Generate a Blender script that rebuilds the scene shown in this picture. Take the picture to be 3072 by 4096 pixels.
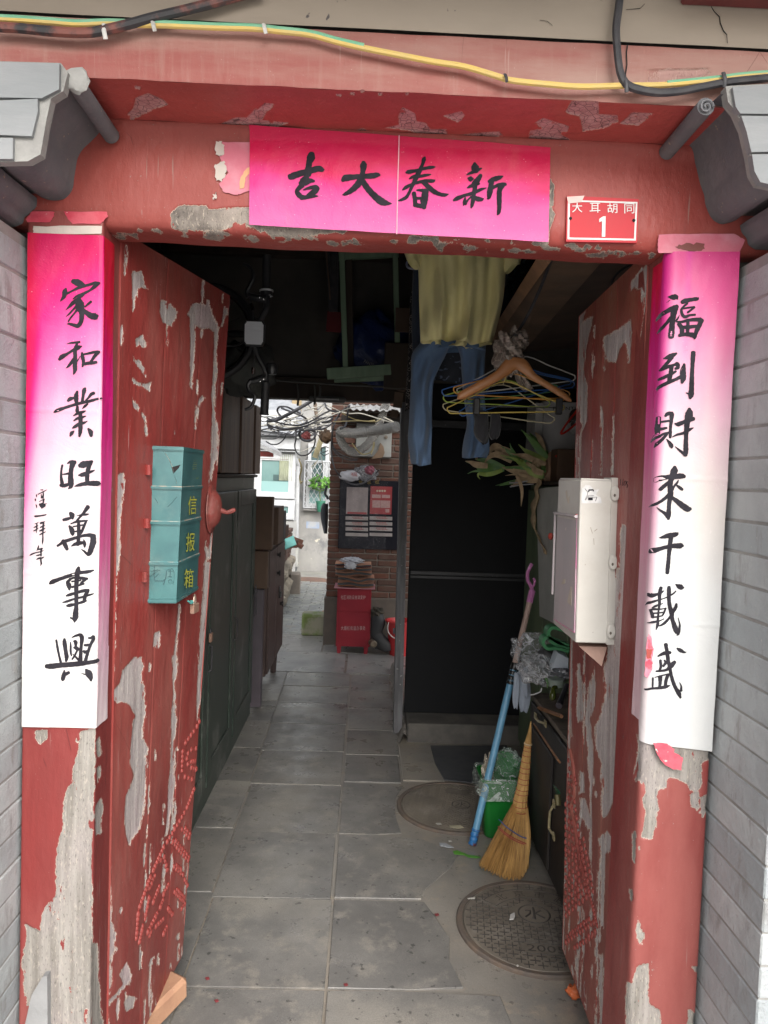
import bpy, bmesh, math, random
import numpy as np
from mathutils import Vector, Matrix, Quaternion
R_ = math.radians
rnd = random.Random(7)
for o_ in list(bpy.data.objects):
    bpy.data.objects.remove(o_)
SC = bpy.context.scene
COL = SC.collection

# ------------------------------------------------------------------ camera
F = 2944.0; CX, CY = 1536.0, 2048.0; H = 1.6        # focal length and centre in photo pixels, eye height
def _nz(v): return v / np.linalg.norm(v)
_a = _nz(np.array([(1464.7-1536)/F, -(1909-2048)/F, -1.]))
_d = _nz(np.array([(-313*1.8517-1536)/F, -(34600*1.8517-2048)/F, -1.]))
_u = -_d; _u = _nz(_u - _a*np.dot(_u, _a)); _x = np.cross(_a, _u)
RC = np.stack([_x, _a, _u], 1)
cam = bpy.data.cameras.new('camera'); camo = bpy.data.objects.new('camera', cam); COL.objects.link(camo)
cam.sensor_fit = 'VERTICAL'; cam.sensor_height = 36; cam.lens = F/4096*36
cam.clip_start = .05; cam.clip_end = 600
_m = Matrix([[*RC.T[0], 0], [*RC.T[1], 0], [*RC.T[2], H], [0, 0, 0, 1]])
camo.matrix_world = _m
SC.camera = camo

# ------------------------------------------------------------------ sky, sun, exposure
W = bpy.data.worlds.new('World'); SC.world = W; W.use_nodes = True
wn = W.node_tree; wn.nodes.clear()
sky = wn.nodes.new('ShaderNodeTexSky'); sky.sky_type = 'NISHITA'; sky.sun_disc = False
SUN_EL, SUN_AZ = R_(37), R_(168)      # azimuth from +Y clockwise: the sun stands behind the camera
sky.sun_elevation = SUN_EL; sky.sun_rotation = SUN_AZ
sky.air_density = 1.2; sky.dust_density = 4.0; sky.ozone_density = .6
hs = wn.nodes.new('ShaderNodeHueSaturation'); hs.inputs['Saturation'].default_value = .28
bg = wn.nodes.new('ShaderNodeBackground'); bg.inputs[1].default_value = .15
wo = wn.nodes.new('ShaderNodeOutputWorld')
wn.links.new(sky.outputs[0], hs.inputs['Color']); wn.links.new(hs.outputs[0], bg.inputs[0]); wn.links.new(bg.outputs[0], wo.inputs[0])
sl = bpy.data.lights.new('sun', 'SUN'); slo = bpy.data.objects.new('sun', sl); COL.objects.link(slo)
sl.energy = 0.9; sl.angle = R_(50); sl.color = (1, .985, .965)
_sd = Vector((math.sin(SUN_AZ)*math.cos(SUN_EL), math.cos(SUN_AZ)*math.cos(SUN_EL), math.sin(SUN_EL)))
slo.rotation_euler = _sd.to_track_quat('Z', 'Y').to_euler()
slo.location = (0, -3, 6)
SC.view_settings.view_transform = 'Standard'; SC.view_settings.look = 'None'
SC.view_settings.gamma = 1; SC.view_settings.use_curve_mapping = False
SC.view_settings.exposure = 1.22
SC.render.engine = 'CYCLES'
SC.cycles.max_bounces = 8; SC.cycles.diffuse_bounces = 5; SC.cycles.glossy_bounces = 3
SC.cycles.transparent_max_bounces = 12; SC.cycles.sample_clamp_indirect = 6

# ------------------------------------------------------------------ picture <-> place
def ray(x, y): return RC.T @ np.array([(x-CX)/F, -(y-CY)/F, -1.])
def un(x, y, X=None, Y=None, Z=None):
    """point of the plane X, Y or Z = const that the photo pixel (x, y) looks at"""
    r = ray(x, y)
    t = Y/r[1] if Y is not None else (Z-H)/r[2] if Z is not None else X/r[0]
    return Vector((t*r[0], t*r[1], H+t*r[2]))
DK = 1.8517
def ud(x, y, **k): return un(x*DK, y*DK, **k)
def projv(P):
    c = (P - np.array([0, 0, H])) @ RC.T
    return np.stack([CX + F*c[..., 0]/-c[..., 2], CY - F*c[..., 1]/-c[..., 2]], -1)
def zs(ox, oy, s): return lambda pts: [(ox+x*s, oy+y*s) for x, y in pts]
c1 = zs(0, 0, .6172); c2 = zs(1024, 0, .6172); c3 = zs(2048, 0, .6172); c4 = zs(0, 900, .6172)
r8 = zs(0, 1800, .6172); rm = zs(2048, 1800, .6172); r7 = zs(2200, 900, .5256)
c6 = zs(0, 2700, .631); c8 = zs(2048, 2700, .631)
def ry(x, y): return (900+x*.4972, 1550+y*.4972)
def uy(x, y, **k): return un(*ry(x, y), **k)

# ------------------------------------------------------------------ objects
def tag(o, label=None, cat=None, group=None, kind=None):
    if label: o['label'] = label
    if cat: o['category'] = cat
    if group: o['group'] = group
    if kind: o['kind'] = kind
    return o
def thing(name, label, cat, loc=(0, 0, 0), group=None):
    o = bpy.data.objects.new(name, None); COL.objects.link(o); o.location = loc
    o.empty_display_size = .1
    return tag(o, label, cat, group)
def wloc(o):
    v = Vector((0, 0, 0))
    while o is not None: v += o.location; o = o.parent
    return v
def copy_tree(o, parent=None):
    c = o.copy(); COL.objects.link(c); c.parent = parent
    for ch in list(o.children): copy_tree(ch, c)
    return c

class MB:
    def __init__(s): s.v = []; s.f = []; s.mi = []; s.cur = 0
    def add(s, vs, fs):
        b = len(s.v); s.v += [tuple(v) for v in vs]
        for f in fs: s.f.append([b+i for i in f]); s.mi.append(s.cur)
        return s
    def box(s, c, d, M=None, b=0):
        c = Vector(c); h = Vector(d)/2
        if b <= 0:
            vs = [Vector((i*h.x, j*h.y, k*h.z)) for i in (-1, 1) for j in (-1, 1) for k in (-1, 1)]
            fs = [(0, 1, 3, 2), (4, 6, 7, 5), (0, 4, 5, 1), (2, 3, 7, 6), (0, 2, 6, 4), (1, 5, 7, 3)]
        else:
            b = min(b, h.x*.9, h.y*.9, h.z*.9); vs = []; ix = {}
            for i in (-1, 1):
                for j in (-1, 1):
                    for k in (-1, 1):
                        for a in range(3):
                            e = [h.x-b, h.y-b, h.z-b]; e[a] += b
                            ix[i, j, k, a] = len(vs); vs.append(Vector((i*e[0], j*e[1], k*e[2])))
            fs = []
            for a in range(3):
                o1, o2 = [q for q in range(3) if q != a]
                for sg in (-1, 1):
                    ring = []
                    for p, q in ((-1, -1), (1, -1), (1, 1), (-1, 1)):
                        t = [0, 0, 0]; t[a] = sg; t[o1] = p; t[o2] = q; ring.append(ix[t[0], t[1], t[2], a])
                    flip = (sg > 0) == (a == 1)
                    fs.append(ring[::-1] if flip else ring)
            for a in range(3):
                o1, o2 = [q for q in range(3) if q != a]
                for p in (-1, 1):
                    for q in (-1, 1):
                        t0 = [0]*3; t0[o1] = p; t0[o2] = q; t1 = list(t0); t0[a] = -1; t1[a] = 1
                        fs.append([ix[(*t0, o1)], ix[(*t1, o1)], ix[(*t1, o2)], ix[(*t0, o2)]])
            for i in (-1, 1):
                for j in (-1, 1):
                    for k in (-1, 1): fs.append([ix[i, j, k, 0], ix[i, j, k, 1], ix[i, j, k, 2]])
        if M is not None: vs = [M @ v for v in vs]
        return s.add([v + c for v in vs], fs)
    def bx(s, x0, x1, y0, y1, z0, z1, b=0):
        return s.box(((x0+x1)/2, (y0+y1)/2, (z0+z1)/2), (abs(x1-x0), abs(y1-y0), abs(z1-z0)), None, b)
    def prism(s, poly, vec):
        n = len(poly); vec = Vector(vec); p = [Vector(q) for q in poly]
        return s.add(p + [q+vec for q in p], [list(range(n))[::-1], list(range(n, 2*n))] + [[i, (i+1) % n, n+(i+1) % n, n+i] for i in range(n)])
    def hexa(s, a, b):   # two quads a (front) and b (back)
        return s.add([Vector(q) for q in a]+[Vector(q) for q in b], [(0, 1, 2, 3), (7, 6, 5, 4), (0, 4, 5, 1), (1, 5, 6, 2), (2, 6, 7, 3), (3, 7, 4, 0)])
    def tube(s, pts, r, n=6, closed=False, cap=True, flat=1.0):
        P = [Vector(p) for p in pts]; m = len(P); rr = r if isinstance(r, (list, tuple)) else [r]*m
        up = None; rings = []
        for i in range(m):
            if closed: t = P[(i+1) % m]-P[i-1]
            else: t = P[min(i+1, m-1)]-P[max(i-1, 0)]
            if t.length < 1e-9: t = Vector((0, 0, 1))
            t.normalize()
            if up is None:
                up = Vector((0, 0, 1)) if abs(t.z) < .9 else Vector((0, 1, 0))
            sd = t.cross(up)
            if sd.length < 1e-6: sd = t.cross(Vector((1, .2, 0)))
            sd.normalize(); up = sd.cross(t)
            rings.append([P[i] + sd*math.cos(2*math.pi*k/n)*rr[i] + up*math.sin(2*math.pi*k/n)*rr[i]*flat for k in range(n)])
        vs = [v for g in rings for v in g]; fs = []
        for i in range(m if closed else m-1):
            j = (i+1) % m
            for k in range(n): fs.append([i*n+k, i*n+(k+1) % n, j*n+(k+1) % n, j*n+k])
        if cap and not closed: fs += [list(range(n))[::-1], [(m-1)*n+k for k in range(n)]]
        return s.add(vs, fs)
    def lathe(s, prof, c=(0, 0, 0), n=16, M=None, cap=True):
        c = Vector(c); vs = []; fs = []
        for r, z in prof:
            for k in range(n):
                v = Vector((r*math.cos(2*math.pi*k/n), r*math.sin(2*math.pi*k/n), z))
                vs.append((M @ v if M is not None else v)+c)
        for i in range(len(prof)-1):
            for k in range(n): fs.append([i*n+k, i*n+(k+1) % n, (i+1)*n+(k+1) % n, (i+1)*n+k])
        if cap: fs += [list(range(n))[::-1], [(len(prof)-1)*n+k for k in range(n)]]
        return s.add(vs, fs)
    def loft(s, rings, cap=True):
        n = len(rings[0]); vs = [v for g in rings for v in g]; fs = []
        for i in range(len(rings)-1):
            for k in range(n): fs.append([i*n+k, i*n+(k+1) % n, (i+1)*n+(k+1) % n, (i+1)*n+k])
        if cap: fs += [list(range(n))[::-1], [(len(rings)-1)*n+k for k in range(n)]]
        return s.add(vs, fs)
    def grid(s, fn, nu, nv):
        vs = [fn(i/nu, j/nv) for j in range(nv+1) for i in range(nu+1)]
        fs = [[j*(nu+1)+i, j*(nu+1)+i+1, (j+1)*(nu+1)+i+1, (j+1)*(nu+1)+i] for j in range(nv) for i in range(nu)]
        return s.add(vs, fs)
    def ell(s, c, r, n=12, m=8, fn=None):
        c = Vector(c); vs = []; fs = []
        for j in range(m+1):
            th = math.pi*j/m
            for k in range(n):
                ph = 2*math.pi*k/n
                d = Vector((math.sin(th)*math.cos(ph), math.sin(th)*math.sin(ph), math.cos(th)))
                q = fn(d) if fn else 1
                vs.append(c+Vector((d.x*r[0]*q, d.y*r[1]*q, d.z*r[2]*q)))
        for j in range(m):
            for k in range(n): fs.append([j*n+k, (j+1)*n+k, (j+1)*n+(k+1) % n, j*n+(k+1) % n])
        return s.add(vs, fs)
    def mesh(s, name, mats, smooth=35, off=Vector((0, 0, 0))):
        me = bpy.data.meshes.new(name)
        me.from_pydata([(v[0]-off.x, v[1]-off.y, v[2]-off.z) for v in s.v], [], s.f)
        for m in (mats if isinstance(mats, (list, tuple)) else [mats]): me.materials.append(m)
        me.polygons.foreach_set('material_index', s.mi)
        bm = bmesh.new(); bm.from_mesh(me); bmesh.ops.remove_doubles(bm, verts=bm.verts, dist=1e-6)
        bmesh.ops.recalc_face_normals(bm, faces=bm.faces); bm.to_mesh(me); bm.free()
        if smooth:
            me.shade_smooth(); me.set_sharp_from_angle(angle=R_(smooth))
        me.update(); return me
    def build(s, name, mats, parent=None, smooth=35, kind=None, label=None, loc=None):
        off = wloc(parent)
        if loc is not None: off = Vector(loc)
        o = bpy.data.objects.new(name, s.mesh(name, mats, smooth, off)); COL.objects.link(o)
        if parent is not None:
            o.parent = parent; o.location = off - wloc(parent)
        else: o.location = off
        if kind: o['kind'] = kind
        if label: o['label'] = label
        return o
def inst(name, me, parent, M):
    """one more piece that shares mesh data, placed by world matrix M"""
    o = bpy.data.objects.new(name, me); COL.objects.link(o)
    if parent is not None:
        o.parent = parent; M = Matrix.Translation(-wloc(parent)) @ M
    o.matrix_local = M
    return o
def cr(pts, n=6, closed=False):
    """Catmull-Rom through points of any dimension"""
    P = [np.array(p, float) for p in pts]; m = len(P); out = []
    if m < 3 and not closed:
        return [P[0]+(P[-1]-P[0])*k/n for k in range(n+1)]
    for i in range(m if closed else m-1):
        g = (lambda k: P[k % m]) if closed else (lambda k: P[k] if 0 <= k < m else (2*P[0]-P[1] if k < 0 else 2*P[-1]-P[-2]))
        p0, p1, p2, p3 = g(i-1), g(i), g(i+1), g(i+2)
        for k in range(n):
            t = k/n
            out.append(.5*(2*p1+(p2-p0)*t+(2*p0-5*p1+4*p2-p3)*t*t+(3*p1-p0-3*p2+p3)*t**3))
    if not closed: out.append(P[-1])
    return out
_ph = [rnd.uniform(0, 6.28) for _ in range(60)]
def wob(x, y, z=0, k=1.0, q=0):
    """smooth deterministic noise, about -1..1"""
    p = _ph[q*5:q*5+12]
    return (math.sin(1.0*k*x+1.3*k*y+p[0])*.5+math.sin(2.3*k*y-1.7*k*z+p[1])*.3+math.sin(3.1*k*x+2.1*k*z+p[2])*.3
            + math.sin(5.3*k*(x-y)+p[3])*.15+math.sin(6.1*k*(y+z)+p[4])*.15)

# ------------------------------------------------------------------ materials
def lin(c):
    return tuple((q/255/12.92 if q/255 <= .04045 else ((q/255+.055)/1.055)**2.4) for q in c)
class NG:
    def __init__(s, name):
        s.m = bpy.data.materials.new(name); s.m.use_nodes = True; s.t = s.m.node_tree; s.t.nodes.clear()
        s.out = s.n('ShaderNodeOutputMaterial'); s.tc = s.n('ShaderNodeTexCoord')
        s.obj = s.tc.outputs['Object']
    def n(s, ty, ins=None, **at):
        k = s.t.nodes.new(ty)
        for a, v in at.items(): setattr(k, a, v)
        for a, v in (ins or {}).items(): s.put(k.inputs[a], v)
        return k
    def put(s, sock, v):
        if isinstance(v, bpy.types.NodeSocket): s.t.links.new(v, sock)
        else:
            if sock.type == 'RGBA' and len(v) == 3: v = (*v, 1)
            sock.default_value = v
    def map(s, st, loc=(0, 0, 0), rot=(0, 0, 0), vec=None):
        return s.n('ShaderNodeMapping', {'Vector': vec or s.obj, 'Scale': st, 'Location': loc, 'Rotation': rot}).outputs[0]
    def noise(s, sc, st=(1, 1, 1), det=5, ro=.6, loc=(0, 0, 0), dist=0, rot=(0, 0, 0)):
        return s.n('ShaderNodeTexNoise', {'Vector': s.map(st, loc, rot), 'Scale': sc, 'Detail': det, 'Roughness': ro, 'Distortion': dist}).outputs[0]
    def voro(s, sc, st=(1, 1, 1), feat='DISTANCE_TO_EDGE', out='Distance'):
        return s.n('ShaderNodeTexVoronoi', {'Vector': s.map(st), 'Scale': sc}, feature=feat).outputs[out]
    def mth(s, op, a, b=0.0, c=0.0, clamp=False):
        k = s.n('ShaderNodeMath', operation=op, use_clamp=clamp); s.put(k.inputs[0], a); s.put(k.inputs[1], b); s.put(k.inputs[2], c)
        return k.outputs[0]
    def mr(s, v, a, b, c=0.0, d=1.0):
        return s.n('ShaderNodeMapRange', {0: v, 1: a, 2: b, 3: c, 4: d}, interpolation_type='SMOOTHSTEP').outputs[0]
    def mix(s, f, a, b, blend='MIX'):
        k = s.n('ShaderNodeMix', data_type='RGBA', blend_type=blend)
        s.put(k.inputs[0], f); s.put(k.inputs[6], a); s.put(k.inputs[7], b); return k.outputs[2]
    def shift(s):
        """give every piece that shares a mesh its own stretch of the pattern"""
        r = s.n('ShaderNodeObjectInfo').outputs['Random']
        k = s.n('ShaderNodeVectorMath', operation='SCALE'); k.inputs[0].default_value = (31., 17., 23.); s.put(k.inputs['Scale'], r)
        a = s.n('ShaderNodeVectorMath', operation='ADD'); s.put(a.inputs[0], s.obj); s.put(a.inputs[1], k.outputs[0]); s.obj = a.outputs[0]
        return r
    def attr(s, name, out=2): return s.n('ShaderNodeAttribute', attribute_name=name).outputs[out]
    def bump(s, h, st=.3, d=.01, nrm=None):
        i = {'Height': h, 'Strength': st, 'Distance': d}
        if nrm is not None: i['Normal'] = nrm
        return s.n('ShaderNodeBump', i).outputs[0]
    def bsdf(s, col, rough=.7, nrm=None, **k):
        i = {'Base Color': col, 'Roughness': rough}
        if nrm is not None: i['Normal'] = nrm
        for a, v in k.items(): i[a] = v
        b = s.n('ShaderNodeBsdfPrincipled', i); s.t.links.new(b.outputs[0], s.out.inputs[0]); return s.m
def mat(name, a, b=None, sc=6, st=(1, 1, 1), rough=.7, bump=.15, bsc=60, bst=None, bd=.004, metal=0., det=6, lo=.35, hi=.65,
        speck=None, spsc=120, spth=.68, spec=.5, alpha=1., trans=0., dust=None, dsc=3, rvar=.0, coat=0., sheen=0.):
    g = NG(name); b = b or tuple(x*.75 for x in a)
    col = g.mix(g.mr(g.noise(sc, st, det), lo, hi), a, b)
    if dust: col = g.mix(g.mr(g.noise(dsc, (1, 1, 1), 8, .7, (3, 1, 7)), .5, .72, 0, dust[3] if len(dust) > 3 else .7), col, dust[:3])
    if speck: col = g.mix(g.mr(g.noise(spsc, (1, 1, 1), 3, .5, (5, 5, 1)), spth, spth+.05), col, speck)
    h = g.noise(bsc, bst or st, 6)
    r = g.mr(g.noise(sc*1.7, st, 5, .6, (2, 4, 9)), .3, .7, max(0, rough-rvar), min(1, rough+rvar)) if rvar else rough
    k = {'Metallic': metal, 'Specular IOR Level': spec}
    if alpha < 1: k['Alpha'] = alpha
    if trans: k['Transmission Weight'] = trans
    if coat: k['Coat Weight'] = coat
    if sheen: k['Sheen Weight'] = sheen
    return g.bsdf(col, r, g.bump(h, bump, bd) if bump else None, **k)

def paint(name, ra, rb, wa, wb, wc, rim, rough=.5, fade=None, grain=(70, 70, 4), crack=False, chips=.0, fadest=(1, 1, .3)):
    """old paint over bare ground; the vertex attribute 'bare' says where the paint has come off"""
    g = NG(name)
    bare = g.attr('bare')
    e = g.noise(55, (1, 1, .55), 5, .65); e2 = g.noise(190, (1, 1, .6), 3, .6, (3, 3, 3))
    e3 = g.noise(14, (1, 1, .4), 4, .6, (8, 2, 5))
    m = g.mth('ADD', g.mth('ADD', bare, g.mth('MULTIPLY', g.mth('SUBTRACT', e3, .5), .5)), g.mth('MULTIPLY', g.mth('SUBTRACT', g.mth('ADD', g.mth('MULTIPLY', e, .62), g.mth('MULTIPLY', e2, .38)), .5), 1.7))
    m = g.mth('SUBTRACT', m, g.mth('MULTIPLY', g.mr(g.noise(30, (1, 1, .4), 5, .65, (5, 9, 1)), .60, .66), .75))
    if chips:
        ch = g.noise(26, (1, 1, .28), 7, .72, (9, 2, 4)); ch2 = g.noise(150, (1, 1, .5), 4, .6, (1, 8, 2))
        m = g.mth('MAXIMUM', m, g.mr(g.mth('ADD', g.mth('MULTIPLY', ch, .75), g.mth('MULTIPLY', ch2, .25)), chips, chips+.03))
    mask = g.mr(m, .47, .53); rimm = g.mth('MULTIPLY', g.mr(m, .40, .47), g.mr(m, .57, .5))
    n1 = g.noise(4.5, fadest, 6, .6); n2 = g.noise(60, (1, 1, .07), 5, .6, (2, 7, 1)); n3 = g.noise(400, (1, 1, 1), 2, .5)
    col = g.mix(g.mr(n1, .35, .68), ra, rb)
    col = g.mix(g.mr(n2, .5, .72, 0, .55), col, rb)
    if fade: col = g.mix(g.mr(g.noise(3, fadest, 7, .65, (7, 7, 2)), .42, .68, 0, fade[3]), col, fade[:3])
    scr = g.noise(160, (1, 1, .03), 2, .5, (4, 4, 4)); spk = g.noise(240, (1, 1, 1), 2, .5, (8, 1, 6))
    col = g.mix(g.mr(spk, .715, .76, 0, .6), col, wa)
    vc2 = g.n('ShaderNodeTexVoronoi', {'Vector': g.map((1, 1, .45)), 'Scale': 6.5, 'Randomness': 1.0}, feature='DISTANCE_TO_EDGE').outputs['Distance']
    lne = g.mth('MULTIPLY', g.mr(vc2, .0, .006, 1, 0), g.mr(g.noise(5, (1, 1, 1), 4, .6, (6, 6, 6)), .56, .62))
    col = g.mix(g.mth('MULTIPLY', lne, .5), col, tuple(q*.35 for q in rb))
    col = g.mix(g.mr(scr, .70, .76, 0, .45), col, wa)
    w1 = g.noise(grain[0]*.6, (1, 1, grain[2]/grain[0]), 7, .7); w2 = g.noise(240, (1, 1, .25), 4, .7, (6, 1, 1)); w3 = g.noise(5, (1, 1, .5), 5, .6, (1, 5, 5))
    wood = g.mix(g.mr(w1, .32, .66), wa, wb)
    wood = g.mix(g.mr(w3, .45, .7, 0, .8), wood, wc)
    wood = g.mix(g.mr(w2, .56, .66, 0, .55), wood, rim)
    wood = g.mix(g.mr(g.noise(320, (1, 1, .3), 3, .6, (2, 2, 8)), .60, .66, 0, .5), wood, tuple(q*.25 for q in wb))
    if crack:
        vc = g.voro(70, (1, 1, 1)); wood = g.mix(g.mr(vc, .0, .06, 1, 0), wood, tuple(q*.3 for q in wb))
    out = g.mix(mask, col, wood); out = g.mix(g.mth('MULTIPLY', rimm, .8), out, rim)
    hgt = g.mth('ADD', g.mth('MULTIPLY', mask, -1.4), g.mth('ADD', g.mth('MULTIPLY', g.mth('MULTIPLY', w1, mask), 1.6), g.mth('ADD', g.mth('MULTIPLY', n1, .8), g.mth('MULTIPLY', n3, .05))))
    hgt = g.mth('ADD', hgt, g.mth('MULTIPLY', g.noise(20, (1, 1, .5), 6, .6, (3, 1, 1)), 1.5))
    rr = g.mth('ADD', g.mth('MULTIPLY', mask, .38), g.mr(n1, .3, .7, rough-.06, rough+.08), clamp=True)
    return g.bsdf(out, rr, g.bump(hgt, .7, .0045), **{'Specular IOR Level': .32})

RED_A, RED_B = (.190, .030, .028), (.250, .036, .032)
M_POST = paint('old_red_paint_on_wood', RED_A, (.145, .026, .024), (.285, .265, .24), (.165, .15, .132), (.255, .22, .215), (.40, .355, .30), fade=(.25, .075, .065, .9), chips=.63)
M_LEAF = paint('old_red_door_paint', RED_B, (.165, .030, .027), (.41, .37, .355), (.29, .25, .245), (.40, .30, .31), (.60, .53, .45), rough=.42, fade=(.27, .095, .078, .75), chips=.635)
M_LEAFR = paint('old_red_door_paint_worn', (.255, .042, .036), (.175, .046, .040), (.46, .43, .41), (.25, .22, .215), (.42, .35, .35), (.62, .56, .48), rough=.40, fade=(.27, .12, .09, .75), chips=.62)
M_LINT = paint('old_red_lintel_paint', (.285, .050, .040), (.205, .038, .033), (.25, .22, .19), (.11, .095, .085), (.34, .29, .25), (.55, .47, .38), rough=.5, fade=(.30, .075, .06, .5), grain=(60, 60, 60), chips=.675, fadest=(.4, 1, 1))
M_SOFF = paint('old_red_soffit_paint', (.36, .068, .058), (.28, .052, .045), (.50, .27, .26), (.38, .17, .17), (.42, .20, .19), (.50, .34, .28), rough=.42, grain=(60, 60, 60), crack=True, fadest=(.4, 1, 1))
M_BEAM = paint('faded_pink_red_beam_paint', (.285, .080, .068), (.335, .16, .135), (.46, .30, .26), (.38, .22, .2), (.42, .26, .23), (.55, .4, .34), rough=.6, fade=(.38, .235, .195, .95), grain=(4, 70, 70), fadest=(.35, 1, 2))
def brickmat():
    g = NG('grey_brick')
    inf = g.shift()
    a = g.mix(inf, (.29, .315, .325), (.42, .435, .435))
    c = g.mix(g.mr(g.noise(9, (1, 1, 1), 6, .6), .35, .7, 0, .6), a, (.275, .29, .295))
    c = g.mix(g.mr(g.noise(18, (1, 1, .3), 6, .65, (4, 2, 2)), .54, .68, 0, .65), c, (.215, .205, .195))
    c = g.mix(g.mr(g.noise(120, (1, 1, 1), 4, .6, (4, 2, 2)), .66, .74, 0, .6), c, (.46, .45, .43))
    h = g.mth('ADD', g.noise(160, (1, 1, 1), 6, .7), g.mth('MULTIPLY', g.noise(25), 2.2))
    return g.bsdf(c, .9, g.bump(h, .6, .006))
M_GBRICK = brickmat()
M_MORT = mat('grey_lime_mortar', (.27, .265, .25), (.21, .205, .195), sc=14, rough=.95, bump=.6, bsc=90)
M_CORB = mat('dark_grey_corbel_paint', (.105, .107, .115), (.14, .135, .14), sc=7, rough=.82, bump=.35, bsc=60, speck=(.30, .24, .18), spsc=60, spth=.69, bd=.008, dust=(.19, .175, .16, .7), dsc=5)
M_CFACE = mat('light_grey_face_brick', (.185, .195, .20), (.225, .23, .235), sc=6, st=(.4, 1, 2), rough=.8, bump=.2, bsc=90)
M_BEIGE = mat('beige_board_paint', (.30, .25, .198), (.255, .212, .168), sc=4, st=(.3, 1, 1), rough=.7, bump=.18, bsc=50, speck=(.07, .06, .06), spsc=38, spth=.73, bst=(.3, 1, 1))
# ------------------------------------------------------------------ painted sheets with peeled places
def sdist(Q, poly):
    """signed distance (photo px) of points Q (n,2) to polygon, positive inside"""
    p = np.array(poly, float); a = p; b = np.roll(p, -1, 0)
    d = np.full(len(Q), 1e9); ins = np.zeros(len(Q), bool)
    for (ax, ay), (bx_, by) in zip(a, b):
        ex, ey = bx_-ax, by-ay; L = ex*ex+ey*ey+1e-9
        t = np.clip(((Q[:, 0]-ax)*ex+(Q[:, 1]-ay)*ey)/L, 0, 1)
        d = np.minimum(d, (Q[:, 0]-ax-t*ex)**2+(Q[:, 1]-ay-t*ey)**2)
        c = (ay > Q[:, 1]) != (by > Q[:, 1])
        with np.errstate(divide='ignore', invalid='ignore'):
            ins ^= c & (Q[:, 0] < ex*(Q[:, 1]-ay)/(by-ay+1e-12)+ax)
    return np.where(ins, 1, -1)*np.sqrt(d)
def peel_mask(P, polys, islands=(), w=9.):
    Q = projv(P.reshape(-1, 3)); val = np.zeros(len(Q))
    for k, lst in ((1, polys), (0, islands)):
        for poly in lst:
            p = np.array(poly, float); lo = p.min(0)-3*w; hi = p.max(0)+3*w
            s = np.all((Q > lo) & (Q < hi), 1)
            if not s.any(): continue
            f = np.clip(.5+sdist(Q[s], poly)/(2*w), 0, 1)
            val[s] = np.maximum(val[s], f) if k else np.minimum(val[s], 1-f)
    return val
def sheet(name, P, N, mats, parent, polys=(), islands=(), w=12., depth=.0026, extra=None, bumpy=.0, label=None):
    """dense front skin; extra = list of (verts, faces) closing it at the back"""
    nv, nu = P.shape[:2]
    b = peel_mask(P, polys, islands, w)
    s = np.clip((b-.3)/.4, 0, 1); s = s*s*(3-2*s)
    N = np.broadcast_to(np.asarray(N, float), P.shape).reshape(-1, 3)
    V = P.reshape(-1, 3)-N*(s*depth)[:, None]
    if bumpy:
        q = V; bb = (np.sin(q[:, 0]*23+q[:, 2]*9+1)+np.sin(q[:, 2]*31-q[:, 1]*17)+np.sin(q[:, 0]*47+q[:, 2]*5+2))*bumpy
        V = V+N*bb[:, None]
    idx = np.arange(nv*nu).reshape(nv, nu)
    fs = np.stack([idx[:-1, :-1], idx[:-1, 1:], idx[1:, 1:], idx[1:, :-1]], -1).reshape(-1, 4).tolist()
    vs = V.tolist(); bare = b.tolist()
    for ev, ef in (extra or []):
        o = len(vs); vs += [list(q) for q in ev]; bare += [0.]*len(ev); fs += [[i+o for i in f] for f in ef]
    off = wloc(parent)
    me = bpy.data.meshes.new(name); me.from_pydata((np.array(vs)-np.array(off)).tolist(), [], fs)
    at = me.attributes.new('bare', 'FLOAT', 'POINT'); at.data.foreach_set('value', np.array(bare, np.float32))
    me.materials.append(mats); me.shade_smooth(); me.set_sharp_from_angle(angle=R_(50)); me.update()
    o = bpy.data.objects.new(name, me); COL.objects.link(o); o.parent = parent
    if label: o['label'] = label
    return o
def prof_sheet(pts, zs_):
    """sweep a horizontal outline (list of x,y) up the heights"""
    pts = np.array(pts); zs_ = np.array(zs_)
    P = np.zeros((len(zs_), len(pts), 3)); P[:, :, 0] = pts[None, :, 0]; P[:, :, 1] = pts[None, :, 1]; P[:, :, 2] = zs_[:, None]
    return P
def round_prof(corners, step, r=.008):
    """outline with rounded corners sampled every step"""
    out = []
    C = [np.array(c, float) for c in corners]
    for i, c in enumerate(C):
        if i == 0 or i == len(C)-1: out.append(c); continue
        d0 = _nz(C[i-1]-c); d1 = _nz(C[i+1]-c)
        for t in np.linspace(0, 1, 6):
            out.append((1-t)**2*(c+d0*r)+2*t*(1-t)*c+t*t*(c+d1*r))
    res = [out[0]]
    for p in out[1:]:
        L = np.linalg.norm(p-res[-1]); k = max(1, int(L/step))
        for j in range(1, k+1): res.append(res[-1]+(p-res[-1])*1.0/(k-j+1))
    return res

# ------------------------------------------------------------------ the gatehouse
gate = thing('gatehouse', 'old red painted timber gateway at the front of the covered passage', 'gatehouse', (0, 1.7, 0))
ZL0, ZL1, YB = 2.110, 2.33, 1.43       # lintel underside, soffit height, beam face
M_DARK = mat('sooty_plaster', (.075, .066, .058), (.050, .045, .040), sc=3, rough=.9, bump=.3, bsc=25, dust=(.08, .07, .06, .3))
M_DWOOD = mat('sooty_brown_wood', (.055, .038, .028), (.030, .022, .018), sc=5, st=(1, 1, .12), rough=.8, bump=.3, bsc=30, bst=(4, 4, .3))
ZP = np.linspace(.0, ZL0+.03, 760)
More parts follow.
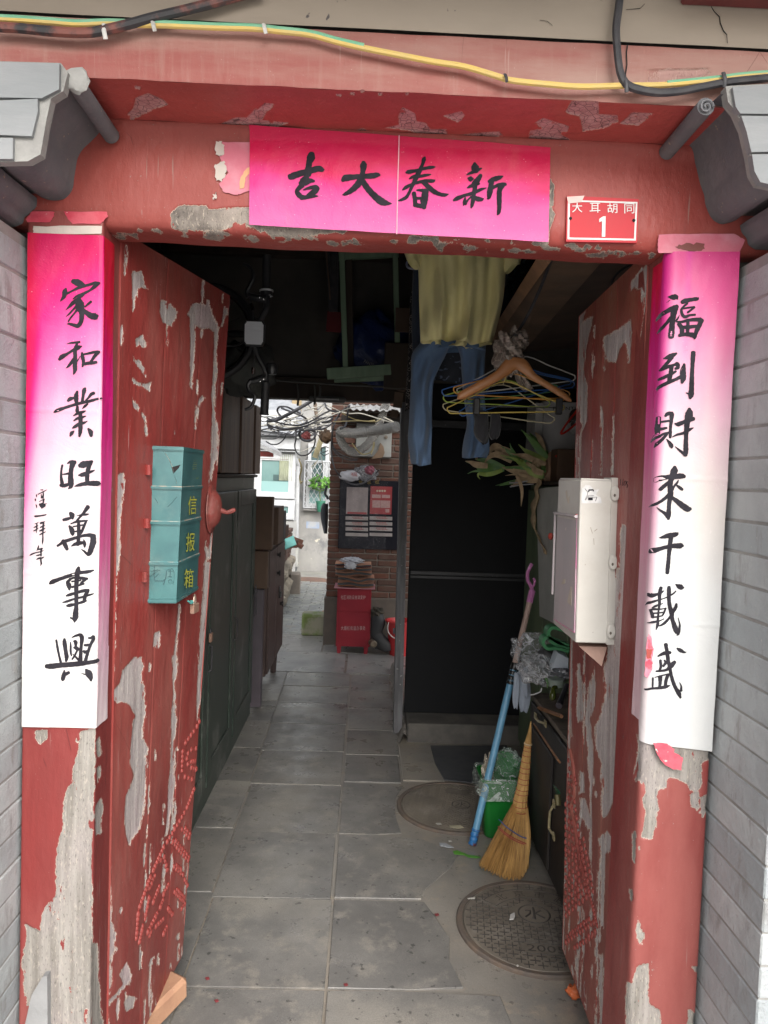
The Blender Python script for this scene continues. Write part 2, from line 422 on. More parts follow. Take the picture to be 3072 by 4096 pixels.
# left post: outer edge, front face, rounded arris, inner side
pl = prof_sheet(round_prof([(-.733, 1.66), (-.733, 1.60), (-.574, 1.60), (-.572, 1.76)], .0035, .006), ZP)
Nl = np.zeros(pl.shape); xx = pl[0, :, 0]; yy = pl[0, :, 1]
for k in range(len(xx)):
    t = np.array([xx[min(k+1, len(xx)-1)]-xx[max(k-1, 0)], yy[min(k+1, len(xx)-1)]-yy[max(k-1, 0)]]); t /= np.linalg.norm(t)
    Nl[:, k, :2] = (t[1], -t[0])
left_polys = [c6([(600, 345), (520, 350), (490, 380), (480, 420), (505, 430), (490, 500), (470, 560), (465, 620), (455, 690), (420, 740), (405, 850), (400, 950), (375, 1050), (360, 1100), (355, 1200), (350, 1300), (355, 1390), (320, 1440), (275, 1500), (262, 1560), (258, 1632), (210, 1605), (150, 1570), (162, 1650), (152, 1760), (140, 1850), (150, 1960), (190, 2260), (660, 2260), (640, 2050), (620, 1700), (592, 1700), (580, 1580), (585, 1300), (580, 1150), (590, 1000), (600, 900), (596, 760), (602, 600)]),
              c6([(615, 590), (632, 580), (640, 640), (622, 690)]), c6([(610, 830), (640, 780), (655, 850), (645, 1000), (612, 1020), (603, 950)]), c6([(612, 420), (628, 400), (640, 500), (622, 520)]),
              c6([(215, 350), (300, 350), (300, 400), (255, 440), (225, 400)])]
left_isl = [c6([(188, 2090), (235, 2100), (260, 2212), (230, 2300), (185, 2300)]), c6([(480, 380), (500, 372), (505, 420), (482, 425)]), c6([(536, 2120), (550, 2130), (545, 2212), (530, 2200)])]
sheet('post', pl, Nl, M_POST, gate, left_polys, left_isl, label='left door post with the paint stripped off its foot')
pr = prof_sheet(round_prof([(.632, 1.76), (.634, 1.60), (.793, 1.60), (.793, 1.66)], .0035, .018), ZP)
Nr = np.zeros(pr.shape); xx = pr[0, :, 0]; yy = pr[0, :, 1]
for k in range(len(xx)):
    t = np.array([xx[min(k+1, len(xx)-1)]-xx[max(k-1, 0)], yy[min(k+1, len(xx)-1)]-yy[max(k-1, 0)]]); t /= np.linalg.norm(t)
    Nr[:, k, :2] = (t[1], -t[0])
right_polys = [c8([(800, 380), (870, 430), (1280, 470), (1265, 520), (1205, 560), (1200, 700), (1180, 735), (1130, 730), (1115, 690), (1050, 650), (985, 650), (980, 710), (920, 730), (918, 760), (935, 850), (915, 900), (915, 960), (890, 1000), (890, 1040), (815, 1035), (830, 985), (840, 940), (850, 860), (830, 800), (850, 740), (820, 690), (795, 650), (780, 680), (775, 600), (800, 480)]),
               c8([(790, 1540), (802, 1525), (815, 1600), (840, 1640), (825, 1710), (800, 1700), (780, 1620)]),
               c8([(810, 1840), (865, 1835), (862, 2000), (870, 2080), (910, 2110), (940, 2130), (945, 2300), (715, 2300), (728, 1950), (760, 1960), (790, 1860)]),
               c8([(1140, 1852), (1190, 1850), (1187, 1890), (1165, 1880)]), c8([(1115, 2110), (1180, 2160), (1170, 2300), (1110, 2300)]),
               c8([(760, 1000), (780, 990), (775, 1190), (765, 1180)]), c8([(742, 1360), (757, 1360), (765, 1425), (748, 1430)]), c8([(1125, 760), (1180, 740), (1190, 880), (1140, 830)]), c8([(1195, 780), (1235, 760), (1240, 850), (1205, 900)]),
               c8([(805, 1085), (818, 1090), (815, 1110), (806, 1108)])]
sheet('post', pr, Nr, M_POST, gate, right_polys, [], label='right door post with red paint left on its lower face')
# lintel: front face with rounded lower edge, and its underside
lx = np.linspace(-.98, 1.02, 620)
prof = [(1.605, ZL1+.02), (1.603, ZL1-.012), (1.606, ZL1-.03), (1.604, ZL1-.036)]+[(1.602, z) for z in np.linspace(ZL1-.05, ZL0+.045, 60)]+[(1.604, ZL0+.03), (1.607, ZL0+.018), (1.612, ZL0+.008), (1.622, ZL0+.002), (1.64, ZL0), (1.67, ZL0), (1.698, ZL0), (1.700, ZL0+.004), (1.70, ZL0+.10)]
# a soft cove under the soffit
prof = [(1.588, ZL1-.001), (1.5885, ZL1-.006), (1.592, ZL1-.014), (1.598, ZL1-.022), (1.602, ZL1-.03)]+prof[4:]
PL = np.zeros((len(prof), len(lx), 3)); PL[:, :, 0] = lx[None, :]; PL[:, :, 1] = np.array(prof)[:, 0][:, None]; PL[:, :, 2] = np.array(prof)[:, 1][:, None]
PL[:, :, 2] += (np.sin(lx*9)*.002+np.sin(lx*37)*.0008)[None, :]*np.clip((2.2-np.array(prof)[:, 1])/.1, 0, 1)[:, None]
rr_ = random.Random(3)
lp = [c1([(1105, 1370), (1160, 1330), (1340, 1330), (1350, 1360), (1500, 1340), (1700, 1345), (1700, 1480), (1520, 1450), (1470, 1490), (1300, 1490), (1110, 1480)]),
      c2([(-40, 1420), (80, 1440), (560, 1480), (600, 1500), (400, 1520), (250, 1522), (80, 1505), (0, 1490)]), c2([(980, 1535), (1180, 1540), (1190, 1570), (1000, 1555)]), c3([(225, 1340), (250, 1330), (280, 1390), (240, 1500), (240, 1580), (120, 1590), (150, 1560), (215, 1560)]), c3([(245, 1160), (275, 1200), (270, 1330), (245, 1340)])]
for k in range(70):
    x0 = rr_.uniform(430, 2650); yb = 915+(x0-430)*.040+rr_.uniform(-8, 30); L = rr_.uniform(16, 90); hh = rr_.uniform(4, 13)
    lp.append([(x0, yb), (x0+L*.4, yb-hh), (x0+L, yb+2), (x0+L*.6, yb+hh)])
sheet('lintel', PL, np.array([0, -1., 0]), M_LINT, gate, lp, [], w=7, depth=.003, bumpy=.0003)
# soffit of the eaves beam and its face
sy = np.linspace(1.606, YB, 150)
PS = np.zeros((len(sy), 760, 3)); PS[:, :, 0] = np.linspace(-.98, 1.02, 760)[None, :]; PS[:, :, 1] = sy[:, None]; PS[:, :, 2] = ZL1
sp = [c1([(825, 740), (870, 700), (880, 640), (960, 610), (1060, 650), (1090, 680), (1020, 700), (940, 740), (850, 775)]), c1([(1440, 800), (1530, 760), (1600, 762), (1659, 700), (1700, 850), (1430, 842)]),
      c2([(0, 720), (60, 670), (120, 680), (60, 740), (40, 780), (205, 800), (150, 820), (-20, 835)]), c2([(920, 760), (950, 700), (1030, 740), (1040, 790), (1100, 800), (1130, 840), (1235, 835), (1240, 880), (1580, 850), (1600, 880), (1400, 915), (1240, 908), (1080, 885), (1000, 850), (830, 830), (930, 810)]),
      c2([(1215, 750), (1330, 720), (1350, 745), (1310, 790)]), c3([(345, 730), (390, 660), (560, 655), (560, 740), (680, 750), (690, 790), (600, 830), (460, 850), (440, 750)]), c3([(150, 800), (200, 770), (370, 820), (360, 850), (310, 870), (370, 900), (350, 930), (110, 920), (120, 850), (200, 840)]),
      c3([(700, 800), (730, 780), (780, 730), (920, 735), (820, 810)]), c2([(540, 850), (640, 845), (690, 830), (770, 868), (650, 875)]),
      c2([(520, 612), (552, 612), (550, 628), (525, 628)]), c2([(610, 603), (638, 603), (636, 618), (612, 616)]), c2([(675, 582), (705, 585), (700, 602), (680, 600)]), c2([(790, 602), (820, 602), (815, 618), (795, 616)]), c2([(970, 606), (988, 606), (985, 616), (972, 615)]), c1([(870, 562), (912, 570), (905, 588), (875, 582)])]
sheet('soffit', PS, np.array([0, 0, -1.]), M_SOFF, gate, sp, [], w=6, depth=.0022, bumpy=.0006)
ZB1 = ud(786, 68, Y=YB).z
PBm = np.zeros((70, 420, 3)); PBm[:, :, 0] = np.linspace(-1.25, 1.3, 420)[None, :]; PBm[:, :, 2] = np.linspace(ZL1+.0015, ZB1, 70)[:, None]
PBm[:, :, 1] = YB+.004*np.clip(np.abs(PBm[:, :, 2]-(ZL1+ZB1)/2)/.06, 0, 1)**4
sheet('beam', PBm, np.array([0, -1., 0]), M_BEAM, gate, [c3([(880, 450), (1270, 440), (1280, 470), (1220, 490), (1270, 520), (880, 530)])], [], w=8, depth=.004, bumpy=.0005, extra=[])
g = MB(); g.bx(-1.25, 1.3, YB+.009, 1.9, ZL1+.012, ZB1, .0); g.build('beam_core', M_DWOOD, gate)
# beige board above the beam, dark joint between, eaves above
g = MB()
g.grid(lambda u, v: Vector((-1.4+2.85*u, YB-.002-.004*math.sin(v*3.1)+.0012*wob(u*9, v, 0, 2, 1), ZB1+.004+.15*v)), 80, 8)
g.build('fascia_board', M_BEIGE, gate)
M_EAVE = mat('dark_red_eaves_paint', (.16, .03, .03), (.10, .022, .022), rough=.5, sc=5)
ze = ud(1570, 7, Y=YB-.02).z
g = MB(); g.bx(ud(1475, 0, Y=YB-.02).x, 1.6, 1.28, YB-.006, ze, ze+.05, .004); g.build('eaves_batten', M_EAVE, gate)
for k in range(9):
    x = -1.6+k*.4
    MB().tube([(x, 1.75, ze+.21), (x, .95, ze+.10)], .035, 10).build('rafter', M_EAVE, gate)
g = MB(); g.hexa([(-1.9, .9, ze+.14), (2.0, .9, ze+.14), (2.0, 1.9, ze+.27), (-1.9, 1.9, ze+.27)], [(-1.9, .9, ze+.24), (2.0, .9, ze+.24), (2.0, 1.9, ze+.37), (-1.9, 1.9, ze+.37)]); g.build('eaves_roof', mat('grey_roof_tile', (.12, .12, .125), rough=.85), gate)
g = MB(); g.prism([(-1.95, .85, ze+.25), (-1.95, 3.1, 4.35), (-1.95, 6.15, 2.40), (-1.95, 6.15, 2.50), (-1.95, 3.1, 4.5), (-1.95, .85, ze+.36)], (4.0, 0, 0)); g.build('unseen_shade_roof', bpy.data.materials['grey_roof_tile'], gate)  # high roof out of view, added to block sun and shade the yard wall
# cracks in the boards
M_BLK = mat('black_gap', (.012, .011, .011), rough=.9, bump=0)
def crackline(pts, r, m=None, parent=gate, name='crack'):
    return MB().tube([Vector(p) for p in pts], r, 4, flat=.5).build(name, m or M_BLK, parent)
for P_, rr2 in ((c3([(1290, 40), (1310, 75), (1345, 110), (1350, 150), (1370, 200), (1392, 225), (1396, 280)]), .0016), (c3([(740, 62), (830, 55), (860, 25)]), .001), (c3([(180, 130), (230, 138), (262, 165)]), .0008)):
    pts = [un(x, y, Y=YB-.0065) for x, y in P_]
    crackline(pts, [rr2*(.4+.6*math.sin(math.pi*(k+.5)/len(pts))) for k in range(len(pts))])
crackline([un(x, y, Y=YB-.003) for x, y in c3([(750, 280), (742, 340), (745, 420), (735, 480), (745, 560)])], .0012)
# walls and roof of the covered passage
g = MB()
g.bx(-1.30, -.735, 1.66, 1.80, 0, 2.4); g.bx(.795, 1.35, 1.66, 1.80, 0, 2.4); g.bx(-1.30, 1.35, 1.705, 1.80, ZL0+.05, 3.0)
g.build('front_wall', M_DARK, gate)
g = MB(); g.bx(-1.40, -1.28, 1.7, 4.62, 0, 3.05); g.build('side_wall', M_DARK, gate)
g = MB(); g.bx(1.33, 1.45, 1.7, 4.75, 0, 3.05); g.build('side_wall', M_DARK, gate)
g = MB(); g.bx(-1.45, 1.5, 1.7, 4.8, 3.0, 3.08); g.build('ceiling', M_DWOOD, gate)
for k in range(7): g = MB(); g.bx(-1.28, 1.33, 2.0+k*.42, 2.08+k*.42, 2.92, 3.0, .006); g.build('ceiling_joist', M_DWOOD, gate)
YR = 4.56; ZH = ud(700, 863, Y=YR).z
xj0 = ud(856, 1300, Y=YR).x; xj1 = ud(874, 1300, Y=YR).x
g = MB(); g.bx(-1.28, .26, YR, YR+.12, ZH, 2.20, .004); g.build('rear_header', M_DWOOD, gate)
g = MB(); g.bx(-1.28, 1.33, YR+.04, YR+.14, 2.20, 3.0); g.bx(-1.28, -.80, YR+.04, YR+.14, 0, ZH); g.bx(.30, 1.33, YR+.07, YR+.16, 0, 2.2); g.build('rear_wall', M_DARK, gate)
g = MB()
a_, b_ = ud(858, 1590, Z=0), ud(855, 880, Y=YR)
p0 = [(.245, YR-.005), (.30, YR-.005)]
g.hexa([(xj0+.012, YR-.01, 0), (xj1+.012, YR-.01, 0), (xj1-.012, YR-.01, 2.07), (xj0-.012, YR-.01, 2.07)], [(xj0+.012, YR+.13, 0), (xj1+.012, YR+.13, 0), (xj1-.012, YR+.13, 2.07), (xj0-.012, YR+.13, 2.07)])
g.build('rear_post', mat('weathered_grey_post', (.16, .16, .17), (.085, .085, .09), sc=9, st=(3, 3, .3), rough=.85, bump=.5, bsc=30, bst=(3, 3, .3), speck=(.35, .35, .34), spsc=40, spth=.67), gate)

# ------------------------------------------------------------------ grey brick piers with their stepped corbels
def pier(side, label):
    sg = -1 if side == 'l' else 1
    xf = -.738 if side == 'l' else .800
    t = thing('gate_pier', label, 'pier', (xf+sg*.2, 1.5, 0))
    hb = .0665; y0 = 1.378
    mes = []
    for L in (.280, .24):
        g = MB(); g.box((0, 0, 0), (.118, L, hb-.0042), None, .003); mes.append(g.mesh('brick', M_GBRICK))
    ztop = 2.085
    n = int(ztop/hb)
    for i in range(n):
        z = .004+i*hb+hb/2; j = abs(rnd.uniform(-.002, .002))
        inst('brick', mes[0], t, Matrix.Translation((xf+sg*(.059+j), y0+.14, z)) @ Matrix.Rotation(rnd.uniform(-.006, .006), 4, 'Y') @ Matrix.Rotation(rnd.uniform(-.004, .004), 4, 'X'))
        for m2 in range(2):   # the front return of the course
            Mx = Matrix.Translation((xf+sg*(.125+.12+m2*.245-(i % 2)*.06), y0+.062, z)) @ Matrix.Rotation(math.pi/2, 4, 'Z')
            inst('brick', mes[1], t, Mx)
    g = MB(); g.bx(xf+sg*.0035, xf+sg*.62, y0+.004, 1.72, 0, ztop); g.build('mortar_joints', M_MORT, t)
    return t, xf, y0
pL, xfL, y0L = pier('l', 'grey brick pier left of the gate under a dark curled corbel')
pR, xfR, y0R = pier('r', 'grey brick pier right of the gate beside the couplet with the torn red patch')
def corbel(t, lobe1, lobe2, face, blocks, c, xo, y0):
    def P(pts, Y, n=5, sm=True):
        q = [un(x, y, Y=1.603) for x, y in c(pts)]
        if sm: q = [Vector(v) for v in cr([tuple(v) for v in q], n)]
        return [Vector((v.x, Y, v.z)) for v in q]
    for nm, lb in (('corbel', lobe1), ('lower_corbel', lobe2)):
        prof = P(lb, 1.603); z0 = prof[0].z; z1 = prof[-1].z
        poly = [Vector((xo, 1.603, z0+.0))]+prof+[Vector((xo, 1.603, z1))]
        # sweep forward with a slightly uneven surface
        rings = []
        for k in range(9):
            y = 1.603+(y0+.012-1.603)*k/8
            rings.append([Vector((v.x+.0016*wob(v.z*30, y*20, 0, 1, 2), y, v.z+.0016*wob(v.x*25, y*18, 3, 1, 3))) for v in poly])
        g = MB(); g.loft(rings); g.build(nm, M_CORB, t, smooth=50)
    fp = [un(x, y, Y=y0) for x, y in c(face)]
    g = MB(); g.prism([Vector((v.x, y0, v.z)) for v in fp], (0, .02, 0)); g.build('mortar_face', M_MORT, t)
    for b in blocks:
        bp = [un(x, y, Y=y0-.008) for x, y in c(b)]
        g = MB(); g.prism([Vector((v.x, y0-.008, v.z)) for v in bp], (0, .016, 0)); g.build('face_brick', M_CFACE, t)
corbel(pL, [(700, 822), (640, 870), (590, 920), (540, 968), (510, 1020), (492, 1080), (480, 1150), (470, 1230), (430, 1283), (380, 1300), (320, 1300), (270, 1285), (235, 1262)],
       [(240, 1290), (236, 1340), (205, 1385), (165, 1410), (150, 1450), (100, 1475)],
       [(-40, 395), (395, 408), (440, 470), (410, 590), (330, 640), (300, 780), (262, 1000), (180, 1045), (-40, 1050)],
       [[(-40, 400), (385, 410), (383, 578), (270, 636), (-40, 630)], [(-40, 652), (243, 640), (245, 720), (206, 882), (-40, 872)], [(-40, 892), (84, 893), (82, 1030), (-40, 1030)]], c1, -1.1, y0L)
corbel(pR, [(1040, 940), (1130, 962), (1180, 1040), (1210, 1160), (1240, 1260), (1250, 1330), (1290, 1415), (1350, 1458), (1400, 1452), (1450, 1430), (1480, 1400)],
       [(1476, 1465), (1485, 1510), (1520, 1550), (1535, 1590), (1580, 1620)],
       [(1385, 560), (1420, 555), (1720, 540), (1720, 1215), (1600, 1190), (1560, 1120), (1540, 1000), (1500, 830), (1450, 720), (1400, 660)],
       [[(1430, 565), (1720, 545), (1720, 738), (1480, 735), (1450, 690)], [(1486, 750), (1720, 752), (1720, 982), (1552, 985), (1520, 850)], [(1556, 1000), (1720, 998), (1720, 1205), (1610, 1180), (1572, 1110)]], c3, 1.15, y0R)
for t, fr, bk, c in ((pL, (492, 545), (722, 880), c1), (pR, (1256, 690), (1003, 985), c3)):
    a = un(*c([fr])[0], Y=y0L+.03); b = un(*c([bk])[0], Y=1.59)
    g = MB(); g.tube([a+(b-a)*k/6 for k in range(7)], [.0168]*7, 14); g.build('roll_moulding', M_CORB, t)
a = un(*c1([(492, 520)])[0], Y=y0L+.02)
MB().ell(a, (.024, .010, .022), 12, 8, lambda d: 1+.2*wob(d.x*3, d.y*3, d.z*3, 1, 4)).build('mortar_daub', mat('pale_mortar', (.31, .305, .29), rough=.9, bump=.5), pL)
a = un(*c3([(1256, 695)])[0], Y=y0R+.028)
sp_ = [a+Vector((math.cos(k*.5)*(.0135-.00055*k), -.003, math.sin(k*.5)*(.0135-.00055*k))) for k in range(22)]
MB().tube(sp_, .0022, 5).build('spiral_boss', mat('worn_grey_plaster', (.17, .17, .18), rough=.85), pR)
# grey stone set at the foot of the left post
g = MB(); st_ = [ud(x, y, Y=1.585) for x, y in ((68, 2150), (92, 2110), (102, 2108), (104, 2400), (40, 2400), (50, 2230))]
g.prism(st_, (0, .02, 0)); so = g.build('door_stone', mat('grey_stone', (.24, .24, .24), (.18, .18, .18), rough=.85, bump=.4))
tag(so, 'broken grey stone slab standing against the foot of the left door post', 'stone')
# ------------------------------------------------------------------ door leaves
class Leaf:
    def __init__(s, hb, fb, ft, ht, side):
        s.c = [Vector(p) for p in (hb, fb, ft, ht)]; s.side = side
        n = (s.c[1]-s.c[0]).cross(s.c[3]-s.c[0]); n.normalize()
        s.n = n if n.x*side > 0 else -n
    def at(s, u, v, d=0):
        a, b, c, e = s.c
        return a*(1-u)*(1-v)+b*u*(1-v)+c*u*v+e*(1-u)*v+s.n*d
    def inv(s, x, y):
        u, v = .5, .5; f = lambda u, v: projv(np.array(s.at(u, v)))
        for _ in range(8):
            p = f(u, v); e = np.array([x, y])-p
            J = np.stack([(f(u+1e-4, v)-p)/1e-4, (f(u, v+1e-4)-p)/1e-4], 1)
            d = np.linalg.solve(J, e); u += d[0]; v += d[1]
        return u, v
    def pt(s, x, y, d=0): return s.at(*s.inv(x, y), d)
def make_leaf(L, m, label, polys, isl, stile):
    t = thing('door_leaf', label, 'door', L.c[0], None)
    nu, nv = 190, 560
    a, b, c, e = [np.array(q) for q in L.c]
    U, V = np.meshgrid(np.linspace(0, 1, nu), np.linspace(0, 1, nv))
    U = U[..., None]; V = V[..., None]
    P = a*(1-U)*(1-V)+b*U*(1-V)+c*U*V+e*(1-U)*V
    # the boards: shallow joints between them
    uu = U[..., 0]; n = np.array(L.n)
    for j in (.36, .70): P -= n*(.0022*np.exp(-((uu-j-.004*np.sin(V[..., 0]*5))/.0035)**2))[..., None]
    wear = .006*np.sin(V*29)*np.sin(V*53+1)*(U > .985)
    bk = -.045
    q = [L.at(0, 0, bk), L.at(1, 0, bk), L.at(1, 1, bk), L.at(0, 1, bk)]; f = [L.at(0, 0), L.at(1, 0), L.at(1, 1), L.at(0, 1)]
    ev = [tuple(v) for v in f+q]
    ef = [(4, 5, 6, 7), (0, 1, 5, 4), (1, 2, 6, 5), (2, 3, 7, 6), (3, 0, 4, 7)]
    sheet('leaf_panel', P, n, m, t, polys, isl, w=12, depth=.0026, extra=[(ev, ef)], bumpy=.0003)
    g = MB()   # lock stile behind the free edge, a little taller and lower than the boards
    (u0, v0), (u1, v1) = (.90, stile[0]), (1.004, stile[1])
    g.hexa([L.at(u0, v0, -.046), L.at(u1, v0, -.046), L.at(u1, v1, -.046), L.at(u0, v1, -.046)], [L.at(u0, v0, -.085), L.at(u1, v0, -.085), L.at(u1, v1, -.085), L.at(u0, v1, -.085)])
    g.build('lock_stile', m, t)
    for vv in (.12, .88):
        g = MB(); g.hexa([L.at(.02, vv-.03, -.046), L.at(.9, vv-.03, -.046), L.at(.9, vv+.03, -.046), L.at(.02, vv+.03, -.046)], [L.at(.02, vv-.03, -.08), L.at(.9, vv-.03, -.08), L.at(.9, vv+.03, -.08), L.at(.02, vv+.03, -.08)])
        g.build('cross_rail', m, t)
    return t
def stud_mesh(m):
    g = MB(); g.lathe([(.0088, 0), (.0080, .0026), (.0046, .0050), (.0004, .0058)], n=8); return g.mesh('stud', m, smooth=80)
LL = Leaf((-.568, 1.70, .10), (-.530, 2.268, .075), (-.430, 2.268, 2.135), (-.568, 1.70, 2.135), 1)
polysL = [c6([(720, 130), (760, 70), (790, 20), (810, -60), (900, -60), (905, 60), (920, 100), (900, 130), (930, 170), (925, 250), (900, 400), (945, 470), (920, 520), (935, 600), (930, 700), (910, 870), (890, 960), (820, 1080), (800, 1000), (795, 880), (800, 770), (830, 710), (850, 640), (830, 560), (835, 440), (850, 300), (865, 260), (830, 200), (800, 170), (740, 180)]),
          r8([(870, 1345), (920, 1345), (940, 1400), (910, 1480), (940, 1540), (940, 1640), (820, 1640), (735, 1620), (740, 1560), (780, 1510), (800, 1430)]),
          c6([(1095, -120), (1112, -120), (1110, 120), (1120, 280), (1105, 420), (1110, 560), (1100, 640), (1115, 690), (1105, 760), (1080, 880), (1055, 1020), (1050, 1020), (1065, 880), (1070, 700), (1085, 560), (1090, 420), (1090, 250), (1100, 120)]),
          r8([(1158, 1000), (1168, 1000), (1155, 1200), (1142, 1330), (1150, 1350), (1145, 1480), (1130, 1500), (1120, 1480), (1130, 1340), (1145, 1200)]),
          r8([(1335, 590), (1350, 640), (1362, 690), (1345, 720), (1370, 745), (1388, 800), (1390, 870), (1390, 960), (1370, 1100), (1345, 1250), (1352, 1310), (1330, 1420), (1312, 1560), (1295, 1659), (1275, 1659), (1290, 1500), (1300, 1200), (1310, 1000), (1320, 840), (1325, 740), (1340, 700), (1330, 640)]),
          c6([(1260, -20), (1318, -20), (1300, 100), (1262, 190), (1250, 285), (1248, 180)]),
          r8([(725, 170), (805, 145), (803, 300), (780, 420), (775, 660), (755, 900), (745, 1300), (735, 1480), (722, 1300), (712, 1000), (715, 500)]),
          c4([(870, 305), (910, 305), (935, 350), (960, 420), (910, 400), (890, 440), (865, 555), (863, 420), (858, 320)]), c4([(1045, 485), (1100, 510), (1160, 560), (1115, 655), (1060, 635), (1040, 560)]),
          c4([(1215, 580), (1250, 515), (1300, 510), (1335, 525), (1350, 490), (1375, 560), (1390, 620), (1420, 660), (1400, 700), (1360, 670), (1310, 670), (1272, 650), (1265, 800), (1255, 950), (1245, 1060), (1236, 1050), (1236, 800), (1232, 600)]),
          c4([(1455, 530), (1492, 540), (1472, 600), (1425, 680), (1408, 760), (1405, 950), (1388, 1100), (1397, 1220), (1415, 1360), (1410, 1520), (1390, 1525), (1370, 1650), (1362, 1650), (1370, 1500), (1370, 1350), (1378, 1200), (1372, 1100), (1382, 950), (1390, 700), (1440, 640)]),
          c4([(885, 740), (900, 730), (925, 715), (935, 750), (958, 760), (940, 795), (915, 770), (890, 785)]), c4([(865, 840), (885, 880), (905, 885), (940, 935), (945, 982), (920, 940), (880, 890)]), c4([(860, 990), (900, 1022), (960, 1030), (980, 1020), (975, 1080), (940, 1055), (870, 1030)]), c4([(860, 1110), (875, 1155), (905, 1180), (900, 1205), (870, 1180)]), c4([(920, 1210), (950, 1255), (945, 1280), (925, 1240)]), c4([(945, 1290), (955, 1350), (975, 1352), (950, 1368), (942, 1340)]), c4([(1290, 1130), (1310, 1110), (1330, 1120), (1300, 1150), (1290, 1200), (1283, 1180)]),
          r8([(1005, 1180), (1040, 1180), (1032, 1285), (995, 1275)]), c6([(1215, 1600), (1248, 1570), (1240, 1620), (1200, 1680), (1190, 1650)]), c6([(1215, 1730), (1235, 1710), (1220, 1780), (1190, 1790)]), c6([(800, 2060), (820, 2030), (868, 2050), (850, 2110), (800, 2130), (790, 2080)]), c6([(960, 1800), (977, 1785), (968, 1830), (945, 1845)]), c6([(1122, 1650), (1138, 1640), (1138, 1675), (1122, 1680)]),
          c6([(650, 1150), (705, 1190), (690, 1290), (706, 1400), (702, 1560), (740, 1640), (725, 1700), (740, 1745), (700, 1800), (690, 1900), (700, 2000), (680, 2100), (700, 2300), (640, 2300), (640, 1500), (645, 1300)]),
          c6([(800, 1830), (830, 1900), (815, 1960), (790, 1970), (760, 1900)]), c6([(740, 2020), (800, 1940), (835, 1900), (825, 1930), (750, 2030), (660, 2130), (620, 2120)])]
def slivers(L, n, seed, reg):
    r = random.Random(seed); out = []
    for _ in range(n):
        u, v, w, h = reg(r); P = []
        k = r.randint(6, 9)
        for i in range(k):
            a = 6.283*i/k; P.append((u+w*math.cos(a)*r.uniform(.5, 1.2)+.15*h*math.sin(a)*r.uniform(-.1, .1), v+h*math.sin(a)*r.uniform(.6, 1.2)))
        out.append([tuple(projv(np.array(L.at(min(max(q, 0), 1), min(max(z, 0), 1))))) for q, z in P])
    return out
def regL(r):
    k = r.random()
    u = (.36 if k < .15 else .70 if k < .3 else r.choice((.02, .985)) if k < .6 else r.uniform(.04, .96))+r.gauss(0, .012)
    v = r.random()**1.4 if k < .7 else r.uniform(0, .35)
    return u, v, r.uniform(.004, .016), r.uniform(.004, .030)
def regR(r):
    u, v, w, h = regL(r)
    if r.random() < .5: v *= .5; h *= 1.8; w *= 1.3
    return u, v, w, h
M_STUD = mat('painted_iron_stud', (.27, .062, .052), (.20, .040, .034), rough=.5, sc=60, bump=.1)
leafL = make_leaf(LL, M_LEAF, 'left red door leaf standing open with the green letter box on it', polysL+slivers(LL, 75, 5, regL), [], (-.018, 1.012))
smL = stud_mesh(M_LEAF)
def studs(L, t, me, rows, cc):
    q = L.n.to_track_quat('Z', 'Y').to_matrix().to_4x4(); seen = []
    for x0, y0, x1, y1, n in rows:
        for k in range(n):
            f = (k+.5)/n
            sx, sy_ = cc([(x0+(x1-x0)*f, y0+(y1-y0)*f)])[0]
            if any((sx-a)**2+(sy_-b)**2 < 50 for a, b in seen): continue
            seen.append((sx, sy_)); u, v = L.inv(sx, sy_)
            if not (0 < u < 1.0): continue
            s = rnd.uniform(.85, 1.1)
            inst('stud', me, t, Matrix.Translation(L.at(u, v, -.0002)) @ q @ Matrix.Diagonal((s, s*1.1, s, 1)))
rows = [(1330, 180, 1322, 350, 5), (1318, 370, 1300, 800, 13), (1295, 820, 1280, 1110, 10), (1268, 1150, 1240, 1420, 9), (1310, 190, 1240, 340, 5), (1235, 345, 1165, 440, 4), (1156, 470, 1152, 620, 5), (1160, 640, 1225, 665, 3),
        (1280, 390, 1272, 640, 8), (1303, 340, 1290, 600, 7), (1240, 690, 1180, 850, 7), (1175, 860, 1050, 1070, 8), (1040, 1080, 965, 1250, 7), (955, 1270, 880, 1480, 8), (875, 1500, 862, 1680, 6),
        (1145, 970, 1275, 1118, 9), (1165, 965, 1280, 1100, 8), (1085, 1050, 1240, 1232, 11), (1105, 1045, 1245, 1215, 10), (1262, 740, 1225, 930, 6), (1245, 900, 1290, 1000, 4), (1095, 1210, 1165, 1270, 5), (1110, 1200, 1150, 1240, 3), (1035, 1140, 1060, 1245, 4), (1020, 1160, 985, 1220, 3),
        (1070, 1320, 1030, 1400, 4), (1100, 1370, 1165, 1432, 6), (1115, 1355, 1170, 1415, 5), (1012, 1330, 965, 1450, 5), (1060, 1475, 1095, 1520, 4), (1000, 1500, 930, 1640, 6), (1205, 1270, 1200, 1420, 6), (1165, 1290, 1190, 1340, 3), (1145, 1490, 1175, 1440, 3), (1040, 1540, 980, 1600, 4), (945, 1400, 915, 1560, 6), (985, 1260, 940, 1360, 4), (1035, 1420, 1010, 1480, 3), (905, 1580, 880, 1700, 5), (1060, 1590, 1030, 1650, 3), (960, 1590, 945, 1660, 3)]
rows += [(1240+58*math.cos(a*.5236), 530+66*math.sin(a*.5236), 1240+58*math.cos(a*.5236)+1, 530+66*math.sin(a*.5236), 1) for a in range(12)] + [(1205, 548, 1240, 545, 3), (1222, 585, 1230, 600, 1)]
studs(LL, leafL, smL, rows, c6)
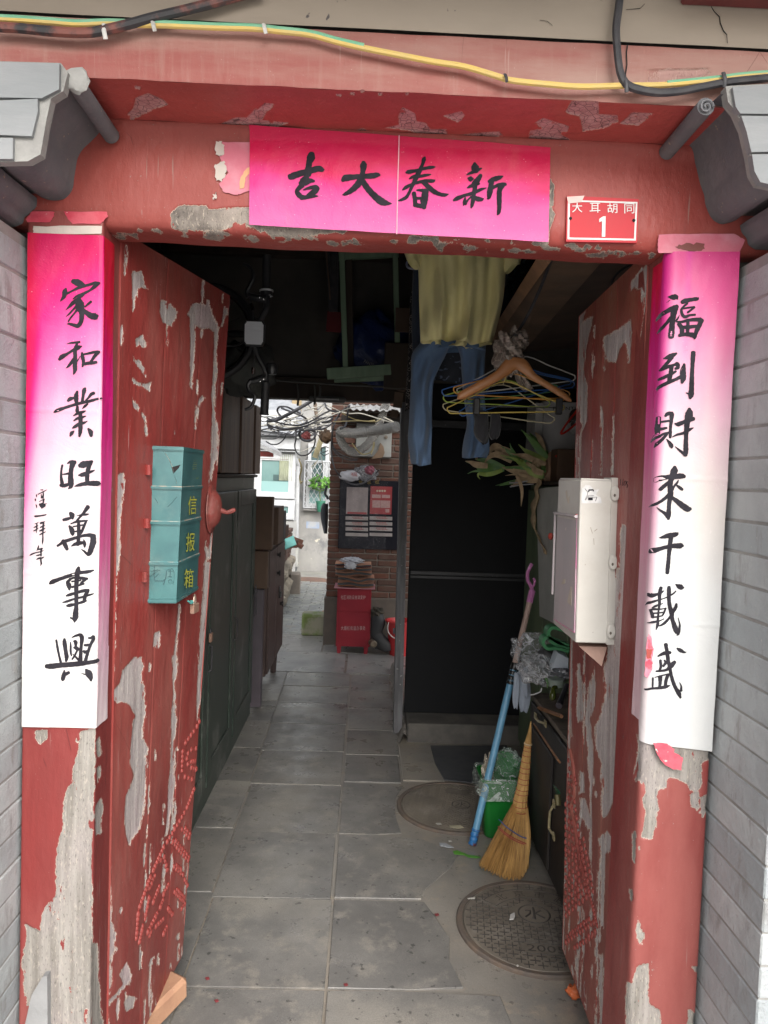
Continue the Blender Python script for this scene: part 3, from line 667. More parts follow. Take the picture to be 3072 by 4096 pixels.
# big door knob with its bent pull
kc = zs(540, 1760, .3164)
p = LL.pt(*kc([(965, 870)])[0], d=0)
q = LL.n.to_track_quat('Z', 'Y').to_matrix().to_4x4()
g = MB(); g.lathe([(.056, 0), (.055, .003), (.044, .005), (.042, .010), (.038, .016), (.030, .024), (.017, .029), (.001, .031)], n=28, M=q.to_3x3() @ Matrix.Diagonal((1, 1.35, 1)))
g.v = [tuple(Vector(v)+p) for v in g.v]
M_KNOB = mat('painted_iron_knob', (.20, .036, .030), (.17, .042, .034), sc=30, rough=.6, bump=.6, bsc=40, dust=(.33, .26, .22, .7), dsc=14)
kn = g.build('door_knob', M_KNOB, leafL, smooth=60)
tip = p+LL.n*.029
e1 = LL.pt(*kc([(1150, 935)])[0], d=.075)
g = MB(); g.tube([tip-LL.n*.01, tip+LL.n*.006+Vector((0, .004, -.006)), tip+LL.n*.018+Vector((0, .01, -.010)), tip+LL.n*.034+Vector((0, .014, -.004)), tip+LL.n*.042+Vector((0, .014, .0))], [.008, .008, .0065, .008, .005], 8); g.build('door_pull', M_KNOB, kn)
# right leaf
def rfx(y): return ud(1250-(y-672)*.035 if y < 1600 else 1217.5, y, Y=2.28)
ft = ud(1250, 690, Y=2.28); fb = ud(1214, 2030, Y=2.30)
LR = Leaf((.664, 1.70, .10), (fb.x+.002, 2.30, fb.z-.03), (ft.x, 2.28, ft.z+.01), (.628, 1.70, 2.14), -1)
polysR = [c8([(690, -60), (800, -60), (770, 300), (760, 500), (755, 800), (740, 1100), (735, 1500), (720, 1900), (715, 2300), (690, 2300), (690, 1900), (695, 1600), (700, 1200), (705, 900), (690, 830), (655, 750), (625, 830), (600, 890), (565, 912), (565, 700), (560, 560), (530, 460), (525, 330), (560, 260), (590, 100), (585, -60)]),
          c8([(345, 150), (365, -40), (382, -40), (372, 200), (376, 390), (355, 300), (338, 230)]), c8([(425, 0), (437, 0), (445, 150), (452, 280), (420, 300), (405, 230), (418, 100)]), c8([(485, 75), (527, 85), (522, 200), (490, 280), (508, 430), (512, 560), (500, 800), (502, 1270), (490, 1000), (490, 700), (478, 450), (463, 260)]), c8([(420, 610), (450, 620), (456, 740), (424, 752)]), c8([(428, 780), (462, 790), (482, 870), (498, 950), (490, 985), (440, 905), (420, 1000), (410, 990), (430, 880)]),
          c8([(545, 1040), (600, 990), (632, 1040), (626, 1110), (585, 1130), (582, 1300), (577, 1600), (558, 1580), (560, 1300), (555, 1120)]), c8([(556, 1770), (575, 1800), (570, 2000), (600, 1990), (640, 1960), (690, 1880), (690, 2300), (555, 2300), (550, 1900)]),
          rm([(705, 480), (730, 490), (750, 520), (757, 700), (790, 520), (800, 680), (790, 820), (800, 1000), (780, 1200), (790, 1700), (600, 1700), (600, 1400), (640, 1150), (650, 900), (680, 790), (692, 700), (700, 600)]),
          rm([(355, 1240), (390, 1250), (388, 1400), (376, 1700), (350, 1700), (352, 1400)]), rm([(425, 1390), (442, 1390), (442, 1530), (432, 1680), (420, 1600)]), rm([(500, 1540), (520, 1480), (533, 1400), (540, 1560), (510, 1690), (470, 1690)]),
          r7([(620, 430), (700, 330), (740, 300), (775, 255), (760, 480), (752, 700), (738, 1100), (728, 1560), (665, 1600), (640, 1740), (660, 1948), (640, 1990), (655, 1948), (620, 1820), (640, 1740), (660, 1560), (680, 1400), (690, 1200), (690, 900), (705, 700), (715, 560), (690, 480), (660, 490), (640, 470), (605, 510)]),
          r7([(405, 860), (530, 790), (612, 725), (617, 800), (605, 1000), (600, 1050), (590, 960), (565, 880), (525, 950), (500, 1040), (440, 1040), (410, 990)]), r7([(200, 790), (210, 690), (240, 650), (265, 660), (245, 740), (325, 690), (300, 820), (270, 940), (250, 1100), (282, 1240), (280, 1490), (240, 1560), (230, 1450), (190, 1350), (190, 1100), (203, 900)]),
          r7([(403, 900), (414, 900), (415, 1100), (407, 1110)]), r7([(390, 1380), (400, 1440), (404, 1500), (398, 1600), (390, 1900), (378, 1900), (388, 1640), (384, 1450)]), r7([(480, 1440), (488, 1440), (478, 1900), (469, 1900)]), r7([(180, 1948), (200, 1600), (210, 1600), (195, 1948)]), r7([(228, 1560), (234, 1560), (222, 1930), (216, 1930)])]
islR = [c8([(665, 300), (690, 330), (690, 590), (668, 570)]), rm([(755, 985), (770, 1010), (765, 1030), (750, 1020)])]
leafR = make_leaf(LR, M_LEAFR, 'right red door leaf with a white meter box and peeling boards', polysR+slivers(LR, 120, 6, regR), islR, (-.012, 1.015))
rows = [(330, 390, 312, 900, 20), (310, 900, 300, 1560, 24), (370, 470, 408, 700, 9), (430, 1200, 480, 1330, 5), (482, 1340, 545, 1600, 11)]
for k in range(24):
    y = 430+k*48; xr_ = 372+(y-450)*.155 if y > 450 else 372
    if 440 < y < 1580:
        n = max(1, int((xr_-335)/21)); s_ = .55 if y < 1150 else -.9
        rows.append((332, y, xr_-14, y+(xr_-346)*s_, n))
rows += [(335, 1700, 530, 1560, 11), (345, 1665, 500, 1540, 9), (390, 1735, 535, 1640, 8), (400, 1722, 540, 1620, 7)]
smR = stud_mesh(M_LEAFR); studs(LR, leafR, smR, rows, c8)
ridge = [LR.pt(*q, d=.002) for q in c8([(372, 470), (395, 600), (400, 760), (382, 830), (405, 960), (430, 1120), (470, 1290)])]
g = MB(); g.tube(cr([tuple(v) for v in ridge], 5), .0052, 6); g.build('raised_bead', M_LEAFR, leafR)
# scribbled number on the leaf
M_INK = mat('black_ink', (.020, .018, .022), (.030, .028, .034), sc=30, rough=.9, bump=0, spec=.08)
M_PEN = mat('pen_line', (.03, .03, .04), rough=.6, bump=0)
for st in ([(820, 150), (812, 220)], [(845, 150), (835, 225)], [(858, 180), (850, 215), (868, 220), (880, 185), (868, 170), (858, 180)], [(885, 180), (880, 200), (895, 215), (885, 245)], [(885, 178), (907, 186)]):
    pts = [LR.pt(2180+x*.3708, 1860+y*.3708, d=.0007) for x, y in st]
    MB().tube(pts, .0007, 4).build('pen_stroke', M_PEN, leafR)

# ------------------------------------------------------------------ spring couplets
def ribbon(mb, st, S, onto, k):
    """one brush stroke: centre points with widths, S maps trace -> photo px, onto maps photo px -> place"""
    c = cr(st, 5); L = []; Rr = []
    for i, p in enumerate(c):
        a = c[max(i-1, 0)]; b = c[min(i+1, len(c)-1)]; t = b[:2]-a[:2]; t = t/(np.linalg.norm(t)+1e-9)
        n = np.array([-t[1], t[0]]); w = max(p[2], 2)/2
        w1 = w*(1+.05*math.sin(i*2.1+k)); w2 = w*(1+.05*math.sin(i*1.7+k*2))
        L.append(p[:2]+n*w1); Rr.append(p[:2]-n*w2)
    def cap(p, t, w):
        t = t/(np.linalg.norm(t)+1e-9); n = np.array([-t[1], t[0]])
        return [p[:2]+n*w*math.cos(a)+t*w*.75*math.sin(a) for a in (.5, 1.05, 1.57, 2.1, 2.65)]
    t1 = c[-1][:2]-c[-2][:2]; t0 = c[0][:2]-c[1][:2]
    vs = [onto(*S(q), k) for q in L]+[onto(*S(q), k) for q in Rr]
    m = len(L); fs = [[i, i+1, m+i+1, m+i] for i in range(m-1)]
    if c[-1][2] > 12:
        e = [onto(*S(q), k) for q in cap(c[-1], t1, c[-1][2]/2)]; b = len(vs); vs += e; fs.append([m-1]+list(range(b, b+5))+[2*m-1])
    if c[0][2] > 12:
        e = [onto(*S(q), k) for q in cap(c[0], t0, c[0][2]/2)]; b = len(vs); vs += e; fs.append([m]+list(range(b, b+5))+[0])
    mb.add(vs, fs)
def chars(parent, org, sc, txt, onto, name='brush_character', m=None):
    """txt: characters split by '#', strokes by '|', points 'x,y,w' by space"""
    for ch in txt.split('#'):
        g = MB()
        for k, st in enumerate(ch.split('|')):
            P = [tuple(float(v) for v in q.split(',')) for q in st.split()]
            ribbon(g, P, lambda q: (org[0]+q[0]*sc, org[1]+q[1]*sc), onto, k)
        off = wloc(parent)
        me = bpy.data.meshes.new(name); me.from_pydata([tuple(Vector(v)-off) for v in g.v], [], g.f); me.materials.append(m or M_INK); me.update()
        o = bpy.data.objects.new(name, me); COL.objects.link(o); o.parent = parent
def papermat(name):
    g = NG(name); col = g.attr('tint', 0)
    sp = g.mr(g.noise(330, (1, 1, 1), 2, .5, (2, 9, 4)), .74, .77, 0, .55); bl = g.mr(g.noise(50, (1, 1, 1), 3, .6, (7, 1, 1)), .72, .8, 0, .35)
    col = g.mix(sp, col, (.85, .80, .80)); col = g.mix(bl, col, (.85, .75, .78))
    col = g.mix(g.mr(g.noise(7, (1, 1, .3), 6, .65, (1, 3, 8)), .55, .8, 0, .14), col, (.50, .36, .22))
    h = g.mth('ADD', g.noise(9, (1, 1, 1), 6, .6, (0, 0, 0), .6), g.mth('MULTIPLY', g.noise(260, (1, 1, 1), 3, .6), .12))
    return g.bsdf(col, .42, g.bump(h, .45, .008), **{'Specular IOR Level': .25})
M_PAPER = papermat('couplet_paper')
def paper(name, label, cat, P, C, group=None):
    """P (nv,nu,3) front of the sheet, C (nv,nu,3) printed sRGB tint"""
    t = thing(name, label, cat, Vector(P[0, 0]), group)
    nv, nu = P.shape[:2]; idx = np.arange(nv*nu).reshape(nv, nu)
    fs = np.stack([idx[:-1, :-1], idx[:-1, 1:], idx[1:, 1:], idx[1:, :-1]], -1).reshape(-1, 4).tolist()
    me = bpy.data.meshes.new('paper'); me.from_pydata((P.reshape(-1, 3)-np.array(t.location)).tolist(), [], fs)
    at = me.attributes.new('tint', 'FLOAT_COLOR', 'POINT')
    Cl = C.reshape(-1, 3)/255.; Cl = np.where(Cl <= .04045, Cl/12.92, ((Cl+.055)/1.055)**2.4)
    sat = (Cl.max(1)-Cl.min(1))[:, None]; Cl = Cl*(.70-.06*sat); Cl[:, 2] *= 1-.16*sat[:, 0]; Cl[:, 0] *= 1-.06*sat[:, 0]
    at.data.foreach_set('color', np.concatenate([Cl, np.ones((len(Cl), 1))], 1).astype(np.float32).ravel())
    me.materials.append(M_PAPER); me.shade_smooth()
    o = bpy.data.objects.new('paper', me); COL.objects.link(o); o.parent = t
    return t
def lerpc(stops, t):
    ts = [s[0] for s in stops]; cs = np.array([s[1] for s in stops], float)
    return np.stack([np.interp(t, ts, cs[:, k]) for k in range(3)], -1)
def npw(x, z, k=0):
    return (np.sin(x*31+z*7+k)+np.sin(z*17-x*11+2*k+1)+.6*np.sin(z*43+x*23+k*3)+.5*np.sin(x*71-z*29))/3
# left
cornL = -.5735
def crz(z, *zc): return sum(.0016*np.exp(-((z-c)/.0035)**2) for c in zc)
def surfL(x, z): return 1.5950+.0022*npw(x, z, 1)+.0007*npw(x*2.7, z*2.2, 3)-crz(z, 1.72, 1.37)
us = np.concatenate([np.linspace(-.730, cornL-.004, 60), [cornL-.0025, cornL-.001, cornL+.0003, cornL+.0016, cornL+.0024]]); side = np.linspace(1.6005, 1.664, 24)
zz = np.linspace(1.033, 2.091, 240)
nu = len(us)+len(side); P = np.zeros((len(zz), nu, 3)); C = np.zeros((len(zz), nu, 3))
for j, z in enumerate(zz):
    w_ = .0012*math.sin(z*6)
    bot = .010*(1 if z < 1.05 else 0)
    ys = surfL(us, z); ys[-5:] = [1.5962, 1.5964, 1.597, 1.5982, 1.5994]
    P[j, :len(us)] = np.stack([us+w_*(us+.573)/.16, ys, np.full(len(us), z)], 1)
    ex = .004*math.sin(z*5.0+.5)+(.004 if z < 1.2 else 0)
    sd_ = np.linspace(1.6005, 1.664+ex, 24)
    P[j, len(us):] = np.stack([np.full(24, cornL+.003)+.0012*npw(sd_*3, z, 4), sd_, np.full(24, z)], 1)
    f = (us+.730)/.157; n = npw(us*1.3, z*.25, 6)*.5+npw(us*3, z*.3, 2)*.3
    v = (2.091-z)/1.058
    edge = 1.0-f                     # pink runs further down along the left edge
    tt = v-.10*edge+.05*n+.05*(f > .9)*0-.34*(np.clip(.22-f, 0, 1)/.22)**1.5*np.clip(1.25-v, 0, 1)
    C[j, :len(us)] = lerpc([(-.3, (222, 22, 75)), (0, (228, 28, 110)), (.07, (236, 40, 138)), (.16, (240, 104, 178)), (.28, (238, 168, 202)), (.44, (232, 202, 212)), (.68, (226, 222, 220)), (1.2, (226, 225, 223))], tt)
    v2 = v+.04*npw(sd_*9, z*.5, 3); C[j, len(us):] = lerpc([(0, (225, 28, 58)), (.16, (245, 30, 84)), (.26, (250, 32, 150)), (.45, (252, 66, 168)), (.62, (252, 110, 182)), (.75, (250, 176, 212)), (.88, (242, 205, 222)), (1, (244, 226, 230))], v2)  # wrapped side tinted brighter than the print, offsetting the weaker light on it
    if v > .86: C[j, :len(us)] = C[j, :len(us)]*(1-.10*np.clip(n, 0, 1))[:, None]+np.array((235, 130, 170))*(.10*np.clip(n, 0, 1))[:, None]
cL = paper('spring_couplet', 'pink and white paper couplet with a small signature, pasted on the left door post', 'couplet', P, C, 'paper couplets on the door posts')
def ontoL(x, y, k):
    p = un(x, y, Y=1.5965)
    return Vector((p.x, surfL(np.float64(min(p.x, cornL-.004)), p.z)-.0007-.00004*k if p.x < cornL+.0005 else 1.5955, p.z))
chars(cL, (180, 1080), .18983, "590,240,90 690,270,150 790,310,110 850,330,50|450,400,50 430,460,110 410,560,90 350,640,40 330,675,5|480,500,50 560,460,40 700,390,60 850,340,60 960,310,60 1080,275,60 1180,270,10|1150,280,60 1050,360,80 960,430,50 870,480,60|600,620,20 680,560,50 780,520,60 870,480,60|820,520,60 720,600,60 600,700,80 520,780,50 445,850,8|740,620,70 740,700,180 750,800,180 780,900,120 775,1020,100 760,1100,90 700,1180,90 600,1160,70 520,1140,50 470,1145,10|680,760,60 600,840,40 520,930,35 450,990,8|690,830,60 640,900,40 560,1000,40 500,1090,30|980,670,50 920,720,50 850,780,30|830,850,60 880,900,100 980,970,130 1080,980,140 1120,970,60"
  "#465,1560,8 560,1540,40 660,1530,50 735,1520,50|310,1890,60 370,1830,100 480,1770,60 590,1700,60 700,1640,100 780,1610,30|680,1560,50 640,1680,80 645,1800,85 645,1920,90 640,2020,100 640,2110,90 610,2200,30|610,1880,60 560,1960,70 500,2030,50 445,2075,5|680,1930,40 720,1880,20 750,1820,15|790,1750,50 800,1830,80 820,1930,70 800,2040,40|830,1780,40 930,1760,50 1060,1730,60 1150,1730,60|1120,1750,70 1050,1820,70 1000,1900,60 970,1950,70|800,2000,50 900,1970,70 1010,1960,70 1090,1945,60", ontoL)
chars(cL, (180, 1520), .21705, "600,210,40 580,290,85 580,380,80 590,460,50|745,150,40 725,190,80 705,290,55 690,400,60|430,385,50 470,350,75 540,330,40|900,240,60 850,265,60 800,330,40 750,380,30|175,600,20 250,560,70 400,505,55 600,440,55 800,395,55 960,350,45 1055,335,25|790,440,30 740,480,50 690,530,15|600,490,50 600,560,70 610,600,60|530,660,20 600,620,50 700,590,50 755,570,20|535,755,20 600,710,50 680,690,50 755,665,20|510,890,20 560,860,60 640,810,60 720,790,50 785,760,15|655,600,70 660,720,80 660,850,80 655,960,75 640,1040,40|545,940,20 500,980,70 470,1035,30|805,900,40 850,960,90 860,1030,60"
  "#330,1570,40 315,1650,40 310,1780,50 325,1880,70 340,1960,60|420,1540,20 480,1510,60 560,1520,80|520,1540,110 495,1640,85 485,1760,95 490,1880,110 490,1960,80 440,2010,10|340,1740,20 440,1725,45|300,1940,60 370,1945,70 450,1920,60|650,1580,80 710,1560,130 800,1530,90 880,1500,50|860,1520,60 810,1620,80 790,1720,80 785,1820,80 785,1900,70|630,1755,30 700,1745,80 800,1710,60 880,1680,40 930,1655,8|560,1960,15 640,1935,60 780,1905,80 920,1905,100 990,1905,90 1020,1910,40", ontoL)
chars(cL, (180, 2000), .22599, "460,230,60 490,270,100 500,330,40|335,350,50 400,335,60 470,315,40|770,120,80 740,160,70 690,230,50 620,310,40 570,370,40|570,275,8 660,262,35 740,255,40 795,245,10|465,420,20 560,385,40 680,370,40 760,360,25|440,460,40 480,520,90 495,600,70 490,635,10|740,370,40 700,460,50 660,560,45 640,600,30|605,370,50 605,480,65 605,600,65 600,700,65 590,790,60|510,470,25 680,440,30|520,560,25 650,540,40|230,810,40 290,770,50 330,740,60 450,700,60 560,665,55 680,630,50 800,620,70 880,640,80|330,720,70 370,800,80 400,870,60|860,640,100 860,740,110 830,840,100 800,930,90 770,965,50 710,910,40 645,865,8|475,815,15 540,780,60 620,760,70 690,750,50|695,700,20 710,770,60 710,830,30"
  "#605,1190,50 590,1260,100 570,1400,85 560,1560,80 560,1720,75 560,1880,75 550,1990,100 545,2080,100 525,2170,10|455,2080,30 500,2100,40 530,2140,40|85,1480,40 130,1450,80 260,1400,65 450,1335,65 620,1285,60 780,1265,60 870,1240,25|470,1390,30 410,1450,70 430,1520,90 435,1590,30|440,1400,40 540,1370,40 660,1380,60 760,1390,40|740,1390,50 680,1440,50 640,1490,50|480,1540,40 560,1520,40 700,1480,30|480,1440,30 640,1420,30|380,1695,30 440,1675,55 560,1640,50 680,1605,60 780,1590,50|770,1600,60 720,1690,70 700,1790,60|320,1810,20 400,1790,45 520,1750,40 680,1710,40 800,1675,35 870,1655,20|395,1870,40 450,1860,65 560,1835,40 680,1800,50 745,1780,20", ontoL)
chars(cL, (120, 2500), .20494, "520,290,40 545,450,50 575,600,45 605,720,55|680,270,50 680,340,85 700,500,80 720,620,85 710,700,50|795,330,20 800,400,40 800,520,45 815,600,25|825,240,20 900,205,45 990,180,60|1000,190,80 1025,250,90 1010,400,65 1000,550,75 990,700,90|870,310,50 900,330,80 900,400,50|860,440,30 900,440,80 960,470,60|930,490,40 880,590,40 830,665,35|840,560,15 900,620,40 950,670,50|1155,245,35 1200,245,50 1250,220,70|1250,215,70 1250,270,70 1200,370,60 1160,480,60 1120,600,65 1090,700,70|1080,385,50 1180,380,60|1060,500,50 1090,520,70 1140,500,50|325,800,80 420,800,110 600,780,100 800,765,100 1000,745,100 1180,720,80 1290,700,80 1335,682,70|680,880,30 670,960,80 650,1050,80 640,1085,20|690,960,70 770,920,60|1100,860,40 1150,930,140 1190,1010,110 1200,1080,40|1010,935,10 1080,955,30", ontoL)
chars(cL, (110, 1930), .16287, "235,290,15 235,320,35 235,365,8|205,385,10 205,425,38 205,465,10|210,530,8 230,575,35 235,630,8|335,180,20 390,180,30|270,290,25 340,255,25 420,215,25 495,175,10|350,290,20 355,380,35|400,240,25 400,300,35 390,380,40|355,340,20 400,330,20|300,470,15 360,435,20 435,405,15|410,410,40 400,490,40|310,540,60 370,560,140 430,560,80|430,530,30 495,515,8|360,590,80 365,640,20#180,825,30 210,828,50 330,815,40 440,795,35 480,775,5"
  "#190,1015,15 240,1000,25 290,965,5|165,1105,20 220,1080,35 280,1050,8|155,1190,20 220,1160,35 290,1110,5|240,1000,30 240,1100,40 228,1240,8|330,1000,50 370,985,50 450,950,8|325,1100,30 370,1080,35 450,1045,8|305,1190,25 370,1165,50 460,1115,8|305,1285,20 370,1250,40 475,1200,8|405,990,50 395,1120,50 390,1250,35 390,1380,40 385,1450,40 375,1520,8#285,1550,25 270,1610,40 240,1670,15|270,1640,40 340,1630,40 395,1610,15|360,1620,60 345,1700,40 345,1800,40|65,1790,20 110,1760,40 220,1720,30 340,1695,30 420,1660,8|225,1795,20 290,1780,40 385,1750,8|235,1885,25 290,1860,45 370,1850,40 430,1815,8|335,1840,40 345,1950,45 350,1990,40 325,2045,8", ontoL, 'signature_character')
# right
cR = .655
def surfR(x, z):
    d = np.clip((cR-x)/.022, 0, 1)
    return 1.5945+.0022*npw(x, z, 8)+.0007*npw(x*2.5, z*2.4, 2)-crz(z, 1.62, 1.30)+.022*(1-np.sqrt(np.clip(1-d*d, 0, 1)))
usr = np.concatenate([.6325+.0005+.0225*(1-np.cos(np.linspace(0, np.pi/2, 16))), np.linspace(.659, .7905, 46)])
side = np.linspace(1.668, 1.622, 18); zz = np.linspace(1.002, 2.128, 250); nu = len(usr)+18
P = np.zeros((len(zz), nu, 3)); C = np.zeros((len(zz), nu, 3))
for j, z in enumerate(zz):
    xs = usr.copy()
    # slanted lower end, torn lower left corner
    top = 2.108+.006*(xs-.64)/.15; low = 1.030-.014*(xs-.64)/.15
    zz_ = low+(top-low)*(j/(len(zz)-1))
    P[j, 18:] = np.stack([xs, surfR(xs, zz_), zz_], 1)
    zs_ = 1.075+(2.094-1.075)*(j/(len(zz)-1)); ex = .004*math.sin(z*4)
    P[j, :18] = np.stack([np.full(18, .6322)+.001*npw(side*3, z, 5), side+ex*np.linspace(1, 0, 18), np.full(18, zs_)], 1)
    f = (xs-.632)/.158; v = (2.108-zz_)/1.08; n = npw(xs*1.2, zz_*.2, 3)*.5+npw(xs*4, zz_*.25, 7)*.4
    tt = v+.09*(1-f)*1.2+.06*n-.02
    base = lerpc([(-.2, (238, 66, 148)), (.0, (238, 70, 152)), (.12, (240, 110, 172)), (.25, (236, 165, 200)), (.38, (230, 198, 209)), (.52, (226, 216, 212)), (.7, (222, 222, 221)), (1.2, (224, 225, 224))], tt)
    st = np.exp(-((f-.31)/.05)**2)*np.clip(1-v/.22, 0, 1)*.55; base = base*(1-st[:, None])+np.array((236, 70, 180))*st[:, None]
    le = np.exp(-(f/.075)**2)*np.clip(1.05-v*.55, 0, 1); base = base*(1-le[:, None])+lerpc([(0, (232, 40, 150)), (.25, (236, 70, 170)), (.5, (238, 150, 195)), (.75, (238, 200, 212)), (1, (238, 220, 224))], np.full_like(f, v)+.1*n)*le[:, None]
    C[j, 18:] = base
    vs_ = v[0]+.06*npw(side*20, z*.6, 2)
    C[j, :18] = lerpc([(0, (232, 26, 72)), (.08, (245, 30, 104)), (.16, (250, 36, 156)), (.3, (250, 84, 178)), (.5, (244, 144, 188)), (.7, (230, 175, 196)), (1, (236, 205, 214))], vs_)
cRt = paper('spring_couplet', 'white and pink paper couplet with a torn red patch, pasted on the right door post', 'couplet', P, C, 'paper couplets on the door posts')
def ontoR(x, y, k):
    p = un(x, y, Y=1.597)
    return Vector((p.x, float(surfR(np.float64(max(p.x, .6335)), p.z))-.0008-.00004*k, p.z))
chars(cRt, (2590, 1150), .21703, "385,170,20 440,180,90 510,190,110 545,225,20|360,275,6 410,235,15|530,360,80 430,400,90 310,470,70 230,550,50 200,600,20|490,380,130 470,480,110 450,600,95 440,720,95 430,850,105 425,915,100|420,560,60 340,680,50 270,770,50 215,835,8|500,630,30 540,580,35 570,520,8|620,280,70 680,255,90 800,230,70 900,215,70 930,190,10|720,300,40 640,370,40 605,430,50 630,520,60 680,550,60 760,520,45 860,510,40|640,400,30 740,380,35 850,368,35 800,410,40 720,470,40|520,640,30 620,640,50 740,610,60 860,600,70 960,600,80|980,610,90 930,720,90 880,830,80 850,950,40|560,680,80 610,760,80 610,860,80 560,900,40|725,640,60 720,760,70 720,880,60|600,740,60 720,740,70 880,720,60|570,890,60 680,870,70 800,880,90 860,910,90"
  "#310,1305,20 370,1290,80 440,1260,90 520,1220,40|440,1290,70 370,1380,60 310,1460,50 270,1520,40|290,1500,60 380,1460,60 480,1430,50 530,1420,90 550,1480,60 500,1500,50|430,1450,80 420,1550,75 400,1660,80 380,1760,60|240,1690,40 300,1660,60 420,1600,60 510,1550,40|210,1870,40 270,1810,60 380,1750,70 500,1700,60 600,1650,70|660,1420,50 655,1500,70 640,1600,110 640,1680,110 620,1760,50|630,1450,20 595,1530,15 590,1600,20|830,1205,90 825,1300,85 815,1450,75 805,1600,80 800,1750,90 795,1880,95 785,1980,110 770,2040,60|690,1945,10 740,1960,40 770,1990,50", ontoR)
chars(cRt, (2580, 1610), .22609, "270,260,60 265,360,65 250,460,70 255,540,60|360,240,40 400,200,70 480,190,60|470,210,90 460,320,65 445,450,55 440,560,60 435,620,50|310,340,40 420,325,40|290,470,60 380,450,40|290,580,40 340,550,40 410,535,40|380,560,50 310,650,50 250,720,50 210,790,20|150,700,20 190,650,40 280,590,50|160,650,8 210,570,15|375,650,20 420,710,60 455,770,80 460,800,40|520,375,25 580,385,80 680,345,70 790,300,90 850,290,70|770,115,60 770,200,140 740,330,110 725,450,90 715,600,75 710,750,85 710,850,90 700,930,80|475,610,20 560,570,40 660,545,50 760,490,60 840,450,20|520,780,10 590,840,40 650,890,50 700,930,60"
  "#515,1140,60 510,1200,130 480,1290,110 440,1400,100 440,1520,100 445,1640,100 420,1760,80 410,1880,75 405,1980,90 400,2060,50|210,1400,40 250,1350,100 380,1320,80 520,1310,90 640,1300,95 690,1310,60|215,1855,10 270,1910,40 340,1960,60 390,2020,70|400,1420,60 330,1480,70 270,1540,60|580,1375,20 560,1420,40 510,1480,40 480,1550,40|560,1470,40 610,1510,60 650,1540,50|420,1610,50 360,1680,60 260,1760,50 170,1820,40 105,1855,6|470,1680,60 560,1750,90 660,1830,110 740,1880,110 790,1880,60", ontoR)
chars(cRt, (2570, 2100), .15672, "410,328,6 500,310,80 640,270,130 780,250,130 860,220,100 890,190,30|710,330,120 695,450,115 680,600,120 665,750,105 655,900,105 640,1050,110 625,1220,100|240,710,70 300,660,130 430,610,110 600,560,100 780,530,120 900,530,140 980,525,140 1025,530,60", ontoR)
chars(cRt, (2560, 2310), .23508, "600,115,20 650,145,80 700,165,90 735,170,30|350,170,60 335,230,65 325,330,60 325,450,50 310,560,35 300,680,40 290,800,50 265,890,15|175,290,40 200,310,80 270,290,50 360,250,40 405,215,8|130,490,8 180,440,40 280,390,35 380,360,20 480,320,25 560,270,30 605,225,20|215,520,20 270,480,40 380,440,15|180,560,20 240,540,40 350,535,25 440,515,15|195,560,40 215,640,50 220,680,50|430,520,35 400,600,35 370,650,25|220,610,30 380,590,25|210,680,30 360,650,25|155,785,15 230,755,40 320,735,25 400,700,20|485,160,60 485,220,75 485,350,65 500,480,70 530,600,80 540,700,70 570,800,80 610,900,90 640,950,60 620,980,20|640,680,15 660,760,25 665,840,40 650,920,60|610,445,40 600,500,60 560,570,60 500,670,40 440,740,45 360,800,40 310,820,20"
  "#425,1130,70 440,1220,65 455,1320,70 470,1430,65 500,1550,60 520,1660,60 560,1790,65 600,1880,65 650,1960,80 680,2040,40|620,1200,30 670,1230,70 740,1265,40 780,1260,8|290,1330,30 370,1290,60 450,1270,70 505,1270,50|580,1430,60 520,1490,90 440,1560,50 330,1580,40 260,1585,30|330,1400,50 340,1500,50 320,1560,40|400,1400,30 420,1440,50 380,1500,40|240,1690,15 350,1660,25 490,1630,25|210,1700,30 205,1850,30|330,1680,80 330,1780,60 320,1860,50|460,1650,60 430,1750,60 420,1850,60|105,1920,30 200,1880,40 330,1870,50 430,1850,60 500,1830,15|660,1775,12 690,1840,30 690,1920,50", ontoR)
# worn patch of an older red paper
M_REDP = mat('old_red_paper', (.48, .035, .065), (.54, .09, .12), sc=18, rough=.6, bump=.3, speck=(.6, .5, .45), spsc=90, spth=.66)
M_WHP = mat('pale_paper_underside', (.48, .43, .38), (.55, .46, .42), sc=20, rough=.8, bump=.3)
M_PINKP = mat('faded_pink_paper', (.50, .12, .17), (.54, .20, .25), sc=14, rough=.55, bump=.25)
def ragged(poly, k, amp, seed):
    r = random.Random(seed); out = []
    n = len(poly)
    for i in range(n):
        a = poly[i]; b = poly[(i+1) % n]
        for j in range(k):
            f = j/k; q = amp if j else amp*.3
            out.append((a[0]+(b[0]-a[0])*f+r.uniform(-q, q), a[1]+(b[1]-a[1])*f+r.uniform(-q, q)))
    return out
def scrap(poly, Yv, m, parent, name, th=.0006, amp=2.5, seed=1, curl=0.):
    pts = [un(x, y, Y=Yv) for x, y in ragged(poly, 5, amp, seed)]
    g = MB(); g.prism([v+Vector((0, -curl*max(0, (pts[0].z-v.z)), 0)) for v in pts], (0, th, 0))
    return g.build(name, m, parent, smooth=0)
rp = zs(2560, 2310, .23508)
scrap(rp([(150, 960), (190, 1010), (215, 1180), (240, 1230), (230, 1300), (200, 1400), (235, 1450), (215, 1560), (130, 1700), (85, 1690), (85, 1450), (110, 1320), (110, 1120)]), 1.5945, M_PINKP, cRt, 'torn_patch', seed=3)
scrap(rp([(150, 1050), (180, 1060), (190, 1150), (215, 1200), (140, 1205)]), 1.5935, M_REDP, cRt, 'torn_patch', seed=4)
scrap(rp([(120, 1210), (235, 1225), (200, 1260), (190, 1370), (115, 1375)]), 1.5935, mat('bared_red_paint', (.27, .04, .03), rough=.5), cRt, 'torn_patch', seed=5)
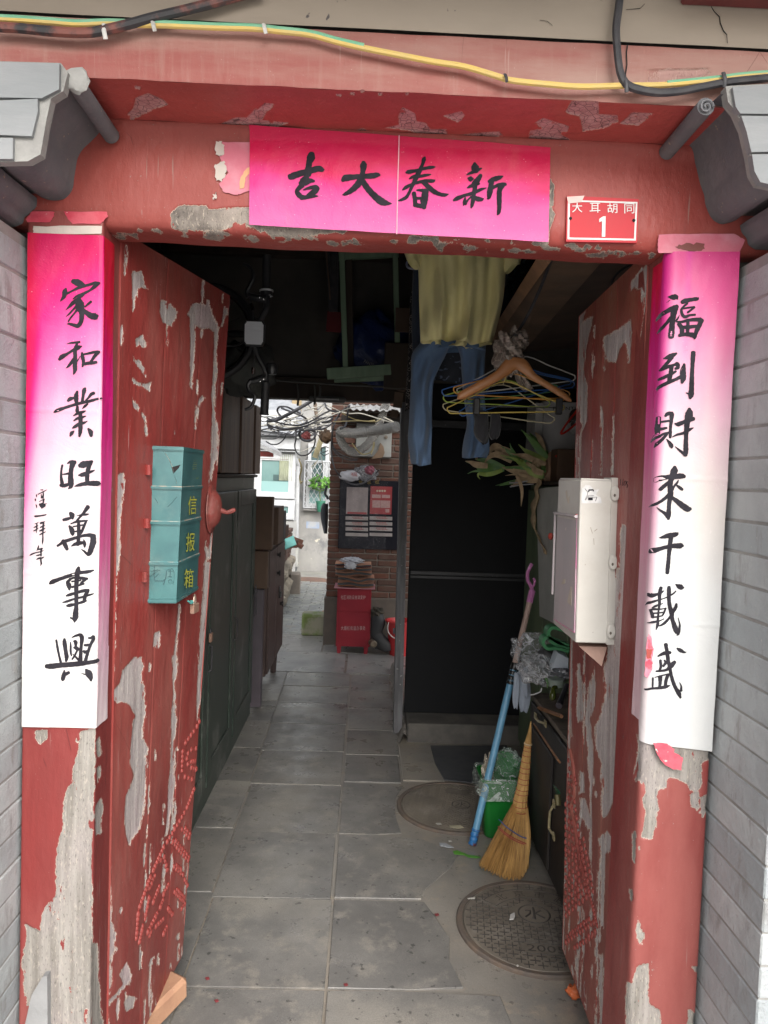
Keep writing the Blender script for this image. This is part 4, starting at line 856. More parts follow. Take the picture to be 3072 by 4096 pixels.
scrap(rp([(90, 1450), (160, 1390), (215, 1450), (190, 1570), (110, 1520)]), 1.5930, M_REDP, cRt, 'torn_patch', seed=6)
# flap torn loose under the right couplet, and curled red piece
o = scrap(c8([(895, 430), (985, 435), (1030, 470), (1025, 490), (1080, 520), (1070, 600), (1010, 590), (960, 560), (925, 510)]), 1.590, M_REDP, None, 'torn_paper', curl=.06, seed=8)
tag(o, 'crumpled scrap of red paper hanging out below the right couplet', 'paper scrap')
for k, (poly, m, lab) in enumerate([
    (c1([(165, 1420), (205, 1370), (350, 1372), (352, 1400), (325, 1440), (175, 1438)]), M_REDP, 'short torn strip of red paper at the far left above the left couplet'),
    (c1([(412, 1370), (690, 1372), (698, 1405), (650, 1450), (470, 1452), (435, 1410)]), M_REDP, 'longer torn strip of red paper above the left couplet'),
    (c1([(215, 1465), (660, 1465), (655, 1515), (215, 1515)]), M_WHP, 'white torn paper edge showing just above the left couplet'),
    (c3([(950, 1520), (1440, 1515), (1510, 1555), (1470, 1640), (950, 1640), (945, 1580)]), M_PINKP, 'torn red paper strip with a hole in it above the right couplet'),
    (c1([(1440, 918), (1640, 920), (1640, 1230), (1560, 1255), (1530, 1262), (1450, 1245), (1420, 1190), (1480, 1120), (1440, 1060), (1420, 1000)]), M_PINKP, 'torn remnant of an older pink banner left of the new pink banner')]):
    o = scrap(poly, 1.5985 if k != 3 else 1.5965, m, None, 'torn_paper', seed=20+k); tag(o, lab, 'paper scrap')
    if k == 3: scrap(c3([(1060, 1600), (1130, 1575), (1250, 1580), (1240, 1615), (1150, 1632)]), 1.5955, mat('bared_dark_red_paint', (.18, .035, .028), rough=.5), o, 'worn_hole', seed=31, amp=5)
    if k == 4:
        for s_, q in enumerate(([(1400, 920), (1440, 915), (1450, 970), (1440, 1010), (1400, 1000)], [(1395, 1065), (1450, 1040), (1470, 1110), (1440, 1170), (1400, 1160)], [(1378, 1265), (1405, 1250), (1400, 1290), (1380, 1290)])):
            scrap(c1(q), 1.5978, M_WHP, o, 'white_backing', seed=40+s_, amp=6)
        scrap(c1([(1560, 1150), (1600, 1090), (1635, 1070), (1635, 1110), (1590, 1150), (1580, 1220), (1550, 1225)]), 1.5975, mat('gold_print', (.60, .30, .14), rough=.5), o, 'gold_print', seed=50)
# banner over the door
bc = [un(999, 508, Y=1.593), un(2203, 590, Y=1.593), un(2194, 968, Y=1.593), un(997, 899, Y=1.593)]
nu, nv = 150, 70; P = np.zeros((nv, nu, 3)); C = np.zeros((nv, nu, 3))
def surfB(x, z): return 1.5935+.0020*npw(x*.8, z*.8, 5)+.0009*npw(x*2.4, z*2.6, 1)-.012*np.clip((z-2.300)/.03, 0, 1)**2
for j in range(nv):
    v = 1-j/(nv-1)     # v 0 top
    for i in range(nu):
        u = i/(nu-1)
        p = bc[0]*(1-u)*(1-v)+bc[1]*u*(1-v)+bc[2]*u*v+bc[3]*(1-u)*v
        P[j, i] = (p.x, surfB(p.x, p.z), p.z)
    uu = np.linspace(0, 1, nu); n = npw(uu*.6, np.full(nu, v*.5), 4)*.09+npw(uu*.25+v*.2, np.full(nu, v), 9)*.05
    C[j] = lerpc([(0, (232, 10, 84)), (.28, (234, 10, 92)), (.42, (238, 22, 120)), (.52, (242, 45, 150)), (.7, (241, 80, 170)), (1, (240, 105, 180))], v+n+.05*np.abs(uu-.45))
bn = paper('door_banner', 'pink horizontal paper banner with four black brush characters pasted over the doorway', 'banner', P, C)
def ontoB(x, y, k):
    p = un(x, y, Y=1.594); return Vector((p.x, float(surfB(p.x, p.z))-.0008-.00004*k, p.z))
chars(bn, (1130, 590), .27125, "430,95,90 420,150,125 395,220,90 385,300,95 370,400,110|100,420,60 130,430,100 250,390,95 400,350,90 520,315,90 590,330,70 615,330,20|360,440,80 300,500,100|260,530,60 330,520,100 400,495,80 465,500,40|290,560,80 215,640,60 240,700,80 290,750,60|310,630,20 400,600,50 490,590,70 510,620,70 440,680,90 380,720,70|280,740,80 350,740,60 430,720,60 500,720,30 530,722,5"
  "#885,490,50 930,455,100 1050,440,80 1180,430,75 1320,425,85 1400,410,70 1435,415,30|1195,225,60 1195,270,105 1185,360,75 1165,430,80 1130,520,100 1060,600,90 980,660,70 920,690,50 885,700,15|1170,480,80 1220,560,90 1290,650,90 1380,740,100 1460,800,110 1540,825,70 1615,832,5", ontoB)
chars(bn, (1580, 600), .28933, "415,95,20 400,130,60 380,200,45 345,280,60 310,350,70 270,430,60 220,540,45 180,620,45 150,660,50 90,690,40 40,705,10|155,315,30 190,305,60 300,285,45 420,255,45 510,240,45 560,235,10|200,400,20 260,370,50 350,365,45 430,350,40 495,340,15|105,555,20 150,520,50 230,480,40 330,450,45 430,430,50 520,430,50 555,415,15|390,450,60 450,500,70 530,570,70 620,610,55 690,620,50 745,608,8|300,560,20 350,560,40 430,570,60|260,600,60 275,680,60 280,770,60|420,570,90 410,650,100 400,720,100 400,800,60|290,670,40 400,670,40|280,760,60 350,775,60 420,790,40"
  "#1100,185,40 1105,240,110 1120,290,90|990,345,15 1040,320,40 1120,290,50 1190,258,25 1205,255,5|1010,390,30 1045,400,80 1080,400,30|1185,350,50 1160,390,70 1110,460,90 1080,500,70|1000,525,20 1050,500,50 1110,480,50 1165,465,30|810,695,30 860,670,60 960,630,45 1070,600,50 1180,550,45 1265,525,10|1110,500,60 1090,600,60 1080,680,60 1065,760,50 1050,805,20|970,660,20 960,720,50 945,770,15|970,750,40 1010,690,25 1050,650,25|1090,660,60 1150,680,70 1200,685,50 1225,670,10|1490,365,20 1440,385,60 1360,410,70 1300,440,50|1340,420,70 1325,500,70 1310,580,80 1295,660,50 1270,680,10|1340,530,40 1420,490,50 1500,475,50 1530,480,40|1480,490,80 1445,560,70 1440,680,70 1440,800,60 1430,870,50 1410,905,10", ontoB)
crs = [ontoB(x, y, 12) for x, y in ((1596, 548), (1594, 640), (1590, 760), (1587, 938))]
MB().tube(crs, .0011, 4, flat=.3).build('paper_seam', mat('pale_pink_fold', (.75, .36, .45), rough=.6), bn)

# ------------------------------------------------------------------ lettering
def text_mesh(s):
    cu = bpy.data.curves.new('t', 'FONT'); cu.body = s; cu.size = 1; cu.resolution_u = 2
    o = bpy.data.objects.new('t', cu); COL.objects.link(o)
    dg = bpy.context.evaluated_depsgraph_get(); me = bpy.data.meshes.new_from_object(o.evaluated_get(dg))
    bpy.data.objects.remove(o); return me
def text(s, p0, p1, p3, m, parent, name='lettering', bold=0.0):
    """put the words into the parallelogram p0 (lower left), p1 (lower right), p3 (upper left)"""
    me = text_mesh(s); vs = np.array([v.co[:] for v in me.vertices])
    if not len(vs): return None
    lo, hi = vs.min(0), vs.max(0); p0, p1, p3 = Vector(p0), Vector(p1), Vector(p3); off = wloc(parent)
    for v in me.vertices:
        a = (v.co.x-lo[0])/max(hi[0]-lo[0], 1e-6); b = (v.co.y-lo[1])/max(hi[1]-lo[1], 1e-6)
        v.co = p0+(p1-p0)*a+(p3-p0)*b-off
    me.name = name; me.materials.clear(); me.materials.append(m)
    o = bpy.data.objects.new(name, me); COL.objects.link(o); o.parent = parent
    return o
def rect_text(s, x0, y0, x1, y1, Yv, m, parent, cc=None, name='lettering'):
    f = (lambda x, y: cc([(x, y)])[0]) if cc else (lambda x, y: (x, y))
    return text(s, un(*f(x0, y1), Y=Yv), un(*f(x1, y1), Y=Yv), un(*f(x0, y0), Y=Yv), m, parent, name)
# house number plate
M_WHITE = mat('white_enamel', (.60, .585, .57), rough=.4, bump=0)
M_PLATE = mat('red_enamel_plate', (.45, .022, .032), (.40, .026, .034), sc=8, rough=.5, bump=.12, bsc=12, spec=.25, speck=(.62, .30, .24), spsc=55, spth=.73)
pc = [(2268, 783), (2555, 796), (2548, 971), (2264, 966)]
pt_ = thing('house_number_plate', 'red enamel house number plate with a white rim on the lintel', 'number plate', un(2410, 970, Y=1.597))
def quadY(pts, Y): return [un(x, y, Y=Y) for x, y in pts]
g = MB(); g.prism(quadY(pc, 1.595), (0, .007, 0)); g.build('plate', M_PLATE, pt_)
def inset(pts, k): 
    c = np.mean(np.array(pts), 0); return [tuple(c+(np.array(p)-c)*k) for p in pts]
o_, i_ = [(2272, 800), (2550, 808), (2543, 962), (2270, 957)], [(2280, 806), (2543, 814), (2536, 955), (2277, 950)]
for a in range(4):
    b = (a+1) % 4; g = MB(); g.prism(quadY([o_[a], o_[b], i_[b], i_[a]], 1.5942), (0, .0009, 0)); g.build('rim', M_WHITE, pt_)
for ch, (x0, x1) in zip('大耳胡同', ((390, 455), (503, 572), (618, 683), (728, 793))):
    rect_text(ch, x0, 1312+(x0-390)*.02, x1, 1376+(x0-390)*.02, 1.5938, M_WHITE, pt_, c3, 'street_name_character')
g = MB(); g.prism(quadY(c3([(565, 1420), (590, 1402), (607, 1402), (604, 1534), (582, 1534), (584, 1432), (566, 1440)]), 1.5936), (0, .001, 0)); g.build('house_number', M_WHITE, pt_, smooth=0)
for x, y in ((379, 1415), (790, 1428)):
    p = un(*c3([(x, y)])[0], Y=1.594); g = MB(); g.ell(p, (.0035, .0012, .0035), 8, 6); g.build('nail', M_BLK, pt_)
g = MB(); g.prism(quadY(c3([(355, 1275), (470, 1268), (450, 1310), (365, 1318)]), 1.5935), (0, .001, 0)); g.build('tape_scrap', mat('pale_tape', (.60, .38, .34), rough=.4), pt_)
# ------------------------------------------------------------------ green letter box on the left leaf
kb = lambda x, y: (540+x*.3164, 1760+y*.3164)
M_MAIL = mat('teal_painted_tin', (.050, .150, .150), (.034, .112, .118), sc=9, rough=.38, bump=.12, bsc=25, dust=(.15, .21, .19, .5), dsc=7, speck=(.04, .05, .05), spsc=130, spth=.76)
M_MDUST = mat('dusty_teal_ledge', (.40, .34, .27), (.10, .24, .25), sc=26, lo=.42, hi=.62, rough=.8, bump=.2)
M_YEL = mat('yellow_stencil_paint', (.52, .50, .05), (.30, .36, .06), sc=60, rough=.6, bump=0, lo=.3, hi=.75)
mb_ = thing('letter_box', 'teal ribbed tin letter box with yellow characters on the left door leaf', 'letter box', un(*kb(100, 2060), Y=1.86))
zt, zb = un(*kb(400, 80), Y=1.87).z, un(*kb(330, 2062), Y=1.865).z
A = lambda z: Vector((un(*kb(185-(1-(z-zb)/(zt-zb))*85, 1000), Y=1.862).x, 1.862, z))
def B(z):
    t = (z-zb)/(zt-zb); p = un(*kb(520+95*t, 2060-1960*t), Y=1.872); return Vector((p.x, 1.872, z))
def Cc(z):
    t = (z-zb)/(zt-zb); p = un(*kb(785+78*t, 1960-1820*t), Y=2.095); return Vector((p.x, 2.095, z))
def Dd(z): return Cc(z)+Vector((-.03, .012, 0))
def Ed(z): return A(z)+Vector((-.012, .05, 0))
def slabz(z0, z1, gr=0.0):
    def e(f, z):
        p = f(z); c = (A(z)+B(z)+Cc(z))/3+Vector((-.02, .06, 0)); return p+(p-c).normalized()*gr
    g = MB(); r0 = [e(A, z0), e(B, z0), e(Cc, z0), Dd(z0), Ed(z0)]; r1 = [e(A, z1), e(B, z1), e(Cc, z1), Dd(z1), Ed(z1)]
    n = 5; g.add(r0+r1, [[4, 3, 2, 1, 0], [5, 6, 7, 8, 9]]+[[i, (i+1) % n, n+(i+1) % n, n+i] for i in range(n)])
    return g
slabz(zb, zt).build('box_body', M_MAIL, mb_, smooth=20)
for ytop, ybot, nm in ((85, 145, 'rim'), (585, 635, 'rib'), (1025, 1085, 'rib'), (1540, 1595, 'rib'), (2010, 2066, 'rim')):
    z1, z0 = un(*kb(560, ytop), Y=1.87).z, un(*kb(560, ybot), Y=1.87).z
    for k, (a, b, gr) in enumerate(((z0, z0+.25*(z1-z0), .0028), (z0+.25*(z1-z0), z0+.8*(z1-z0), .0055), (z0+.8*(z1-z0), z1, .003))):
        slabz(a, b-.0002, gr).build(nm, M_MDUST if (k == 2 and nm == 'rib') else M_MAIL, mb_, smooth=20)
fN = (Cc(1.5)-B(1.5)).cross(Vector((0, 0, 1))).normalized(); fN = fN if fN.x > 0 else -fN
def onface(x, y, d=.0015):
    # intersect the viewing line with the front face
    r = Vector(ray(*kb(x, y))); o = Vector((0, 0, H)); t = (B(1.5)-o).dot(fN)/r.dot(fN); return o+r*t+fN*d
def onsideq(x, y, d=.0012):
    n = (B(1.5)-A(1.5)).cross(Vector((0, 0, 1))).normalized(); n = n if n.y < 0 else -n
    r = Vector(ray(*kb(x, y))); o = Vector((0, 0, H)); t = (B(1.5)-o).dot(n)/r.dot(n); return o+r*t+n*d
for ch, (x0, y0, x1, y1) in (('信', (663, 705, 772, 950)), ('报', (638, 1172, 748, 1415)), ('箱', (616, 1630, 730, 1875))):
    text(ch, onface(x0-4, y1), onface(x1-4, y1-12), onface(x0+6, y0), M_YEL, mb_, 'stencil_character')
text('中国邮政', onface(690, 440), onface(800, 432), onface(692, 410), M_YEL, mb_, 'stencil_character')
text('CHINA POST', onface(692, 495), onface(798, 488), onface(693, 468), M_YEL, mb_, 'stencil_character')
for k in range(5): 
    g = MB(); yq = 258+k*26; g.tube([onface(720, yq+4), onface(778-k*4, yq)], .0016, 4, flat=.4); g.build('emblem_bar', M_YEL, mb_)
for poly in ([(605, 170), (630, 150), (640, 230), (660, 170), (712, 195), (705, 215), (660, 235), (640, 300), (636, 240), (612, 280)], [(702, 258), (732, 260), (728, 290), (705, 285)]):
    g = MB(); g.prism([onface(x, y, .0012) for x, y in poly], fN*.0006); g.build('label_remnant', M_WHITE, mb_, smooth=0)
g = MB(); sn = Vector((0, -1, 0)); g.prism([onsideq(x, y, .0006) for x, y in ((462, 345), (575, 312), (555, 350), (520, 390), (485, 425))], sn*.0008); g.build('torn_hole', M_BLK, mb_, smooth=0)
M_SCR = mat('dark_scratch', (.03, .07, .08), rough=.7, bump=0)
for st in ([(250, 730), (290, 800)], [(530, 715), (480, 780), (415, 845)], [(160, 1750), (220, 1700), (320, 1640)], [(250, 1575), (245, 1620), (240, 1700)], [(200, 1660), (290, 1640)], [(240, 1690), (250, 1780), (360, 1780), (372, 1760)], [(300, 1690), (250, 1740)],
           [(400, 1650), (390, 1740), (360, 1830)], [(410, 1640), (470, 1625), (495, 1660), (495, 1760), (480, 1830)], [(425, 1660), (480, 1655)], [(420, 1725), (470, 1730)], [(447, 1640), (445, 1725)], [(425, 1770), (465, 1765), (470, 1810), (430, 1815), (425, 1770)]):
    MB().tube([onsideq(x, y) for x, y in st], .0007, 4, flat=.4).build('scratched_writing', M_SCR, mb_)
MB().tube([onsideq(x, y) for x, y in ((370, 150), (430, 240), (470, 330), (500, 450), (530, 545))], .0011, 4, flat=.4).build('scratch', M_MDUST, mb_)
for y0, y1 in ((310, 440), (985, 1110), (1665, 1790)):
    a = LL.pt(*kb(140-(y0-310)*.033, y0), d=.006); b = LL.pt(*kb(140-(y0-310)*.033, y1), d=.006)
    MB().tube([a, b], .008, 8).build('hinge', M_LEAF, mb_)
# padlock
pk = thing('padlock', 'small brass coloured padlock hanging under the teal letter box', 'padlock', onface(715, 2230))
p = onface(715, 2125, .008); M_BRASS = mat('dull_brass', (.34, .20, .14), (.28, .17, .13), sc=30, rough=.5, metal=.3)
g = MB(); g.box(p, (.012, .040, .026), Matrix.Rotation(R_(-8), 3, 'Z'), .002); g.build('lock_body', M_BRASS, pk)
sh = [p+Vector((0, math.cos(a)*.011, .013+max(0, math.sin(a))*.024)) for a in [math.pi*k/10 for k in range(11)]]
MB().tube(sh, .0022, 6).build('shackle', mat('worn_steel', (.5, .4, .32), rough=.35, metal=.6), pk)
p2 = onface(675, 2030, .004)
MB().tube([p2+Vector((0, -.018, .002)), p2+Vector((.004, -.008, -.006)), p2+Vector((.004, .012, -.007)), p2+Vector((0, .02, -.004))], .004, 6, flat=.5).build('hasp', mat('pale_teal_hasp', (.10, .42, .40), rough=.4), pk)

# ------------------------------------------------------------------ white meter box on the right leaf
km = lambda x, y: (2180+x*.3708, 1860+y*.3708)
M_MET = mat('ivory_plastic_box', (.50, .48, .44), (.44, .42, .385), sc=5, rough=.42, bump=.08, bsc=30, dust=(.36, .30, .25, .3), dsc=5, speck=(.22, .18, .15), spsc=70, spth=.755)
M_METP = mat('pink_stained_panel', (.46, .40, .41), (.38, .35, .36), sc=7, st=(1, 1, .2), rough=.5, bump=.15, speck=(.62, .55, .48), spsc=50, spth=.70)
mt = thing('meter_box', 'ivory plastic wall box with a pink stained flap on the right door leaf', 'meter box', un(*km(330, 1930), Y=1.87))
YA, YC = 1.862, 2.11
z1, z0 = un(*km(385, 158), Y=YA).z, un(*km(328, 1918), Y=YA).z
def mB(z): t = (z-z0)/(z1-z0); return Vector((un(*km(328+57*t, 1918-1760*t), Y=YA).x, YA, z))
def mA(z): t = (z-z0)/(z1-z0); return Vector((un(*km(678+55*t, 1945-1790*t), Y=YA).x, YA, z))
def mC(z): t = (z-z0)/(z1-z0); return Vector((un(*km(88+57*t, 1745-1560*t), Y=YC).x, YC, z))
def mD(z): return mC(z)+Vector((.085, .02, 0))
def mE(z): return mA(z)+Vector((.0, .10, 0))
def mslab(z0, z1, fs=(mA, mB, mC, mD, mE), ins=0):
    def e(f, z): 
        p = f(z); c = sum((q(z) for q in fs), Vector())/len(fs); return p+(c-p)*ins
    g = MB(); n = len(fs); g.add([e(f, z0) for f in fs]+[e(f, z1) for f in fs], [list(range(n))[::-1], list(range(n, 2*n))]+[[i, (i+1) % n, n+(i+1) % n, n+i] for i in range(n)]); return g
ob = mslab(z0, z1).build('box_body', M_MET, mt, smooth=20)
bv = ob.modifiers.new('bev', 'BEVEL'); bv.width = .004; bv.segments = 3
mslab(z1+.0003, z1+.004, ins=.06).build('box_lid_top', M_MET, mt, smooth=20)
fl = [lambda z: mA(z)+Vector((.016, -.001, 0)), lambda z: mA(z)+Vector((-.004, -.004, 0)), lambda z: mA(z)+Vector((-.004, .06, 0)), lambda z: mA(z)+Vector((.016, .06, 0))]
mslab(z0-.002, z1+.008, fl).build('mounting_flange', M_MET, mt, smooth=20)
for y in (310, 1050, 1790):
    p = un(*km(752-(y-310)*.030, y), Y=YA-.003); g = MB(); g.lathe([(.0145, 0), (.0145, .006), (.012, .009), (.001, .009)], n=16, M=Matrix.Rotation(R_(90), 3, 'X') @ Matrix.Diagonal((.8, 1.35, 1)))
    g.v = [tuple(Vector(v)+p) for v in g.v]; lg = g.build('mounting_lug', M_MET, mt)
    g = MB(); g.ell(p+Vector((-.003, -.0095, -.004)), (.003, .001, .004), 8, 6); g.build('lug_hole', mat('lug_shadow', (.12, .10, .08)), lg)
mN = (mC(1.4)-mB(1.4)).cross(Vector((0, 0, 1))).normalized(); mN = mN if mN.x < 0 else -mN
def onm(x, y, d=.001):
    r = Vector(ray(*km(x, y))); o = Vector((0, 0, H)); t = (mB(1.4)-o).dot(mN)/r.dot(mN); return o+r*t+mN*d
def onw(x, y, d=.001): return un(*km(x, y), Y=YA-d)
def bar(pts, w, m, nm, par=mt, flat=.6): return MB().tube(pts, w, 6, flat=flat).build(nm, m, par)
g = MB(); g.prism([onm(x, y, .0008) for x, y in ((140, 560), (352, 600), (325, 1800), (100, 1660))], mN*.0012); g.build('flap', M_METP, mt, smooth=0)
bar([onm(125, 520, .004), onm(362, 555, .004)], .0075, M_METP, 'flap_frame')
bar([onm(126, 515, .004), onm(115, 900, .004), onm(96, 1395, .004)], .0035, M_METP, 'flap_frame')
M_PNK = mat('pink_ink_line', (.55, .10, .28), (.45, .25, .32), sc=30, rough=.6)
bar([onm(352, 540), onm(345, 900), onm(322, 1800)], .0016, M_PNK, 'pink_edge')
bar([onm(100, 1660), onm(210, 1735), onm(320, 1805)], .0022, M_PNK, 'pink_edge')
g = MB(); g.box(onm(352, 550, .003), (.006, .012, .010)); g.build('latch', mat('red_latch', (.5, .08, .07), rough=.4), mt)
g = MB(); g.ell(onm(97, 770, .010), (.008, .010, .011), 10, 8); g.build('red_knob', mat('dark_red_knob', (.25, .03, .02), rough=.35), mt)
g = MB(); g.prism([onw(x, y, .0008) for x, y in ragged([(397, 250), (440, 215), (490, 225), (530, 270), (585, 265), (550, 320), (600, 350), (610, 415), (395, 412)], 3, 4, 5)], (0, -.0004, 0)); stk = g.build('torn_sticker', mat('torn_white_sticker', (.62, .61, .60), (.5, .5, .5), sc=60, rough=.5), mt, smooth=0)
for st, w in (([(430, 255), (460, 290), (455, 330), (430, 380)], .0018), ([(470, 290), (475, 270), (520, 268), (522, 285)], .002), ([(460, 335), (525, 330)], .002), ([(490, 350), (490, 380)], .006), ([(515, 350), (560, 345), (545, 388)], .002), ([(440, 375), (470, 330)], .0015)):
    MB().tube([onw(x, y, .0016) for x, y in st], w, 4, flat=.2).build('sticker_scribble', M_INK, stk)
for st in ([(490, 672), (512, 738)], [(530, 715), (565, 690)], [(525, 790), (530, 860)], [(430, 1070), (440, 1080)]): MB().tube([onw(x, y, .0006) for x, y in st], .0006, 4).build('scuff', mat('scuff', (.3, .24, .2)), mt)
for poly in ([(230, 290), (245, 270), (255, 370), (275, 330), (262, 420), (245, 380)], [(185, 1290), (205, 1230), (230, 1235), (225, 1280)], [(250, 1480), (285, 1310), (298, 1320), (295, 1520)]):
    g = MB(); g.prism([onm(x, y, .0022) for x, y in poly], mN*.0006); g.build('paper_remnant', mat('peeling_tape', (.55, .48, .40), rough=.6), mt, smooth=0)
g = MB(); t_ = [un(*km(x, y), Y=1.90) for x, y in ((365, 1955), (668, 1962), (612, 2172))]; g.add(t_+[v+Vector((.012, .05, 0)) for v in t_], [(0, 1, 2), (5, 4, 3), (0, 3, 4, 1), (1, 4, 5, 2), (2, 5, 3, 0)])
M_CARD = mat('brown_cardboard', (.22, .145, .095), (.17, .115, .075), sc=6, rough=.8, bump=.15)
o = g.build('cardboard_wedge', mat('pinkish_board', (.40, .25, .20), (.33, .21, .17), rough=.7), None, smooth=0); tag(o, 'folded triangle of pinkish cardboard sticking out under the ivory wall box', 'cardboard')

# ------------------------------------------------------------------ cables on the beam
M_YG = mat('yellow_cable', (.66, .46, .13), (.60, .44, .16), sc=20, rough=.45, bump=.05)
M_GRN = mat('green_stripe', (.16, .42, .26), (.22, .46, .30), sc=20, rough=.45, bump=.05)
M_CBL = mat('black_cable', (.030, .030, .036), (.055, .052, .055), sc=30, rough=.55, bump=.15)
M_CLIP = mat('white_cable_clip', (.62, .60, .57), rough=.5)
def ctube(pts, r, n=8, k=5): return MB().tube(cr([tuple(p) for p in pts], k), r, n)
yc = [un(x, y, Y=1.41) for x, y in c1([(-40, 122), (150, 132), (330, 145), (500, 158), (700, 152), (900, 160), (1100, 165), (1400, 178), (1640, 185)])+c2([(150, 202), (350, 225), (520, 270), (700, 312), (900, 352), (1150, 400), (1350, 432), (1550, 490)])+c3([(0, 522), (250, 548), (450, 562), (700, 556), (1000, 550), (1300, 520), (1500, 495), (1720, 478)])]
cb = thing('earth_cable', 'yellow and green earth cable strung along the faded beam', 'cable', yc[len(yc)//2])
ctube(yc, .0055, 8).build('cable_sheath', M_YG, cb)
gs = [v+Vector((0, -.0034, .0033)) for v in yc[:13]]
ctube(gs, .0034, 6).build('green_stripe', M_GRN, cb)
gs = [v+Vector((0, -.0034, .0033)) for v in yc[-4:]]
ctube(gs, .0028, 6).build('green_stripe', M_GRN, cb)
cps = [un(x, y, Y=1.405) for x, y in c1([(-60, 172), (150, 185), (350, 205), (560, 212), (700, 190), (860, 150), (1000, 112), (1180, 70), (1400, 15), (1560, -30), (1700, -60)])]
o = ctube(cps, [.0088]*51).build('power_cable', M_CBL, None); tag(o, 'thick black cable rising to the right across the beam at upper left', 'cable')
o.data.materials.clear(); o.data.materials.append(mat('paint_stained_black_cable', (.035, .033, .036), (.20, .07, .055), sc=16, lo=.45, hi=.6, rough=.6, bump=.3))
cps = [un(x, y, Y=1.405) for x, y in c3([(705, -60), (690, 60), (675, 180), (680, 290), (690, 400), (705, 480), (740, 545), (820, 580), (950, 600), (1080, 592), (1200, 570), (1380, 535), (1560, 515), (1720, 500)])]
o = ctube(cps, .0075).build('power_cable', M_CBL, None); tag(o, 'black cable coming down at upper right and turning along the yellow cable', 'cable')
for (x, y), h_ in ((c1([(678, 205)])[0], 42), (c1([(998, 172)])[0], 26), (c2([(58, 188)])[0], 26), (c2([(1620, 508)])[0], 22), (c3([(738, 552)])[0], 40), (c3([(1374, 518)])[0], 42)):
    p = un(x, y, Y=1.401); MB().tube([p+Vector((-.002, .0, h_*.00032)), p+Vector((0, -.004, 0)), p+Vector((.002, 0, -h_*.00032))], .0042, 6, flat=.5).build('cable_tie', M_CLIP if y < 160 else M_CBL, cb)

# ------------------------------------------------------------------ floor
ground = MB(); ground.bx(-120, 120, -120, 120, -.40, -.03)
gm = mat('street_paving', (.40, .39, .37), (.34, .335, .32), sc=2, rough=.9, bump=.3)
ground.build('ground', gm, None, kind='structure')
def floormat(name, a, b, dirt):
    g = NG(name); inf = g.shift()
    c = g.mix(g.mr(g.noise(3.2, (1, 1, 1), 7, .65), .35, .68), a, b)
    c = g.mix(g.mr(g.noise(1.3, (1, 1, 1), 4, .6, (6, 3, 2)), .45, .7, 0, .65), c, tuple(min(1, q*1.25) for q in dirt))
    c = g.mix(g.mth('MULTIPLY', inf, .35), c, tuple(q*.7 for q in a))
    c = g.mix(g.mr(g.noise(9, (1, 1, 1), 8, .7, (3, 1, 2)), .5, .68, 0, .75), c, dirt)
    c = g.mix(g.mr(g.noise(34, (1, 1, 1), 4, .6, (9, 4, 2)), .635, .68, 0, .75), c, tuple(q*.25 for q in a))
    c = g.mix(g.mr(g.noise(130, (1, 1, 1), 3, .6, (1, 4, 2)), .70, .74, 0, .5), c, (.30, .28, .25))
    c = g.mix(g.mr(g.noise(260, (1, 1, 1), 3, .6, (1, 8, 2)), .3, .7, 0, .35), c, tuple(q*.55 for q in a))
    h = g.mth('ADD', g.noise(90, (1, 1, 1), 7, .7), g.mth('MULTIPLY', g.noise(14), .8))
    r = g.mr(g.noise(6, (1, 1, 1), 6, .6, (4, 4, 4)), .3, .72, .24, .55)
    return g.bsdf(c, r, g.bump(h, .25, .004))
M_FLAG = floormat('grey_stone_flag', (.148, .143, .135), (.24, .23, .212), (.30, .277, .238))
M_FCON = floormat('worn_concrete', (.27, .25, .22), (.20, .19, .175), (.33, .275, .21))
M_FLAGY = floormat('pale_yard_slab', (.26, .256, .245), (.21, .206, .20), (.31, .29, .26))
fl = MB()
def fz(u, v): 
    x = -1.35+2.75*u; y = 1.2+6.6*v
    return Vector((x, y, -.007+.002*wob(x*6, y*6, 0, 1, 1)+(.004*max(0, wob(x*3, y*3, 2, 1, 3)) if x > .27 else 0)))
fl.grid(fz, 110, 260)
floor = fl.build('floor', M_FCON, None, kind='structure')
def tile(x0, x1, y0, y1, m=M_FLAG, par=floor, nm='paving_slab', dz=0., gap=.0035, poly=None):
    j = lambda: rnd.uniform(-.0035, .0035)
    g = MB(); dz += rnd.uniform(-.0022, .0018)
    a, b, c, d = x0+gap+j(), x1-gap+j(), y0+gap+j(), y1-gap+j()
    tl = [rnd.uniform(-.0012, .0012) for _ in range(4)]; e = .0016
    P = poly or [(a, c), (b, c), (b, d), (a, d)]
    n = len(P); cx = sum(p[0] for p in P)/n; cy = sum(p[1] for p in P)/n
    top = [Vector((x+(e if x < cx else -e), y+(e if y < cy else -e), dz+tl[i % 4])) for i, (x, y) in enumerate(P)]
    mid = [Vector((x, y, dz-.0018)) for x, y in P]; low = [Vector((x, y, -.03)) for x, y in P]
    vs = top+mid+low; fs = [list(range(n))]
    for r in (0, n):
        for i in range(n): fs.append([r+i, r+n+i, r+n+(i+1) % n, r+(i+1) % n])
    g.add(vs, fs); return g.build(nm, m, par, smooth=25)
jy = [1.25, 1.74, 2.228, 2.724, 3.235, 3.75, 4.22, 4.69, 5.13, 5.54, 5.92]
xl = lambda y: -.528-.018*(y-2.7)
for i in range(len(jy)-1):
    a, b = jy[i], jy[i+1]; ym = (a+b)/2
    tile(xl(ym), -.077, a, b); tile(-1.12, xl(ym), a+.03, b+.03)
def ragtile(pts): tile(0, 0, 0, 0, poly=pts)
ragtile([(-.068, 1.74), (.46, 1.74), (.50, 1.95), (.47, 2.21), (.2, 2.222), (-.068, 2.22)])
